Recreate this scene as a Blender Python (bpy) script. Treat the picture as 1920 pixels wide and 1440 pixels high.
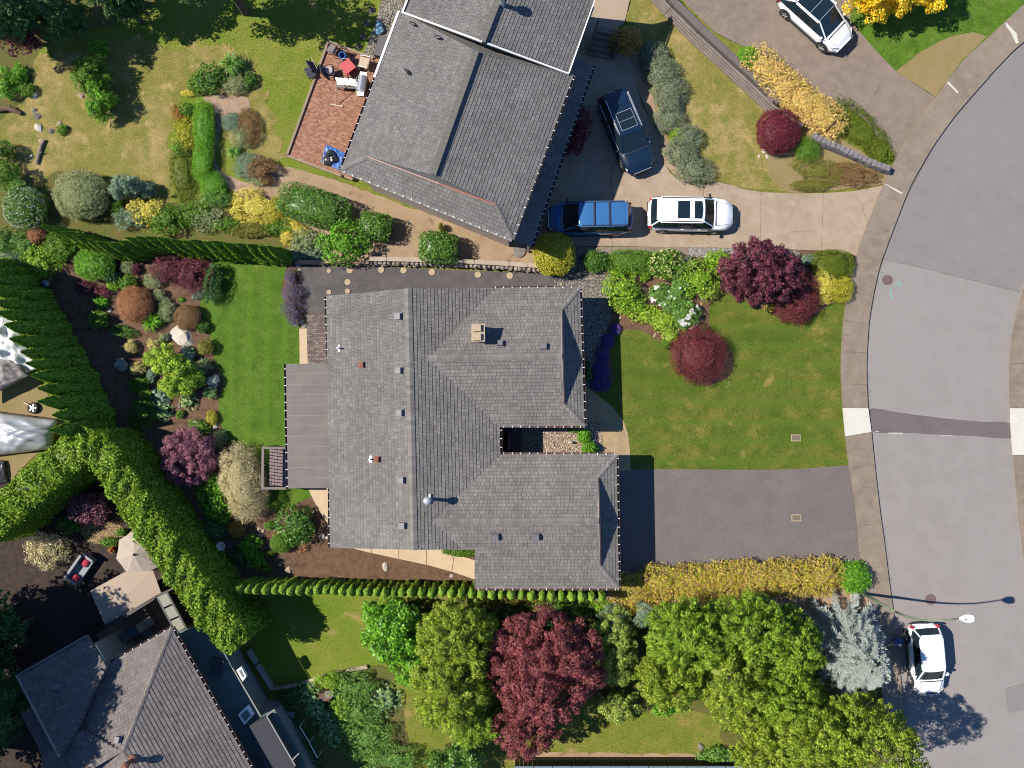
import bpy, math, random
import numpy as np
from mathutils import Vector, Matrix, geometry
random.seed(7)
RNG = np.random.default_rng(11)
for o in list(bpy.data.objects):
    bpy.data.objects.remove(o)
SC = bpy.context.scene
COL = SC.collection
# ------------------------------------------------------------------ camera, world, sun, exposure
H, F = 44.0, 1371.0                     # drone height in metres, focal length in photo pixels
NX, NY = 40.0, 45.0                     # where straight-down falls, in photo pixels from the centre
nn = math.sqrt(NX * NX + NY * NY + F * F)
th = math.asin(NX / nn)
ph = math.asin(NY / nn / math.cos(th))
cam_d = bpy.data.cameras.new('camera')
cam = bpy.data.objects.new('camera', cam_d)
COL.objects.link(cam)
cam.location = (0, 0, H)
cam.rotation_euler = (ph, th, 0)
cam_d.sensor_width = 36
cam_d.lens = 36 * F / 1920
cam_d.clip_start = 0.5
cam_d.clip_end = 2000
SC.camera = cam
RM = cam.rotation_euler.to_matrix()

SUN_EL = math.radians(47)
SH = Vector((1, -0.13)).normalized()      # direction the shadows fall
world = bpy.data.worlds.new('World')
SC.world = world
world.use_nodes = True
wn = world.node_tree
sky = wn.nodes.new('ShaderNodeTexSky')
sky.sky_type = 'NISHITA'
sky.sun_disc = False
sky.sun_elevation = SUN_EL
sky.sun_rotation = math.atan2(SH.x, -SH.y)
sky.air_density = 1.0
sky.dust_density = 0.0
sky.ozone_density = 10.0
wn.links.new(sky.outputs[0], wn.nodes['Background'].inputs[0])
wn.nodes['Background'].inputs[1].default_value = 0.078
sun_d = bpy.data.lights.new('sun', 'SUN')
sun_d.energy = 4.6
sun_d.angle = math.radians(0.53)
sun_d.color = (1.0, 0.93, 0.82)
sun = bpy.data.objects.new('sun', sun_d)
COL.objects.link(sun)
ld = Vector((SH.x * math.cos(SUN_EL), SH.y * math.cos(SUN_EL), -math.sin(SUN_EL)))
sun.rotation_euler = ld.to_track_quat('-Z', 'Y').to_euler()
sun.location = (-40, 6, 50)
SC.view_settings.view_transform = 'Standard'
SC.view_settings.look = 'None'
SC.view_settings.exposure = 0.9
SC.view_settings.gamma = 1
SC.cycles.filter_width = 1.0

# ------------------------------------------------------------------ helpers
def ray(px, py):
    d = RM @ Vector((px - 960, 720 - py, -F))
    return d
def P(px, py, z=0.0):
    d = ray(px, py)
    t = (z - H) / d.z
    return Vector((d.x * t, d.y * t, z))
def PP(pts, z=0.0):
    return [P(a, b, z) for a, b in pts]
def on_plane(px, py, pl):
    p0, n = pl
    d = ray(px, py)
    c = Vector((0, 0, H))
    t = (p0 - c).dot(n) / d.dot(n)
    return c + d * t
def plane3(a, b, c):
    n = (b - a).cross(c - a).normalized()
    if n.z < 0: n = -n
    return (a, n)
M_PX = H / F                             # metres per photo pixel at ground level
def C(r, g, b, k=2.1):
    """colour seen in sunlight in the picture (0-255) -> base colour"""
    f = lambda v: ((v / 255 + 0.055) / 1.055) ** 2.4 if v > 10 else v / 255 / 12.92
    return (f(r) / k, f(g) / k, f(b) / k, 1)

def tag(o, label=None, cat=None, group=None, kind=None):
    if label: o['label'] = label
    if cat: o['category'] = cat
    if group: o['group'] = group
    if kind: o['kind'] = kind
    return o
def thing(name, label, cat, loc=(0, 0, 0), rz=0.0, group=None):
    o = bpy.data.objects.new(name, None)
    o.empty_display_size = 0.2
    COL.objects.link(o)
    o.location = loc
    o.rotation_euler = (0, 0, rz)
    return tag(o, label, cat, group)
def link(name, me, parent=None, mat=None, loc=None):
    o = bpy.data.objects.new(name, me)
    COL.objects.link(o)
    if mat is not None and len(me.materials) == 0:
        me.materials.append(mat)
    if parent is not None: o.parent = parent
    if loc is not None: o.location = loc
    return o
def copy_tree(src, loc, rz, scale=(1, 1, 1), label=None, parent=None):
    c = src.copy(); COL.objects.link(c)
    c.parent = parent
    if parent is None:
        c.location = loc; c.rotation_euler = (0, 0, rz); c.scale = scale
        if label: c['label'] = label
    for ch in src.children:
        copy_tree(ch, None, None, parent=c)
    return c

class MB:
    """collects faces; build() makes one mesh object. World coordinates, parent origin is subtracted."""
    def __init__(s): s.v = []; s.f = []; s.c = []; s.cur = None
    def tint(s, c): s.cur = c; return s
    def add(s, vs, fs):
        b = len(s.v)
        s.v.extend([tuple(v) for v in vs])
        s.f.extend([tuple(i + b for i in f) for f in fs])
        if s.cur is not None: s.c.extend([s.cur] * len(vs))
        return s
    def box(s, c, size, rz=0.0, taper=1.0, m=None):
        x, y, z = size[0] / 2, size[1] / 2, size[2] / 2
        vs = [Vector((sx * x * (taper if sz > 0 else 1), sy * y * (taper if sz > 0 else 1), sz * z)) for sz in (-1, 1) for sx, sy in ((-1, -1), (1, -1), (1, 1), (-1, 1))]
        R = m if m is not None else Matrix.Rotation(rz, 3, 'Z')
        vs = [R @ v + Vector(c) for v in vs]
        return s.add(vs, [(3, 2, 1, 0), (4, 5, 6, 7), (0, 1, 5, 4), (1, 2, 6, 5), (2, 3, 7, 6), (3, 0, 4, 7)])
    def bar(s, a, b, w, h, up=Vector((0, 0, 1))):
        a = Vector(a); b = Vector(b)
        d = (b - a); L = d.length; d.normalize()
        side = up.cross(d)
        if side.length < 1e-4: side = Vector((1, 0, 0))
        side.normalize(); u2 = d.cross(side)
        m = Matrix((d, side, u2)).transposed()
        return s.box((a + b) / 2, (L, w, h), m=m)
    def prism(s, poly, z0, z1):
        n = len(poly)
        p2 = [Vector((p[0], p[1], 0)) for p in poly]
        area = sum(p2[i].x * p2[(i + 1) % n].y - p2[(i + 1) % n].x * p2[i].y for i in range(n))
        if area < 0: p2.reverse()
        tris = geometry.tessellate_polygon([p2])
        vs = [(p.x, p.y, z1) for p in p2] + [(p.x, p.y, z0) for p in p2]
        fs = []
        for t in tris:
            a, b, c = [p2[i] for i in t]
            fs.append(t if (b - a).cross(c - a).z > 0 else t[::-1])
        if z1 - z0 > 1e-5:
            fs += [(i, i + n, (i + 1) % n + n, (i + 1) % n) for i in range(n)]
        else:
            vs = vs[:n]
        return s.add(vs, fs)
    def poly(s, pts):
        return s.add(pts, [tuple(range(len(pts)))])
    def tube(s, pts, rad, n=8, cap=True):
        pts = [Vector(p) for p in pts]
        vs = []; fs = []
        k = len(pts)
        ref = Vector((0.13, 0.97, 0.21))
        for i, p in enumerate(pts):
            d = (pts[min(i + 1, k - 1)] - pts[max(i - 1, 0)]).normalized()
            a = d.cross(ref).normalized(); b = d.cross(a)
            r = rad[i] if hasattr(rad, '__len__') else rad
            for j in range(n):
                t = 2 * math.pi * j / n
                vs.append(p + a * (math.cos(t) * r) + b * (math.sin(t) * r))
        for i in range(k - 1):
            for j in range(n):
                fs.append((i * n + j, i * n + (j + 1) % n, (i + 1) * n + (j + 1) % n, (i + 1) * n + j))
        if cap:
            fs.append(tuple(range(n))[::-1]); fs.append(tuple((k - 1) * n + j for j in range(n)))
        return s.add(vs, fs)
    def lathe(s, c, prof, n=20, ax=None):
        c = Vector(c); vs = []; fs = []
        R = ax if ax is not None else Matrix.Identity(3)
        for r, z in prof:
            for j in range(n):
                t = 2 * math.pi * j / n
                vs.append(c + R @ Vector((r * math.cos(t), r * math.sin(t), z)))
        for i in range(len(prof) - 1):
            for j in range(n):
                fs.append((i * n + j, i * n + (j + 1) % n, (i + 1) * n + (j + 1) % n, (i + 1) * n + j))
        fs.append(tuple(range(n))[::-1]); fs.append(tuple((len(prof) - 1) * n + j for j in range(n)))
        return s.add(vs, fs)
    def grid(s, P00, nx, ny):
        """P00: function (i,j)->point"""
        vs = [P00(i, j) for j in range(ny + 1) for i in range(nx + 1)]
        fs = [(j * (nx + 1) + i, j * (nx + 1) + i + 1, (j + 1) * (nx + 1) + i + 1, (j + 1) * (nx + 1) + i) for j in range(ny) for i in range(nx)]
        return s.add(vs, fs)
    def mesh(s, name, origin=None, smooth=False):
        me = bpy.data.meshes.new(name)
        if origin is not None:
            ox, oy, oz = origin
            vs = [(a - ox, b - oy, c - oz) for a, b, c in s.v]
        else: vs = s.v
        me.from_pydata(vs, [], s.f)
        if s.c:
            a = me.color_attributes.new('tint', 'FLOAT_COLOR', 'POINT')
            arr = np.ones((len(s.v), 4), np.float32); arr[:, :3] = np.array(s.c, np.float32)[:, :3]
            a.data.foreach_set('color', arr.ravel())
        if smooth: me.polygons.foreach_set('use_smooth', [True] * len(me.polygons))
        me.update()
        return me
    def build(s, name, mat, parent=None, smooth=False, label=None, kind=None):
        org = parent_origin(parent)
        o = link(name, s.mesh(name, org, smooth), parent, mat)
        if label: o['label'] = label
        if kind: o['kind'] = kind
        return o
def parent_origin(p):
    v = Vector((0, 0, 0))
    while p is not None:
        v = v + Vector(p.location); p = p.parent
    return v
def smooth_poly(pts, step=0.25, jit=0.0, closed=True):
    """Catmull-Rom through the points (2D world), resampled, slightly uneven"""
    n = len(pts); out = []
    pts = [Vector((p[0], p[1])) for p in pts]
    for i in range(n if closed else n - 1):
        p0, p1, p2, p3 = (pts[(i - 1) % n], pts[i], pts[(i + 1) % n], pts[(i + 2) % n]) if closed else (pts[max(i - 1, 0)], pts[i], pts[i + 1], pts[min(i + 2, n - 1)])
        k = max(1, int((p2 - p1).length / step))
        for j in range(k):
            t = j / k
            q = 0.5 * ((2 * p1) + (-p0 + p2) * t + (2 * p0 - 5 * p1 + 4 * p2 - p3) * t * t + (-p0 + 3 * p1 - 3 * p2 + p3) * t ** 3)
            if jit: q = q + Vector((random.uniform(-jit, jit), random.uniform(-jit, jit)))
            out.append(q)
    if not closed: out.append(pts[-1])
    return out
def lin_poly(pts, step=0.3, jit=0.0):
    out = []; n = len(pts)
    for i in range(n):
        a = Vector((pts[i][0], pts[i][1])); b = Vector((pts[(i + 1) % n][0], pts[(i + 1) % n][1]))
        k = max(1, int((b - a).length / step))
        for j in range(k):
            out.append(a.lerp(b, j / k) + (Vector((random.uniform(-jit, jit), random.uniform(-jit, jit))) if jit else Vector((0, 0))))
    return out
def sheet(name, px, z, mat, smooth=True, jit=0.03, parent=None, thick=0.05, kind='structure', step=0.25):
    w = [P(a, b, z) for a, b in px]
    poly = smooth_poly(w, step, jit) if smooth else (lin_poly(w, step, jit) if jit else w)
    o = MB().prism(poly, z - thick, z).build(name, mat, parent)
    if parent is None and kind: o['kind'] = kind
    return o

# ------------------------------------------------------------------ materials
MATS = {}
def nodes(name):
    m = bpy.data.materials.new(name); m.use_nodes = True
    nt = m.node_tree
    return m, nt, nt.nodes['Principled BSDF']
def N(nt, t, **kw):
    n = nt.nodes.new(t)
    for k, v in kw.items():
        if k.startswith('i_'):
            key = k[2:]
            n.inputs[int(key) if key.isdigit() else key.replace('_', ' ')].default_value = v
        else: setattr(n, k, v)
    return n
def mixc(nt, a, b, fac, blend='MIX'):
    n = nt.nodes.new('ShaderNodeMix'); n.data_type = 'RGBA'; n.blend_type = blend
    for sock, v in ((n.inputs[6], a), (n.inputs[7], b), (n.inputs[0], fac)):
        if isinstance(v, bpy.types.NodeSocket): nt.links.new(v, sock)
        else: sock.default_value = v
    return n.outputs[2]
def ramp(nt, src, lo, hi):
    n = N(nt, 'ShaderNodeMapRange'); n.inputs[1].default_value = lo; n.inputs[2].default_value = hi
    nt.links.new(src, n.inputs[0]); return n.outputs[0]
def noise_tex(nt, vec, scale, detail=4, rough=0.6, dist=0.0):
    n = N(nt, 'ShaderNodeTexNoise'); n.inputs['Scale'].default_value = scale; n.inputs['Detail'].default_value = detail
    n.inputs['Roughness'].default_value = rough; n.inputs['Distortion'].default_value = dist
    nt.links.new(vec, n.inputs['Vector']); return n.outputs['Fac']
def plain(name, col, rough=0.6, metal=0.0, spec=0.5, bump=0.0, bscale=30, coat=0.0, var=0.0, tint=False):
    if name in MATS: return MATS[name]
    m, nt, b = nodes(name)
    b.inputs['Base Color'].default_value = col
    b.inputs['Roughness'].default_value = rough
    b.inputs['Metallic'].default_value = metal
    b.inputs['Specular IOR Level'].default_value = spec
    if coat: b.inputs['Coat Weight'].default_value = coat; b.inputs['Coat Roughness'].default_value = 0.04
    pos = N(nt, 'ShaderNodeNewGeometry').outputs['Position']
    src = col
    if var:
        f = noise_tex(nt, pos, bscale * 0.25, 5)
        src = mixc(nt, tuple(c * (1 - var) for c in col[:3]) + (1,), tuple(min(1, c * (1 + var)) for c in col[:3]) + (1,), ramp(nt, f, 0.3, 0.7))
    if tint:
        at = N(nt, 'ShaderNodeAttribute', attribute_name='tint')
        src = mixc(nt, src, at.outputs['Color'], 1.0, 'MULTIPLY')
    if isinstance(src, bpy.types.NodeSocket): nt.links.new(src, b.inputs['Base Color'])
    if bump:
        bn = N(nt, 'ShaderNodeBump'); bn.inputs['Strength'].default_value = bump; bn.inputs['Distance'].default_value = 0.02
        nt.links.new(noise_tex(nt, pos, bscale, 3), bn.inputs['Height']); nt.links.new(bn.outputs[0], b.inputs['Normal'])
    MATS[name] = m
    return m
def ground_mat(name, cols, big=0.25, mid=2.0, fine=25.0, fine_amt=0.35, bump=0.4, rough=0.9, stripes=None, dist=0.04, spec=0.2, patches=None):
    """cols: three colours blended by broad and medium noise, speckled by fine noise"""
    if name in MATS: return MATS[name]
    m, nt, b = nodes(name)
    pos = N(nt, 'ShaderNodeNewGeometry').outputs['Position']
    a = ramp(nt, noise_tex(nt, pos, big, 4, 0.55, 0.4), 0.36, 0.64)
    c = ramp(nt, noise_tex(nt, pos, mid, 5, 0.65), 0.38, 0.66)
    col = mixc(nt, cols[0], cols[1], a)
    col = mixc(nt, col, cols[2], c)
    if stripes:
        w, amt, ax = stripes
        sx = N(nt, 'ShaderNodeSeparateXYZ'); nt.links.new(pos, sx.inputs[0])
        mt = N(nt, 'ShaderNodeMath', operation='MULTIPLY'); mt.inputs[1].default_value = 2 * math.pi / w
        nt.links.new(sx.outputs[ax], mt.inputs[0])
        sn = N(nt, 'ShaderNodeMath', operation='SINE'); nt.links.new(mt.outputs[0], sn.inputs[0])
        col = mixc(nt, col, tuple(x * (1 + amt) for x in cols[0][:3]) + (1,), ramp(nt, sn.outputs[0], 0.0, 1.6))
    if patches:
        pc, ps, p0, p1 = patches
        col = mixc(nt, col, pc, ramp(nt, noise_tex(nt, pos, ps, 6, 0.62, 0.3), p0, p1))
    f = noise_tex(nt, pos, fine, 3, 0.7)
    v = N(nt, 'ShaderNodeMapRange'); v.inputs[1].default_value = 0.3; v.inputs[2].default_value = 0.7
    v.inputs[3].default_value = 1 - fine_amt; v.inputs[4].default_value = 1 + fine_amt
    nt.links.new(f, v.inputs[0])
    cc = N(nt, 'ShaderNodeCombineColor')
    for i in range(3): nt.links.new(v.outputs[0], cc.inputs[i])
    col = mixc(nt, col, cc.outputs[0], 1.0, 'MULTIPLY')
    nt.links.new(col, b.inputs['Base Color'])
    b.inputs['Roughness'].default_value = rough
    b.inputs['Specular IOR Level'].default_value = spec
    if bump:
        bn = N(nt, 'ShaderNodeBump'); bn.inputs['Strength'].default_value = bump; bn.inputs['Distance'].default_value = dist
        nt.links.new(f, bn.inputs['Height']); nt.links.new(bn.outputs[0], b.inputs['Normal'])
    MATS[name] = m
    return m
def gravel_mat(name, cols, scale=14.0, bump=0.8):
    if name in MATS: return MATS[name]
    m, nt, b = nodes(name)
    pos = N(nt, 'ShaderNodeNewGeometry').outputs['Position']
    vo = N(nt, 'ShaderNodeTexVoronoi'); vo.inputs['Scale'].default_value = scale
    nt.links.new(pos, vo.inputs['Vector'])
    sp = N(nt, 'ShaderNodeSeparateColor'); nt.links.new(vo.outputs['Color'], sp.inputs[0])
    col = mixc(nt, cols[0], cols[1], sp.outputs[0])
    col = mixc(nt, col, cols[2], ramp(nt, sp.outputs[1], 0.55, 0.8))
    dk = ramp(nt, vo.outputs['Distance'], 0.75, 0.25)
    col = mixc(nt, (cols[1][0] * .35, cols[1][1] * .35, cols[1][2] * .35, 1), col, dk)
    nt.links.new(col, b.inputs['Base Color'])
    b.inputs['Roughness'].default_value = 0.85
    bn = N(nt, 'ShaderNodeBump'); bn.inputs['Strength'].default_value = bump; bn.inputs['Distance'].default_value = 0.03
    bn.invert = True
    nt.links.new(vo.outputs['Distance'], bn.inputs['Height']); nt.links.new(bn.outputs[0], b.inputs['Normal'])
    MATS[name] = m
    return m
def leaf_mat(name, rough=0.5, trans=0.3, spec=0.35, gain=1.0):
    if name in MATS: return MATS[name]
    m, nt, b = nodes(name)
    at = N(nt, 'ShaderNodeAttribute', attribute_name='tint')
    nt.links.new(at.outputs['Color'], b.inputs['Base Color'])
    b.inputs['Roughness'].default_value = rough
    b.inputs['Specular IOR Level'].default_value = spec
    tr = N(nt, 'ShaderNodeBsdfTranslucent')
    nt.links.new(at.outputs['Color'], tr.inputs[0])
    mx = N(nt, 'ShaderNodeMixShader'); mx.inputs[0].default_value = trans
    nt.links.new(b.outputs[0], mx.inputs[1]); nt.links.new(tr.outputs[0], mx.inputs[2])
    nt.links.new(mx.outputs[0], nt.nodes['Material Output'].inputs[0])
    MATS[name] = m
    return m
G_lush = ground_mat('lush_grass', [C(92, 132, 34), C(120, 146, 54), C(80, 119, 26)], 0.5, 1.4, 12, 0.36, stripes=(1.1, 0.2, 0))
G_front = ground_mat('front_lawn_grass', [C(94, 118, 33), C(140, 136, 60), C(86, 111, 27)], 0.32, 1.1, 12, 0.4, stripes=(1.15, 0.2, 1), patches=(C(172, 152, 86), .9, .6, .74))
G_dry = ground_mat('dry_grass', [C(156, 146, 74), C(192, 168, 110), C(134, 138, 60)], 0.28, 1.1, 11, 0.36, patches=(C(206, 180, 122), .7, .56, .68))
G_mix = ground_mat('half_dry_grass', [C(114, 144, 36), C(162, 158, 74), C(130, 150, 46)], 0.3, 0.9, 11, 0.38, patches=(C(190, 166, 104), .5, .6, .7))
G_weedy = ground_mat('weedy_grass', [C(136, 146, 54), C(164, 150, 80), C(120, 138, 42)], 0.4, 1.6, 11, 0.42, patches=(C(190, 160, 112), .6, .6, .7))
G_tan = ground_mat('tan_thin_grass', [C(178, 154, 114), C(160, 146, 92), C(172, 152, 110)], 0.5, 1.5, 20, 0.25)
G_soil = ground_mat('brown_soil', [C(128, 98, 76), C(108, 82, 62), C(144, 116, 94)], 0.6, 3, 30, 0.35, 0.8)
G_bare = ground_mat('bare_dry_ground', [C(206, 178, 146), C(178, 150, 120), C(196, 170, 138)], 0.6, 2.4, 26, 0.3, 0.6, patches=(C(150, 120, 88), 1.1, .58, .7))
G_under = ground_mat('undergrowth_soil', [C(124, 120, 62), C(136, 112, 76), C(104, 120, 50)], 0.6, 2.0, 14, 0.5, 0.9)
G_road = ground_mat('road_asphalt', [C(174, 167, 164), C(169, 162, 159), C(178, 171, 168)], 0.12, 0.9, 17, 0.16, 0.3)
G_road2 = ground_mat('older_road_asphalt', [C(160, 153, 151), C(155, 148, 147), C(164, 157, 155)], 0.15, 0.9, 17, 0.17, 0.3)
G_patch = ground_mat('patch_asphalt', [C(132, 121, 123), C(124, 114, 116), C(136, 126, 128)], 0.3, 1.2, 17, 0.14, 0.3)
G_drive = ground_mat('driveway_asphalt', [C(136, 127, 125), C(143, 133, 130), C(131, 122, 120)], 0.2, 0.7, 16, 0.17, 0.3)
G_fabric = ground_mat('dark_fabric', [C(114, 108, 109), C(124, 118, 118), C(104, 99, 100)], 0.5, 1.6, 12, 0.08, 0.5)
G_walk = ground_mat('kerb_concrete', [C(166, 150, 134), C(150, 136, 120), C(174, 160, 144)], 0.3, 1.4, 30, 0.2, 0.35)
G_conc = ground_mat('tan_concrete', [C(196, 174, 150), C(182, 162, 138), C(206, 186, 164)], 0.3, 1.2, 28, 0.12, 0.25)
G_aggr = ground_mat('aggregate_concrete', [C(160, 144, 130), C(148, 134, 122), C(170, 154, 140)], 0.3, 1.5, 26, 0.25, 0.4)
G_cream = ground_mat('cream_concrete', [C(240, 212, 176), C(230, 202, 166), C(244, 220, 188)], 0.5, 2, 30, 0.1, 0.25)
G_pathc = ground_mat('path_concrete', [C(196, 170, 130), C(184, 160, 124), C(204, 180, 142)], 0.5, 2, 30, 0.18, 0.3)
G_whitec = ground_mat('new_white_concrete', [C(246, 240, 228), C(238, 232, 220), C(250, 246, 236)], 0.5, 2, 30, 0.06, 0.2)
G_gravel = gravel_mat('pale_gravel', [C(214, 190, 164), C(168, 140, 116), C(236, 222, 204)], 11)
G_pebble = gravel_mat('grey_gravel', [C(166, 158, 146), C(130, 122, 112), C(196, 188, 176)], 12)
G_tanagg = ground_mat('sandy_path', [C(194, 164, 138), C(176, 146, 122), C(208, 182, 158)], 0.8, 3, 22, 0.3, 0.6)
M_wood = plain('brown_wood', C(120, 92, 70), 0.8, var=0.25, bump=0.3, bscale=18)
M_greywood = plain('grey_wood', C(150, 138, 128), 0.8, var=0.2, bump=0.3, bscale=18)
M_white = plain('white_paint', (0.7, 0.69, 0.66, 1), 0.45)
M_dark = plain('dark_plastic', (0.018, 0.018, 0.022, 1), 0.5)
M_metal = plain('galvanised_metal', (0.5, 0.5, 0.52, 1), 0.35, 0.8)
M_shing = plain('roof_shingle', (.95, .95, .95, 1), 0.92, spec=0.2, tint=True, bump=0, bscale=1.8, var=.2)
M_under = plain('roof_underlay', C(110, 104, 104), 0.9)
M_gutter = plain('brown_gutter', C(104, 72, 66), 0.5)
M_clip = plain('white_clip', (0.75, 0.74, 0.72, 1), 0.4)
M_tinted = plain('tinted_masonry', (1, 1, 1, 1), 0.88, spec=0.2, tint=True, bump=0.5, bscale=35, var=0.12)
M_bark = plain('bark', (0.07, 0.05, 0.035, 1), 0.9, var=0.3, bump=0.6, bscale=14)
M_leaf = leaf_mat('leaf', 0.55, 0.35)
M_gloss = leaf_mat('glossy_leaf', 0.4, 0.22, 0.45)
M_cedar = leaf_mat('cedar_spray', 0.6, 0.12, 0.25)
# ------------------------------------------------------------------ the setting
gp = MB()
gp.prism([(-400, -400), (400, -400), (400, 400), (-400, 400)], -0.3, -0.03)
gp.build('ground', G_weedy)['kind'] = 'structure'
# --- street
SW_L = [(2010, -70), (1920, 8), (1854, 69), (1802, 118), (1754, 182), (1715, 232), (1680, 298), (1657, 345), (1634, 402), (1615, 452), (1602, 495), (1590, 555), (1582, 600), (1578, 660), (1578, 720), (1581, 765), (1586, 818), (1592, 870), (1602, 932), (1608, 985), (1613, 1040), (1622, 1090), (1632, 1150), (1642, 1220), (1654, 1300), (1663, 1365), (1668, 1440), (1672, 1540)]
SW_R = [(2010, 10), (1920, 78), (1880, 116), (1840, 160), (1795, 212), (1765, 252), (1740, 290), (1706, 352), (1680, 417), (1660, 470), (1647, 510), (1632, 585), (1627, 640), (1625, 690), (1626, 730), (1628, 765), (1634, 810), (1640, 870), (1650, 957), (1656, 1000), (1661, 1040), (1668, 1095), (1675, 1145), (1684, 1220), (1692, 1300), (1702, 1365), (1708, 1440), (1712, 1540)]
RD_R = [(1945, 480), (1920, 545), (1902, 615), (1895, 672), (1894, 720), (1896, 765), (1897, 805), (1905, 895), (1912, 970), (1920, 1032), (1940, 1180), (1965, 1330), (1990, 1560)]
road_px = SW_R + [(1712, 1700), (2100, 1700)] + RD_R[::-1] + [(1990, 400), (2060, 260), (2300, 60)]
sheet('road', road_px, 0.0, G_road, smooth=False, jit=0)
RZ = 0.004
sheet('road_patch', [(1657, 487), (1720, 500), (1800, 520), (1870, 537), (1912, 547), (1925, 520), (1960, 450), (2000, 390), (2060, 250), (2200, 60), (2010, 14), (1921, 80), (1841, 162), (1796, 214), (1741, 292), (1707, 354), (1681, 419)], RZ, G_road2, smooth=False, jit=0)
sheet('road_patch', [(1629, 767), (1690, 774), (1760, 783), (1830, 790), (1895, 794), (1898, 821), (1830, 818), (1760, 815), (1690, 811), (1635, 808)], RZ, G_patch, smooth=True, jit=0.01)
sheet('road_patch', [(1885, 1291), (1921, 1281), (1960, 1275), (1970, 1325), (1892, 1337)], RZ, G_road2, smooth=False, jit=0.0)
# white dashes at the seam of the dark patch
M_paintw = plain('worn_white_paint', C(226, 220, 214), 0.7, var=0.1)
M_painta = plain('aqua_marking_paint', C(150, 196, 182), 0.8, var=0.15)
def marking(name, px, mat, z=0.009):
    return sheet(name, px, z, mat, smooth=False, jit=0.006, thick=0.002, kind='structure', step=0.1)
for a in ([(1665, 811), (1693, 812.2), (1693, 814), (1665, 812.8)], [(1641, 808.4), (1648, 808.8), (1648, 810), (1641, 809.6)], [(1764, 816), (1786, 817), (1786, 818.2), (1764, 817.2)]):
    marking('road_marking', a, M_paintw)
for a in ([(1679, 528), (1688, 527), (1688, 530), (1680, 531)], [(1683, 532), (1690, 534), (1689, 537), (1682, 535)], [(1668, 543), (1671, 543), (1674, 560), (1671, 560)], [(1676, 536), (1680, 537), (1679, 539), (1675, 538)]):
    marking('road_marking', a, M_painta)
# --- pavement slabs: one object per slab
def arc(pts):
    d = [0]
    for i in range(1, len(pts)): d.append(d[-1] + (pts[i] - pts[i - 1]).length)
    return d
def at_len(pts, d, s):
    for i in range(1, len(pts)):
        if s <= d[i] or i == len(pts) - 1:
            t = (s - d[i - 1]) / max(1e-6, d[i] - d[i - 1]); return pts[i - 1].lerp(pts[i], t)
WL = [Vector(p) for p in smooth_poly(PP(SW_L, 0.12), 0.3, 0, False)]
WR = [Vector(p) for p in smooth_poly(PP(SW_R, 0.12), 0.3, 0, False)]
dL, dR = arc(WL), arc(WR)
def nearest(pts, q):
    return min(range(len(pts)), key=lambda i: (pts[i] - q).length)
pv = bpy.data.objects.new('pavement', None); COL.objects.link(pv); pv['kind'] = 'structure'
cuts = [(1960, 20), (1893, 95), (1845, 150), (1806, 200), (1768, 247), (1722, 320), (1695, 380), (1672, 440), (1648, 507), (1637, 560), (1630, 605), (1626, 660), (1626, 720), (1627.5, 760), (1634.5, 811), (1641, 870), (1654, 985), (1664, 1060), (1680, 1180), (1700, 1350), (1712, 1530)]
for i in range(len(cuts) - 1):
    a = P(*cuts[i], 0.12).xy; b = P(*cuts[i + 1], 0.12).xy
    ia, ib = nearest(WR, a), nearest(WR, b)
    ja, jb = nearest(WL, WR[ia]), nearest(WL, WR[ib])
    if i == 13: ja = nearest(WL, P(1581, 765, .12).xy); jb = nearest(WL, P(1586, 818, .12).xy)
    if i == 12: jb = nearest(WL, P(1581, 765, .12).xy)
    if i == 14: ja = nearest(WL, P(1586, 818, .12).xy)
    if ib - ia < 2: continue
    R_ = [WR[k].copy() for k in range(ia, ib + 1)]; L_ = [WL[k].copy() for k in range(ja, jb + 1)]
    g = 0.006
    R_[0] += (R_[1] - R_[0]).normalized() * g; R_[-1] += (R_[-2] - R_[-1]).normalized() * g
    L_[0] += (L_[1] - L_[0]).normalized() * g; L_[-1] += (L_[-2] - L_[-1]).normalized() * g
    zt = 0.12 + random.uniform(-0.004, 0.004)
    s = MB().prism([(p.x, p.y) for p in R_ + L_[::-1]], -0.02, zt).build('slab', G_whitec if i == 13 else G_walk, pv)
    if i == 13: s['label'] = 'new white concrete slab'
# thin white wear marks on three slabs at the top
for a in ([(1885, 42), (1889, 44), (1906, 62), (1910, 80), (1905, 82), (1897, 64), (1887, 50)], [(1775, 155), (1779, 153), (1797, 172), (1796, 176)], [(1659, 345), (1664, 346), (1693, 362), (1690, 364)]):
    sheet('slab_patch', a, 0.128, G_whitec, smooth=False, jit=0.01, parent=pv, thick=0.004)
# far pavement
pf = bpy.data.objects.new('pavement', None); COL.objects.link(pf); pf['kind'] = 'structure'
FR = [Vector(p) for p in smooth_poly(PP(RD_R, 0.12), 0.3, 0, False)]
fc = [(1945, 480), (1895, 680), (1896, 764), (1901, 848), (1920, 1032), (1945, 1220), (1988, 1550)]
for i in range(len(fc) - 1):
    ia, ib = nearest(FR, P(*fc[i], .12).xy), nearest(FR, P(*fc[i + 1], .12).xy)
    seg = [p.copy() for p in FR[ia:ib + 1]]
    seg[0] += (seg[1] - seg[0]).normalized() * .012; seg[-1] += (seg[-2] - seg[-1]).normalized() * .012
    MB().prism([(p.x, p.y) for p in seg] + [(p.x + 1.6, p.y) for p in seg[::-1]], -0.02, 0.12 + random.uniform(-.003, .003)).build('slab', G_whitec if i == 2 else G_walk, pf)
sheet('lawn', [(1960, 470), (1948, 560), (1944, 700), (1950, 830), (1965, 1000), (1990, 1200), (2040, 1560), (2300, 1560), (2300, 470)], 0.03, G_mix, jit=0.03)
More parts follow.
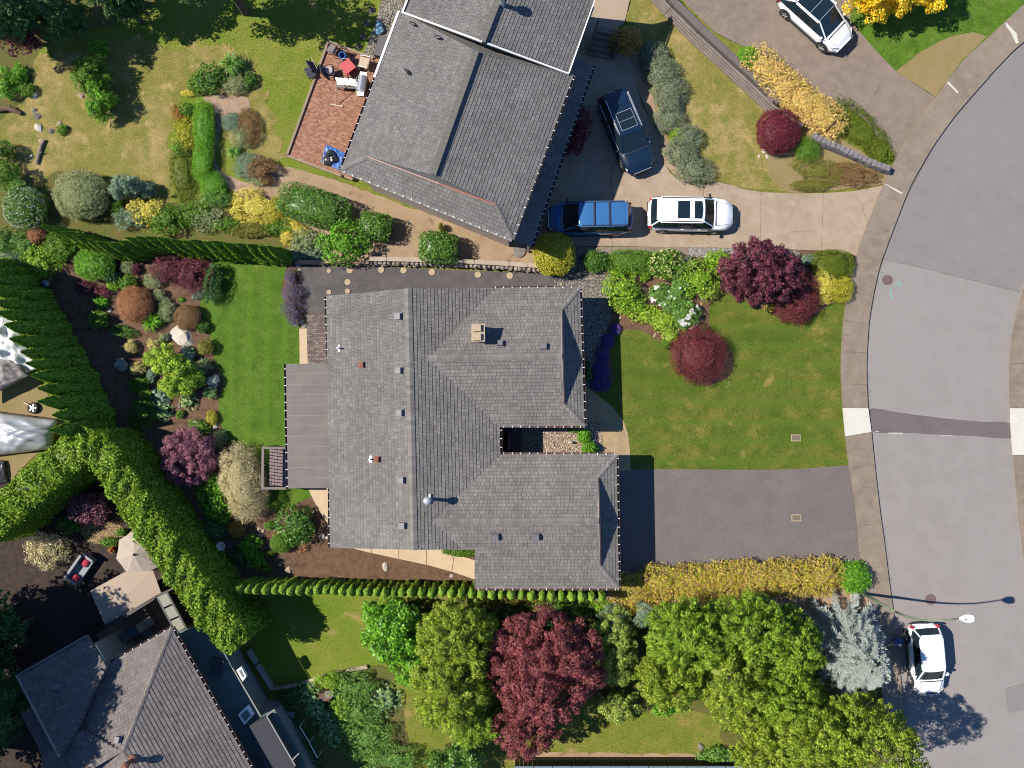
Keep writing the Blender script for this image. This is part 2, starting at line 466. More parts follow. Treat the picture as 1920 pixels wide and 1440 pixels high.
# --- main property
sheet('soil', [(60, 470), (200, 478), (556, 486), (640, 560), (640, 1000), (905, 1020), (905, 1106), (640, 1108), (425, 1098), (330, 1000), (210, 860), (150, 760), (90, 600)], 0.0, G_soil, jit=0.05)
sheet('lawn', [(402, 488), (525, 489), (536, 503), (530, 530), (529, 552), (545, 585), (562, 612), (562, 640), (570, 690), (580, 760), (590, 830), (590, 900), (582, 932), (552, 944), (522, 957), (502, 955), (498, 945), (489, 890), (457, 852), (430, 830), (415, 800), (410, 765), (411, 742), (420, 718), (404, 682), (399, 648), (390, 618), (377, 585), (376, 562), (392, 525), (397, 500)], 0.012, G_lush, jit=0.03)
sheet('dark_ground_fabric', [(557, 498), (640, 498), (760, 502), (900, 508), (1056, 514), (1058, 545), (900, 560), (640, 580), (606, 592), (572, 592), (566, 560), (562, 520)], 0.010, G_fabric, smooth=False, jit=0.01)
sheet('concrete_edge', [(561, 616), (575, 616), (577, 684), (562, 684)], 0.05, G_cream, smooth=False, jit=0)
# cream side path, one object per slab
cp = bpy.data.objects.new('side_path', None); COL.objects.link(cp); cp['kind'] = 'structure'
top = [(662, 1020), (697, 1020), (747, 1020), (800, 1020), (852, 1038), (898, 1053)]
bot = [(664, 1029), (697, 1037), (748, 1048), (800, 1059), (847, 1072), (898, 1089)]
for i in range(5):
    a, b, c, d = top[i], top[i + 1], bot[i + 1], bot[i]
    MB().prism([P(a[0] + .5, a[1], .06), P(b[0] - .5, b[1], .06), P(c[0] - .5, c[1], .06), P(d[0] + .5, d[1], .06)], -0.02, 0.06).build('slab', G_cream, cp)
MB().prism(PP([(574, 908), (640, 908), (640, 1000), (617, 986), (604, 966), (588, 938)], .06), -0.02, 0.06).build('slab', G_cream, cp)
sheet('soil', [(1085, 520), (1140, 535), (1200, 500), (1330, 470), (1500, 468), (1608, 482), (1598, 520), (1588, 566), (1560, 568), (1530, 590), (1490, 606), (1440, 585), (1385, 560), (1350, 548), (1335, 562), (1329, 597), (1336, 622), (1372, 660), (1370, 700), (1330, 722), (1280, 702), (1255, 655), (1225, 632), (1200, 619), (1172, 619), (1157, 630), (1146, 655), (1147, 720), (1085, 720)], 0.016, G_soil, jit=0.03)
sheet('lawn', [(1100, 600), (1300, 590), (1340, 540), (1600, 540), (1600, 880), (1400, 884), (1150, 884), (1100, 880)], 0.008, G_front, smooth=False, jit=0.02)
sheet('front_path', [(1075, 715), (1096, 722), (1130, 748), (1152, 767), (1170, 790), (1178, 815), (1182, 852), (1182, 882), (1120, 884), (1085, 884), (1085, 800)], 0.030, G_pathc, smooth=False, jit=0.0)
sheet('driveway', [(1100, 879), (1250, 880), (1440, 881), (1520, 878), (1594, 872), (1604, 932), (1610, 985), (1615, 1041), (1611, 1052), (1560, 1060), (1400, 1072), (1250, 1085), (1180, 1120), (1100, 1120)], 0.020, G_drive, smooth=False, jit=0.006)
sheet('gravel_bed', [(1080, 530), (1142, 532), (1147, 553), (1144, 600), (1130, 640), (1112, 690), (1100, 735), (1080, 735)], 0.024, G_pebble, jit=0.03)
sheet('gravel_bed', [(940, 790), (1128, 790), (1126, 806), (1131, 840), (1134, 862), (940, 862)], 0.036, G_gravel, smooth=False, jit=0.01)
sheet('porch_path', [(930, 785), (976, 785), (976, 865), (930, 865)], 0.046, G_fabric, smooth=False, jit=0)
sheet('gravel_bed', [(1045, 508), (1085, 492), (1140, 505), (1144, 535), (1090, 545), (1045, 545)], 0.020, G_pebble, jit=0.03)
# --- upper neighbour
sheet('lawn', [(-200, -200), (790, -200), (770, 20), (720, 110), (650, 330), (560, 330), (520, 320), (470, 420), (300, 440), (60, 480), (-200, 520)], -0.006, G_mix, smooth=False, jit=0.05)
sheet('dry_lawn', [(-60, 120), (60, 105), (150, 95), (260, 70), (330, 95), (420, 85), (470, 110), (500, 180), (520, 260), (525, 310), (470, 330), (380, 180), (330, 200), (318, 300), (320, 380), (200, 390), (60, 350), (-60, 340)], 0.002, G_dry, jit=0.3, step=.16)
sheet('pebble_strip', [(735, -30), (765, -30), (752, 25), (730, 95), (705, 135), (680, 112), (690, 80), (705, 40), (716, 0)], 0.008, G_pebble, jit=0.04)
sheet('dry_ground', [(498, 310), (560, 318), (650, 345), (800, 400), (965, 455), (1010, 460), (1012, 492), (900, 496), (700, 490), (590, 486), (555, 470), (540, 440), (500, 420), (470, 380), (470, 340)], 0.010, G_bare, jit=0.06)
sheet('sandy_path', [(380, 184), (405, 178), (445, 178), (468, 186), (466, 206), (440, 212), (420, 225), (410, 260), (405, 300), (420, 325), (455, 340), (500, 355), (520, 330), (560, 350), (540, 372), (470, 372), (428, 352), (402, 320), (396, 270), (404, 222), (398, 200)], 0.008, G_tanagg, jit=0.05)
sheet('planting_bed', [(-60, 300), (60, 345), (110, 320), (200, 330), (300, 380), (420, 370), (520, 420), (560, 470), (545, 492), (300, 480), (140, 475), (60, 520), (-60, 540)], 0.004, G_under, jit=0.1)
sheet('planting_bed', [(-60, -60), (300, -60), (260, 30), (150, 60), (70, 100), (45, 190), (-60, 220)], 0.004, G_under, jit=0.1)
# concrete drive of the upper neighbour: one object per slab
dv = bpy.data.objects.new('concrete_driveway', None); COL.objects.link(dv); dv['kind'] = 'structure'
def slab(px, mat=G_conc, z=0.05, parent=dv, sm=False):
    w = PP(px, z)
    c = sum((Vector(p) for p in w), Vector()) / len(w)
    w = [p + (c - p).normalized() * 0.012 for p in w]
    return MB().prism(smooth_poly(w, .3) if sm else w, -0.02, z + random.uniform(-.003, .003)).build('slab', mat, parent)
slab([(985, 305), (1132, 305), (1146, 305), (1149, 462), (960, 462)])
slab([(1146, 305), (1245, 305), (1258, 325), (1275, 340), (1300, 348), (1319, 346), (1320, 464), (1149, 462)])
slab([(1319, 346), (1345, 341), (1372, 347), (1398, 355), (1427, 360), (1426, 466), (1320, 464)])
slab([(1427, 360), (1480, 362), (1544, 362), (1540, 470), (1426, 466)])
slab([(1544, 362), (1600, 358), (1660, 347), (1634, 405), (1606, 480), (1540, 470)])
slab([(1010, 200), (1205, 200), (1222, 230), (1236, 262), (1245, 305), (985, 305)])
slab([(1060, 90), (1178, 100), (1190, 140), (1196, 170), (1205, 200), (1020, 200)])
slab([(1060, -40), (1190, -40), (1172, 40), (1150, 60), (1178, 100), (1060, 90)])
for a in ([(1189, 142), (1201, 136), (1210, 158), (1199, 166)], [(1212, 196), (1226, 192), (1232, 214), (1219, 218)], [(1230, 262), (1246, 256), (1252, 278), (1238, 282)]):
    slab(a, G_bare, 0.06)
ed = bpy.data.objects.new('paving_edge', None); COL.objects.link(ed); ed['kind'] = 'structure'
for i in range(13):
    x0 = 1083 + i * 16
    slab([(x0, 462.5), (x0 + 16, 462.8), (x0 + 16, 478), (x0, 477)], G_walk, 0.055, ed)
sheet('gravel_bed', [(1291, 463), (1420, 466), (1500, 470), (1500, 486), (1400, 492), (1291, 480)], 0.02, G_pebble, smooth=False, jit=0.02)
sheet('gravel_bed', [(1040, 463), (1083, 463), (1083, 478), (1140, 480), (1140, 512), (1085, 518), (1045, 514)], 0.014, G_pebble, smooth=False, jit=0.02)
sheet('sandy_edge', [(1178, 90), (1205, 100), (1212, 150), (1232, 205), (1252, 265), (1262, 300), (1290, 338), (1330, 350), (1400, 358), (1330, 346), (1280, 345), (1240, 300), (1225, 240), (1200, 180), (1185, 140)], 0.03, G_tanagg, smooth=False, jit=0.03)
sheet('dry_lawn', [(1120, -80), (1205, -80), (1300, 60), (1380, 150), (1440, 205), (1455, 300), (1480, 358), (1400, 354), (1345, 340), (1290, 335), (1262, 300), (1250, 260), (1232, 205), (1212, 150), (1200, 105), (1180, 60), (1172, 30), (1190, 0)], 0.012, G_dry, smooth=False, jit=0.03)
sheet('bare_bed', [(1440, 200), (1480, 190), (1540, 240), (1680, 320), (1660, 345), (1560, 358), (1480, 362), (1440, 330)], 0.016, G_tan, smooth=False, jit=0.03)
# --- top right property
sheet('aggregate_driveway', [(1215, -80), (1640, -80), (1600, -10), (1594, 38), (1640, 92), (1680, 133), (1755, 183), (1716, 232), (1682, 300), (1660, 268), (1600, 215), (1500, 150), (1400, 90), (1340, 60), (1240, -40)], 0.030, G_aggr, smooth=False, jit=0.0)
sheet('lawn', [(1600, -80), (2100, -80), (1926, 2), (1854, 69), (1802, 118), (1754, 183), (1680, 134), (1640, 92), (1594, 38), (1602, -10)], 0.036, G_lush, smooth=False, jit=0.02)
sheet('dry_lawn', [(1680, 134), (1700, 118), (1726, 98), (1760, 78), (1790, 66), (1825, 60), (1851, 68), (1800, 117), (1753, 181)], 0.044, G_tan, smooth=False, jit=0.02)
# --- lower neighbours
sheet('lawn', [(440, 1112), (700, 1118), (900, 1140), (960, 1160), (720, 1245), (555, 1285), (470, 1240), (440, 1180)], -0.004, G_mix, jit=0.06)
sheet('planting_bed', [(555, 1284), (690, 1250), (770, 1280), (770, 1440), (760, 1560), (560, 1560), (560, 1400), (540, 1330)], 0.0, G_under, jit=0.08)
sheet('planting_bed', [(880, 1120), (1150, 1120), (1620, 1105), (1640, 1180), (1660, 1330), (1690, 1560), (1400, 1560), (1340, 1380), (1300, 1350), (1100, 1340), (900, 1250), (760, 1250), (720, 1160)], 0.0, G_under, jit=0.08)
sheet('soil', [(1130, 1100), (1560, 1100), (1628, 1100), (1634, 1160), (1560, 1165), (1300, 1140), (1130, 1140)], 0.008, G_bare, jit=0.05)
# --- far left properties
sheet('yard', [(-200, 560), (60, 700), (130, 790), (20, 900), (-200, 960)], 0.002, G_tan, smooth=False, jit=0.05)
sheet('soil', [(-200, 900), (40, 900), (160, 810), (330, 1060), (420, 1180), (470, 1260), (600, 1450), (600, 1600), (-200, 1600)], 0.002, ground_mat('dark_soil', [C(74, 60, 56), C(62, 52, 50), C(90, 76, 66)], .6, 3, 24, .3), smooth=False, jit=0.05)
sheet('gravel_bed', [(150, 985), (180, 975), (225, 985), (238, 1000), (222, 1010), (180, 1020), (160, 1010)], 0.01, gravel_mat('yellow_gravel', [C(206, 170, 110), C(170, 134, 84), C(226, 200, 150)], 12), jit=0.03)

# --- patios of small paving blocks
def pavers(name, px, parent, z, bl, bw, cols, ang, gap=0.008, name2='paving_blocks'):
    poly = [p.xy for p in PP(px, z)]
    ca, sa = math.cos(ang), math.sin(ang)
    loc = [(p.x * ca + p.y * sa, -p.x * sa + p.y * ca) for p in poly]
    y0 = min(p[1] for p in loc); y1 = max(p[1] for p in loc)
    mb = MB(); r = 0; y = y0
    while y < y1:
        yc = y + bw / 2
        xs = []
        n = len(loc)
        for i in range(n):
            a, b = loc[i], loc[(i + 1) % n]
            if (a[1] > yc) != (b[1] > yc): xs.append(a[0] + (yc - a[1]) / (b[1] - a[1]) * (b[0] - a[0]))
        xs.sort()
        for k in range(0, len(xs) - 1, 2):
            x = xs[k] - (bl / 2 if r % 2 else 0)
            while x < xs[k + 1]:
                xa, xb = max(x, xs[k]), min(x + bl, xs[k + 1])
                if xb - xa > 0.04:
                    cx, cy = (xa + xb) / 2, yc
                    c = random.choice(cols); v = random.uniform(.9, 1.1)
                    mb.tint((c[0] * v, c[1] * v, c[2] * v))
                    zt = z + random.uniform(-.003, .004)
                    vs = [(cx + sx * ((xb - xa) / 2 - gap), cy + sy * (bw / 2 - gap)) for sx, sy in ((-1, -1), (1, -1), (1, 1), (-1, 1))]
                    vs = [(q[0] * ca - q[1] * sa, q[0] * sa + q[1] * ca) for q in vs]
                    mb.add([(q[0], q[1], zt) for q in vs] + [(q[0], q[1], z - .03) for q in vs], [(0, 1, 2, 3), (0, 4, 5, 1), (1, 5, 6, 2), (2, 6, 7, 3), (3, 7, 4, 0)])
                x += bl
        y += bw; r += 1
    o = mb.build(name2, M_tinted, parent); o['kind'] = 'stuff'
    return o
bp = bpy.data.objects.new('brick_strip', None); COL.objects.link(bp); bp['kind'] = 'structure'
pavers('p', [(575, 590), (640, 590), (640, 690), (577, 690)], bp, 0.06, .24, .12, [C(150, 136, 132), C(134, 120, 118), C(166, 152, 146)], 0.0)
MB().prism(PP([(574, 589), (641, 589), (641, 691), (576, 691)], .03), -.02, .035).build('bed', G_soil, bp)
# cracks in the concrete drive and fine seams in the road
M_crack = plain('crack', C(122, 110, 100), .95)
def crack(px, z, w=.018, parent=None, name='crack'):
    pts = [P(a, b, z) for a, b in px]; m = MB(); out = []
    for i in range(len(pts) - 1):
        k = max(1, int((pts[i + 1] - pts[i]).length / .12))
        for j in range(k): out.append(pts[i].lerp(pts[i + 1], j / k) + Vector((random.uniform(-.02, .02), random.uniform(-.02, .02), 0)))
    out.append(pts[-1])
    for i in range(len(out) - 1):
        a, b = out[i], out[i + 1]; d = (b - a).normalized(); s = Vector((-d.y, d.x, 0)) * (w / 2 * random.uniform(.6, 1.2))
        m.add([a - s, b - s, b + s, a + s], [(0, 1, 2, 3)])
    o = m.build(name, M_crack, parent)
    if parent is None: o['kind'] = 'structure'
crack([(1618, 385), (1619, 396), (1624, 410), (1628, 420)], .058, parent=dv); crack([(1607, 371), (1613, 380), (1618, 385), (1632, 376), (1648, 369)], .058, parent=dv)
crack([(1475, 440), (1490, 434), (1512, 434), (1534, 431)], .058, .012, parent=dv); crack([(1200, 372), (1206, 400), (1203, 430)], .058, .012, parent=dv)
crack([(1657, 487), (1720, 500), (1800, 520), (1870, 537), (1912, 547)], .009, .02, name='road_crack'); crack([(1892, 1337), (1885, 1291), (1921, 1281)], .009, .014, name='road_crack')
crack([(1570, 30), (1545, 60), (1520, 90)], .036, .02, name='drive_joint'); crack([(1370, 88), (1400, 56), (1440, 20)], .036, .02, name='drive_joint'); crack([(1350, 0), (1395, 32)], .036, .02, name='drive_joint')
crack([(1640, 178), (1650, 162)], .036, .06, name='drive_joint')
# ------------------------------------------------------------------ houses
def shingle_cols(base, warm=0.03):
    return [tuple(b * k for b in base[:3]) for k in (0.88, 0.94, 1.0, 1.0, 1.06, 1.12)]
SH_MAIN = shingle_cols(C(156, 151, 147)); SH_UP = shingle_cols(C(152, 149, 147)); SH_LOW = shingle_cols(C(157, 148, 144))
def roof_plane(mb, deck, pts, e, cols, exposure=0.2, w=0.21, t=0.028, gapw=0.012):
    """shingle courses: every tab its own lifted quad with a front edge"""
    pts = [Vector(p) for p in pts]
    e = Vector(e).normalized()
    n = Vector((0, 0, 0))
    for i in range(len(pts)):
        n += pts[i].cross(pts[(i + 1) % len(pts)])
    n.normalize()
    if n.z < 0: n = -n
    e = (e - n * e.dot(n)).normalized()
    u = n.cross(e)
    if u.z < 0: u = -u
    o = pts[0]
    loc = [((p - o).dot(e), (p - o).dot(u)) for p in pts]
    b0 = min(q[1] for q in loc); b1 = max(q[1] for q in loc)
    rows = int(math.ceil((b1 - b0) / exposure))
    deck.add([p - n * 0.02 for p in pts] + [p - n * 0.14 for p in pts], ([tuple(range(len(pts)))] if (pts[1] - pts[0]).cross(pts[2] - pts[1]).z > 0 else [tuple(range(len(pts)))[::-1]]) + [(i, i + len(pts), (i + 1) % len(pts) + len(pts), (i + 1) % len(pts)) for i in range(len(pts))])
    for r in range(rows):
        ba = b0 + r * exposure; bb = min(ba + exposure + 0.02, b1 + 0.001); bc = min((ba + bb) / 2, b1 - 1e-3)
        xs = []
        for i in range(len(loc)):
            a, b = loc[i], loc[(i + 1) % len(loc)]
            if (a[1] > bc) != (b[1] > bc): xs.append(a[0] + (bc - a[1]) / (b[1] - a[1]) * (b[0] - a[0]))
        xs.sort()
        for k in range(0, len(xs) - 1, 2):
            x = xs[k] - random.uniform(0, w)
            rowv = random.uniform(.96, 1.04)
            while x < xs[k + 1]:
                ww = w * random.uniform(.75, 1.3)
                xa, xb = max(x, xs[k]), min(x + ww - gapw, xs[k + 1]); x += ww
                if xb - xa < 0.03: continue
                c = random.choice(cols); v = random.uniform(.94, 1.06) * rowv
                tt = t * random.uniform(.75, 1.2)
                mb.tint((c[0] * v, c[1] * v, c[2] * v))
                q = [o + e * xa + u * ba + n * tt, o + e * xb + u * ba + n * tt, o + e * xb + u * bb + n * .004, o + e * xa + u * bb + n * .004, o + e * xa + u * ba - n * .01, o + e * xb + u * ba - n * .01]
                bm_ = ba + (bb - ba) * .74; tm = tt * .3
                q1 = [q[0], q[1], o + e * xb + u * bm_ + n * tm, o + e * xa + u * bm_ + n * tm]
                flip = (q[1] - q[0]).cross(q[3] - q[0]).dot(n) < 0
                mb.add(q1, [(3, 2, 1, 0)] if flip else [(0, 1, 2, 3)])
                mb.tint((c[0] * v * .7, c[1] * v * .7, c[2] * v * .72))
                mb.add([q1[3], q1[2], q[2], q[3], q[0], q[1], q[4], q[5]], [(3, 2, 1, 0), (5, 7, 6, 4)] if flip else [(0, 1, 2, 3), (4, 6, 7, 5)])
def caps(mb, a, b, na, nb, cols, width=0.17, step=0.24, lift=0.035):
    """bent cap tabs along a ridge or hip; na, nb: directions down the two slopes"""
    a, b = Vector(a), Vector(b); d = (b - a); L = d.length; d.normalize(); k = int(L / step)
    up = Vector((0, 0, 1))
    for i in range(k):
        c = random.choice(cols); v = random.uniform(1.0, 1.12)
        mb.tint((c[0] * v, c[1] * v, c[2] * v))
        p = a + d * (i * L / k); q = a + d * ((i + 1.1) * L / k)
        h0, h1 = lift + .02, lift
        mb.add([p + na * width + up * h0, p + up * (h0 + .01), p + nb * width + up * h0, q + na * width + up * h1, q + up * (h1 + .01), q + nb * width + up * h1],
               [(0, 1, 4, 3), (1, 2, 5, 4)])
def down(pl, e):
    n = pl[1]; e = Vector(e).normalized()
    u = n.cross(e).normalized()
    return -u if u.z > 0 else u
def gutter(house, a, b, out, clips=True, step=0.48, mat=None, first=0.2):
    """trough along an eave from a to b, 'out' points away from the house"""
    a, b = Vector(a), Vector(b); d = (b - a); L = d.length; d.normalize(); out = Vector((out[0], out[1], 0)).normalized()
    m = MB(); z = Vector((0, 0, 1))
    m.bar(a + out * .005 - z * .08, b + out * .005 - z * .08, .012, .13)
    m.bar(a + out * .06 - z * .135, b + out * .06 - z * .135, .12, .012)
    m.bar(a + out * .115 - z * .07, b + out * .115 - z * .07, .014, .13)
    g = m.build('gutter', mat or M_gutter, house)
    if clips:
        m = MB(); s = first
        while s < L:
            p = a + d * s
            m.bar(p - out * .0 + z * .012, p + out * .11 + z * .006, .032, .012); s += step
        k = m.build('gutter_clips', M_clip, g); k['kind'] = 'stuff'
    return g
def box_vent(house, px, py, pl, s=0.36):
    p = on_plane(px, py, pl); n = pl[1]
    e = Vector((0, 1, 0)); e = (e - n * e.dot(n)).normalized(); f = n.cross(e)
    R = Matrix((f, e, n)).transposed()
    v = MB().box(p + n * .05, (s + .12, s + .12, .03), m=R).build('roof_vent', plain('vent_flange', C(124, 120, 120), .7), house)
    MB().box(p + n * .15, (s, s, .16), taper=.92, m=R).build('hood', plain('vent_hood', C(138, 134, 142), .6), v)
    return v
def pipe_vent(house, px, py, pl, r=.09, h=.5, mat=None, flange=True):
    p = on_plane(px, py, pl)
    m = MB().lathe(p, [(r, -.1), (r, h), (r * 1.7, h), (r * 1.7, h + .07), (r * .9, h + .15)], 14).build('vent_pipe', mat or M_metal, house, smooth=False)
    if flange: MB().lathe(p, [(r * 2.2, -.03), (r * 2, .05), (r * 1.1, .14)], 14).build('collar', mat or M_metal, m)
    return m
def walls(house, px, z_eave, h, mat, inset=0.0):
    w = [p for p in PP(px, z_eave)]
    return MB().prism(w, 0.0, h).build('wall', mat, house)
M_siding = plain('pale_siding', C(196, 186, 178), .7, var=.06, bscale=6)
M_siding2 = plain('grey_siding', C(176, 170, 168), .7, var=.06, bscale=6)
M_glass = plain('window_glass', (0.02, 0.03, 0.04, 1), .05, spec=.8)
def wall_window(house, a, b, t, w, z0, z1, name='window'):
    """window on the wall line a->b at fraction t, outward = right of a->b"""
    a = Vector((a[0], a[1])); b = Vector((b[0], b[1])); d = (b - a).normalized(); o = Vector((d.y, -d.x)); c = a.lerp(b, t)
    ang = math.atan2(d.y, d.x)
    f = MB().box((c.x + o.x * .03, c.y + o.y * .03, (z0 + z1) / 2), (w + .14, .06, z1 - z0 + .14), ang).build(name, M_white, house)
    MB().box((c.x + o.x * .065, c.y + o.y * .065, (z0 + z1) / 2), (w, .03, z1 - z0), ang).build('pane', M_glass, f)
    return f

# ---- main house
mh = thing('grey_shingled_house', 'large grey shingled house with two hipped front wings in the middle', 'house', P(820, 800, 0))
ZE, ZR = 2.6, 4.1
a, b = P(612, 555, ZE), P(619, 1027, ZE)
r0 = P(765, 541, ZR)
pl1 = plane3(a, b, r0)
r1 = on_plane(776, 1031, pl1)
pl2 = plane3(r0, r1, P(937, 825, ZE))
ne, se = on_plane(937, 541, pl2), on_plane(938, 1029, pl2)
sh, deck = MB(), MB()
ey = (b - a)
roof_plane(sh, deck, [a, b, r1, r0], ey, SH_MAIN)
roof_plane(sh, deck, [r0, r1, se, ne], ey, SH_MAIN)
W = {}
for nm, R0, R1, G1, G2, C1, C2, vN, vS in (('n', (803, 672), (1053, 668), (1052, 581), (1056, 757), (1087, 540), (1096, 798), (880, 541), (925, 798)),
                                           ('s', (812, 978), (1122, 977), (1120, 897), (1124, 1060), (1156, 853), (1160, 1103), (925, 852), (890, 1103))):
    q0 = on_plane(*R0, pl2); q1 = P(*R1, q0.z)
    pN = plane3(q0, q1, P((vN[0] + C1[0]) / 2, C1[1], ZE)); pS = plane3(q0, q1, P((vS[0] + C2[0]) / 2, C2[1], ZE))
    c1, c2 = on_plane(*C1, pN), on_plane(*C2, pS)
    g1, g2 = on_plane(*G1, pN), on_plane(*G2, pS)
    pE = plane3(c1, c2, (g1 + g2) / 2)
    ex = q1 - q0
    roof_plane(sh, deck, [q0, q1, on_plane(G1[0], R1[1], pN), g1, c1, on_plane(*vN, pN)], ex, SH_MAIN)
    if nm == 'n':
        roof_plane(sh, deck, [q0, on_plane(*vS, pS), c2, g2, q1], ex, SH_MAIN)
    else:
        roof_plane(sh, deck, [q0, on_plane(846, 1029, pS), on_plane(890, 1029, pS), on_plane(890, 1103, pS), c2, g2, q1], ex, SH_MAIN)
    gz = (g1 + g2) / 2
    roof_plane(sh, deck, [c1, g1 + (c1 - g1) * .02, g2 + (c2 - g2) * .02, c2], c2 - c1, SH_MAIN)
    caps(sh, c1, g1, down(pN, ex), down(pE, c2 - c1), SH_MAIN)
    caps(sh, c2, g2, down(pS, ex), down(pE, c2 - c1), SH_MAIN)
    caps(sh, q0, q1, down(pN, ex), down(pS, ex), SH_MAIN)
    W[nm] = dict(pN=pN, pS=pS, c1=c1, c2=c2, g1=g1, g2=g2, q1=q1, q0=q0)
caps(sh, r0, r1, down(pl1, ey), down(pl2, ey), SH_MAIN, width=.22)
rf = deck.build('roof', M_under, mh)
k = sh.build('shingles', M_shing, rf); k['kind'] = 'stuff'
for nm in 'ns':
    w = W[nm]
    x = Vector((.04, 0, 0))
    MB().add([w['g1'] + x, w['g2'] + x, w['q1'] + x + Vector((0, 0, .02)), w['g1'] - x * 3, w['g2'] - x * 3, w['q1'] - x * 3], [(0, 1, 2), (5, 4, 3), (0, 2, 5, 3), (1, 4, 5, 2)]).build('gable_end', M_siding2, mh)
    m = MB()
    for s, e2 in ((w['g1'], w['q1']), (w['g2'], w['q1'])): m.bar(s + x * 2 - Vector((0, 0, .03)), e2 + x * 2 - Vector((0, 0, .01)), .03, .16)
    m.build('barge_board', M_gutter, mh)
gutter(mh, a, P(616, 684, ZE), (-1, 0))
gutter(mh, P(618.5, 916, ZE), b, (-1, 0))
gutter(mh, W['n']['c1'], W['n']['c2'], (1, 0)); gutter(mh, W['s']['c1'], W['s']['c2'], (1, 0))
gutter(mh, on_plane(922, 541, W['n']['pN']), W['n']['c1'], (0, 1)); gutter(mh, on_plane(938, 798, W['n']['pS']), W['n']['c2'], (0, -1))
gutter(mh, on_plane(938, 852, W['s']['pN']), W['s']['c1'], (0, 1)); gutter(mh, on_plane(890, 1103, W['s']['pS']), W['s']['c2'], (0, -1))
gutter(mh, P(937.5, 800, ZE), P(938, 850, ZE), (1, 0))
for px, py in ((748, 594), (749, 695), (751, 774), (754, 900), (756, 985)): box_vent(mh, px, py, pl1)
box_vent(mh, 1019, 651, W['n']['pN']); box_vent(mh, 938, 645, W['n']['pN'], .3)
for px, py in ((929, 1005), (1005, 1005)): box_vent(mh, px, py, W['s']['pS'])
M_copper = plain('copper_vent', C(176, 96, 62), .5)
for px, py in ((678, 684), (707, 861)):
    p = on_plane(px, py, pl1); v = MB().box(p + Vector((0, 0, .08)), (.3, .34, .2)).build('copper_vent', M_copper, mh)
    MB().box(p + Vector((.02, 0, .2)), (.2, .24, .06)).build('lid', plain('copper_lid', C(150, 70, 48), .5), v)
for px, py in ((636, 653), (695, 861)):
    p = on_plane(px, py, pl1)
    v = MB().tube([p - Vector((0, 0, .1)), p + Vector((0, 0, .42))], .045, 10).build('vent_pipe', M_white, mh)
    MB().box(p + Vector((0, 0, .02)), (.12, .4, .03)).build('flashing', M_clip, v)
p = on_plane(806, 935, pl2)
v = MB().lathe(p, [(.1, -.2), (.1, .9), (.2, .92), (.22, 1.0), (.14, 1.12), (.03, 1.16)], 18).build('flue', plain('flue_metal', (.62, .64, .66, 1), .3, .6), mh, smooth=False)
m = MB(); m.bar(p + Vector((0, -.26, .1)), p + Vector((0, .26, .1)), .1, .03); m.build('bracket', M_clip, v)
# chimney
p = on_plane(899, 627, W['n']['pN'])
ch = MB()
ch.box(p + Vector((0, 0, .25)), (.62, .86, 1.3)).build('chimney', plain('beige_brick', C(196, 176, 150), .85, var=.2, bump=.5, bscale=30), mh)
chp = mh.children[-1]
m = MB(); m.box(p + Vector((0, 0, .93)), (.74, .98, .1)); m.build('cap', plain('beige_concrete', C(210, 188, 158), .85, var=.1, bump=.3, bscale=20), chp)
for dy in (-.24, .24):
    MB().box(p + Vector((-.05, dy, 1.06)), (.42, .36, .16)).build('flue_cap', plain('flue_tile', C(214, 190, 158), .8, var=.15), chp)
# walls, openings
wl = lambda px, h, z=ZE: walls(mh, px, z, h, M_siding)
wl([(632, 567), (905, 556), (925, 1010), (638, 1013)], 2.55)
wl([(890, 556), (1070, 556), (1078, 783), (890, 783)], 2.5)
wl([(900, 868), (1138, 868), (1142, 1086), (906, 1086)], 2.5)
gA, gB = P(1138, 868, ZE), P(1142, 1086, ZE)
gd = MB(); gd.box((gA.lerp(gB, .5)) + Vector((.03, 0, -1.45)), (.05, 4.9, 2.15)); gdo = gd.build('garage_door', M_white, mh)
for i in range(4): MB().box(gA.lerp(gB, .5) + Vector((.06, 0, -2.25 + i * .53)), (.02, 4.7, .42)).build('door_panel', M_siding2, gdo)
nA, nB = P(1070, 556, ZE), P(1078, 783, ZE)
wall_window(mh, nB, nA, .5, 2.4, .8, 2.1); wall_window(mh, P(938, 1086, ZE), P(1138, 1086, ZE), .5, 1.4, 1.0, 2.0)
MB().box(P(950, 826, 0) + Vector((.2, 0, 1.05)), (.06, .95, 2.1)).build('front_door', plain('door_paint', C(120, 60, 50), .5), mh)
# patio cover of long metal panels
pc = thing('patio_cover', 'flat brown-grey patio cover of metal panels behind the grey house', 'patio cover', P(577, 800, 0))
M_pc = plain('brown_metal_panel', C(127, 117, 113), .6, spec=.3, var=.14, bscale=5)
cl = lambda t, side: ((536 + 4 * t, 682 + 234 * t) if side == 0 else (616 + 3 * t, 681 + 234 * t))
nP = 12
for i in range(nP):
    t0, t1 = i / nP, (i + 1) / nP
    q = [P(*cl(t0, 0), 2.42), P(*cl(t1, 0), 2.42), P(*cl(t1, 1), 2.56), P(*cl(t0, 1), 2.56)]
    up = Vector((0, 0, 1)); g = Vector((0, .006, 0))
    q = [q[0] - g, q[1] + g, q[2] + g, q[3] - g]
    dz = Vector((0, 0, random.uniform(-.004, .004)))
    MB().add([v + dz for v in q] + [v - up * .05 for v in q], [(0, 1, 2, 3), (4, 7, 6, 5), (0, 4, 5, 1), (1, 5, 6, 2), (2, 6, 7, 3), (3, 7, 4, 0)]).build('panel', M_pc, pc)
m = MB()
for i in range(1, nP):
    m.bar(P(*cl(i / nP, 0), 2.425), P(*cl(i / nP, 1), 2.565), .04, .016)
m.build('seam', plain('panel_seam', C(134, 124, 120), .6), pc)['kind'] = 'stuff'
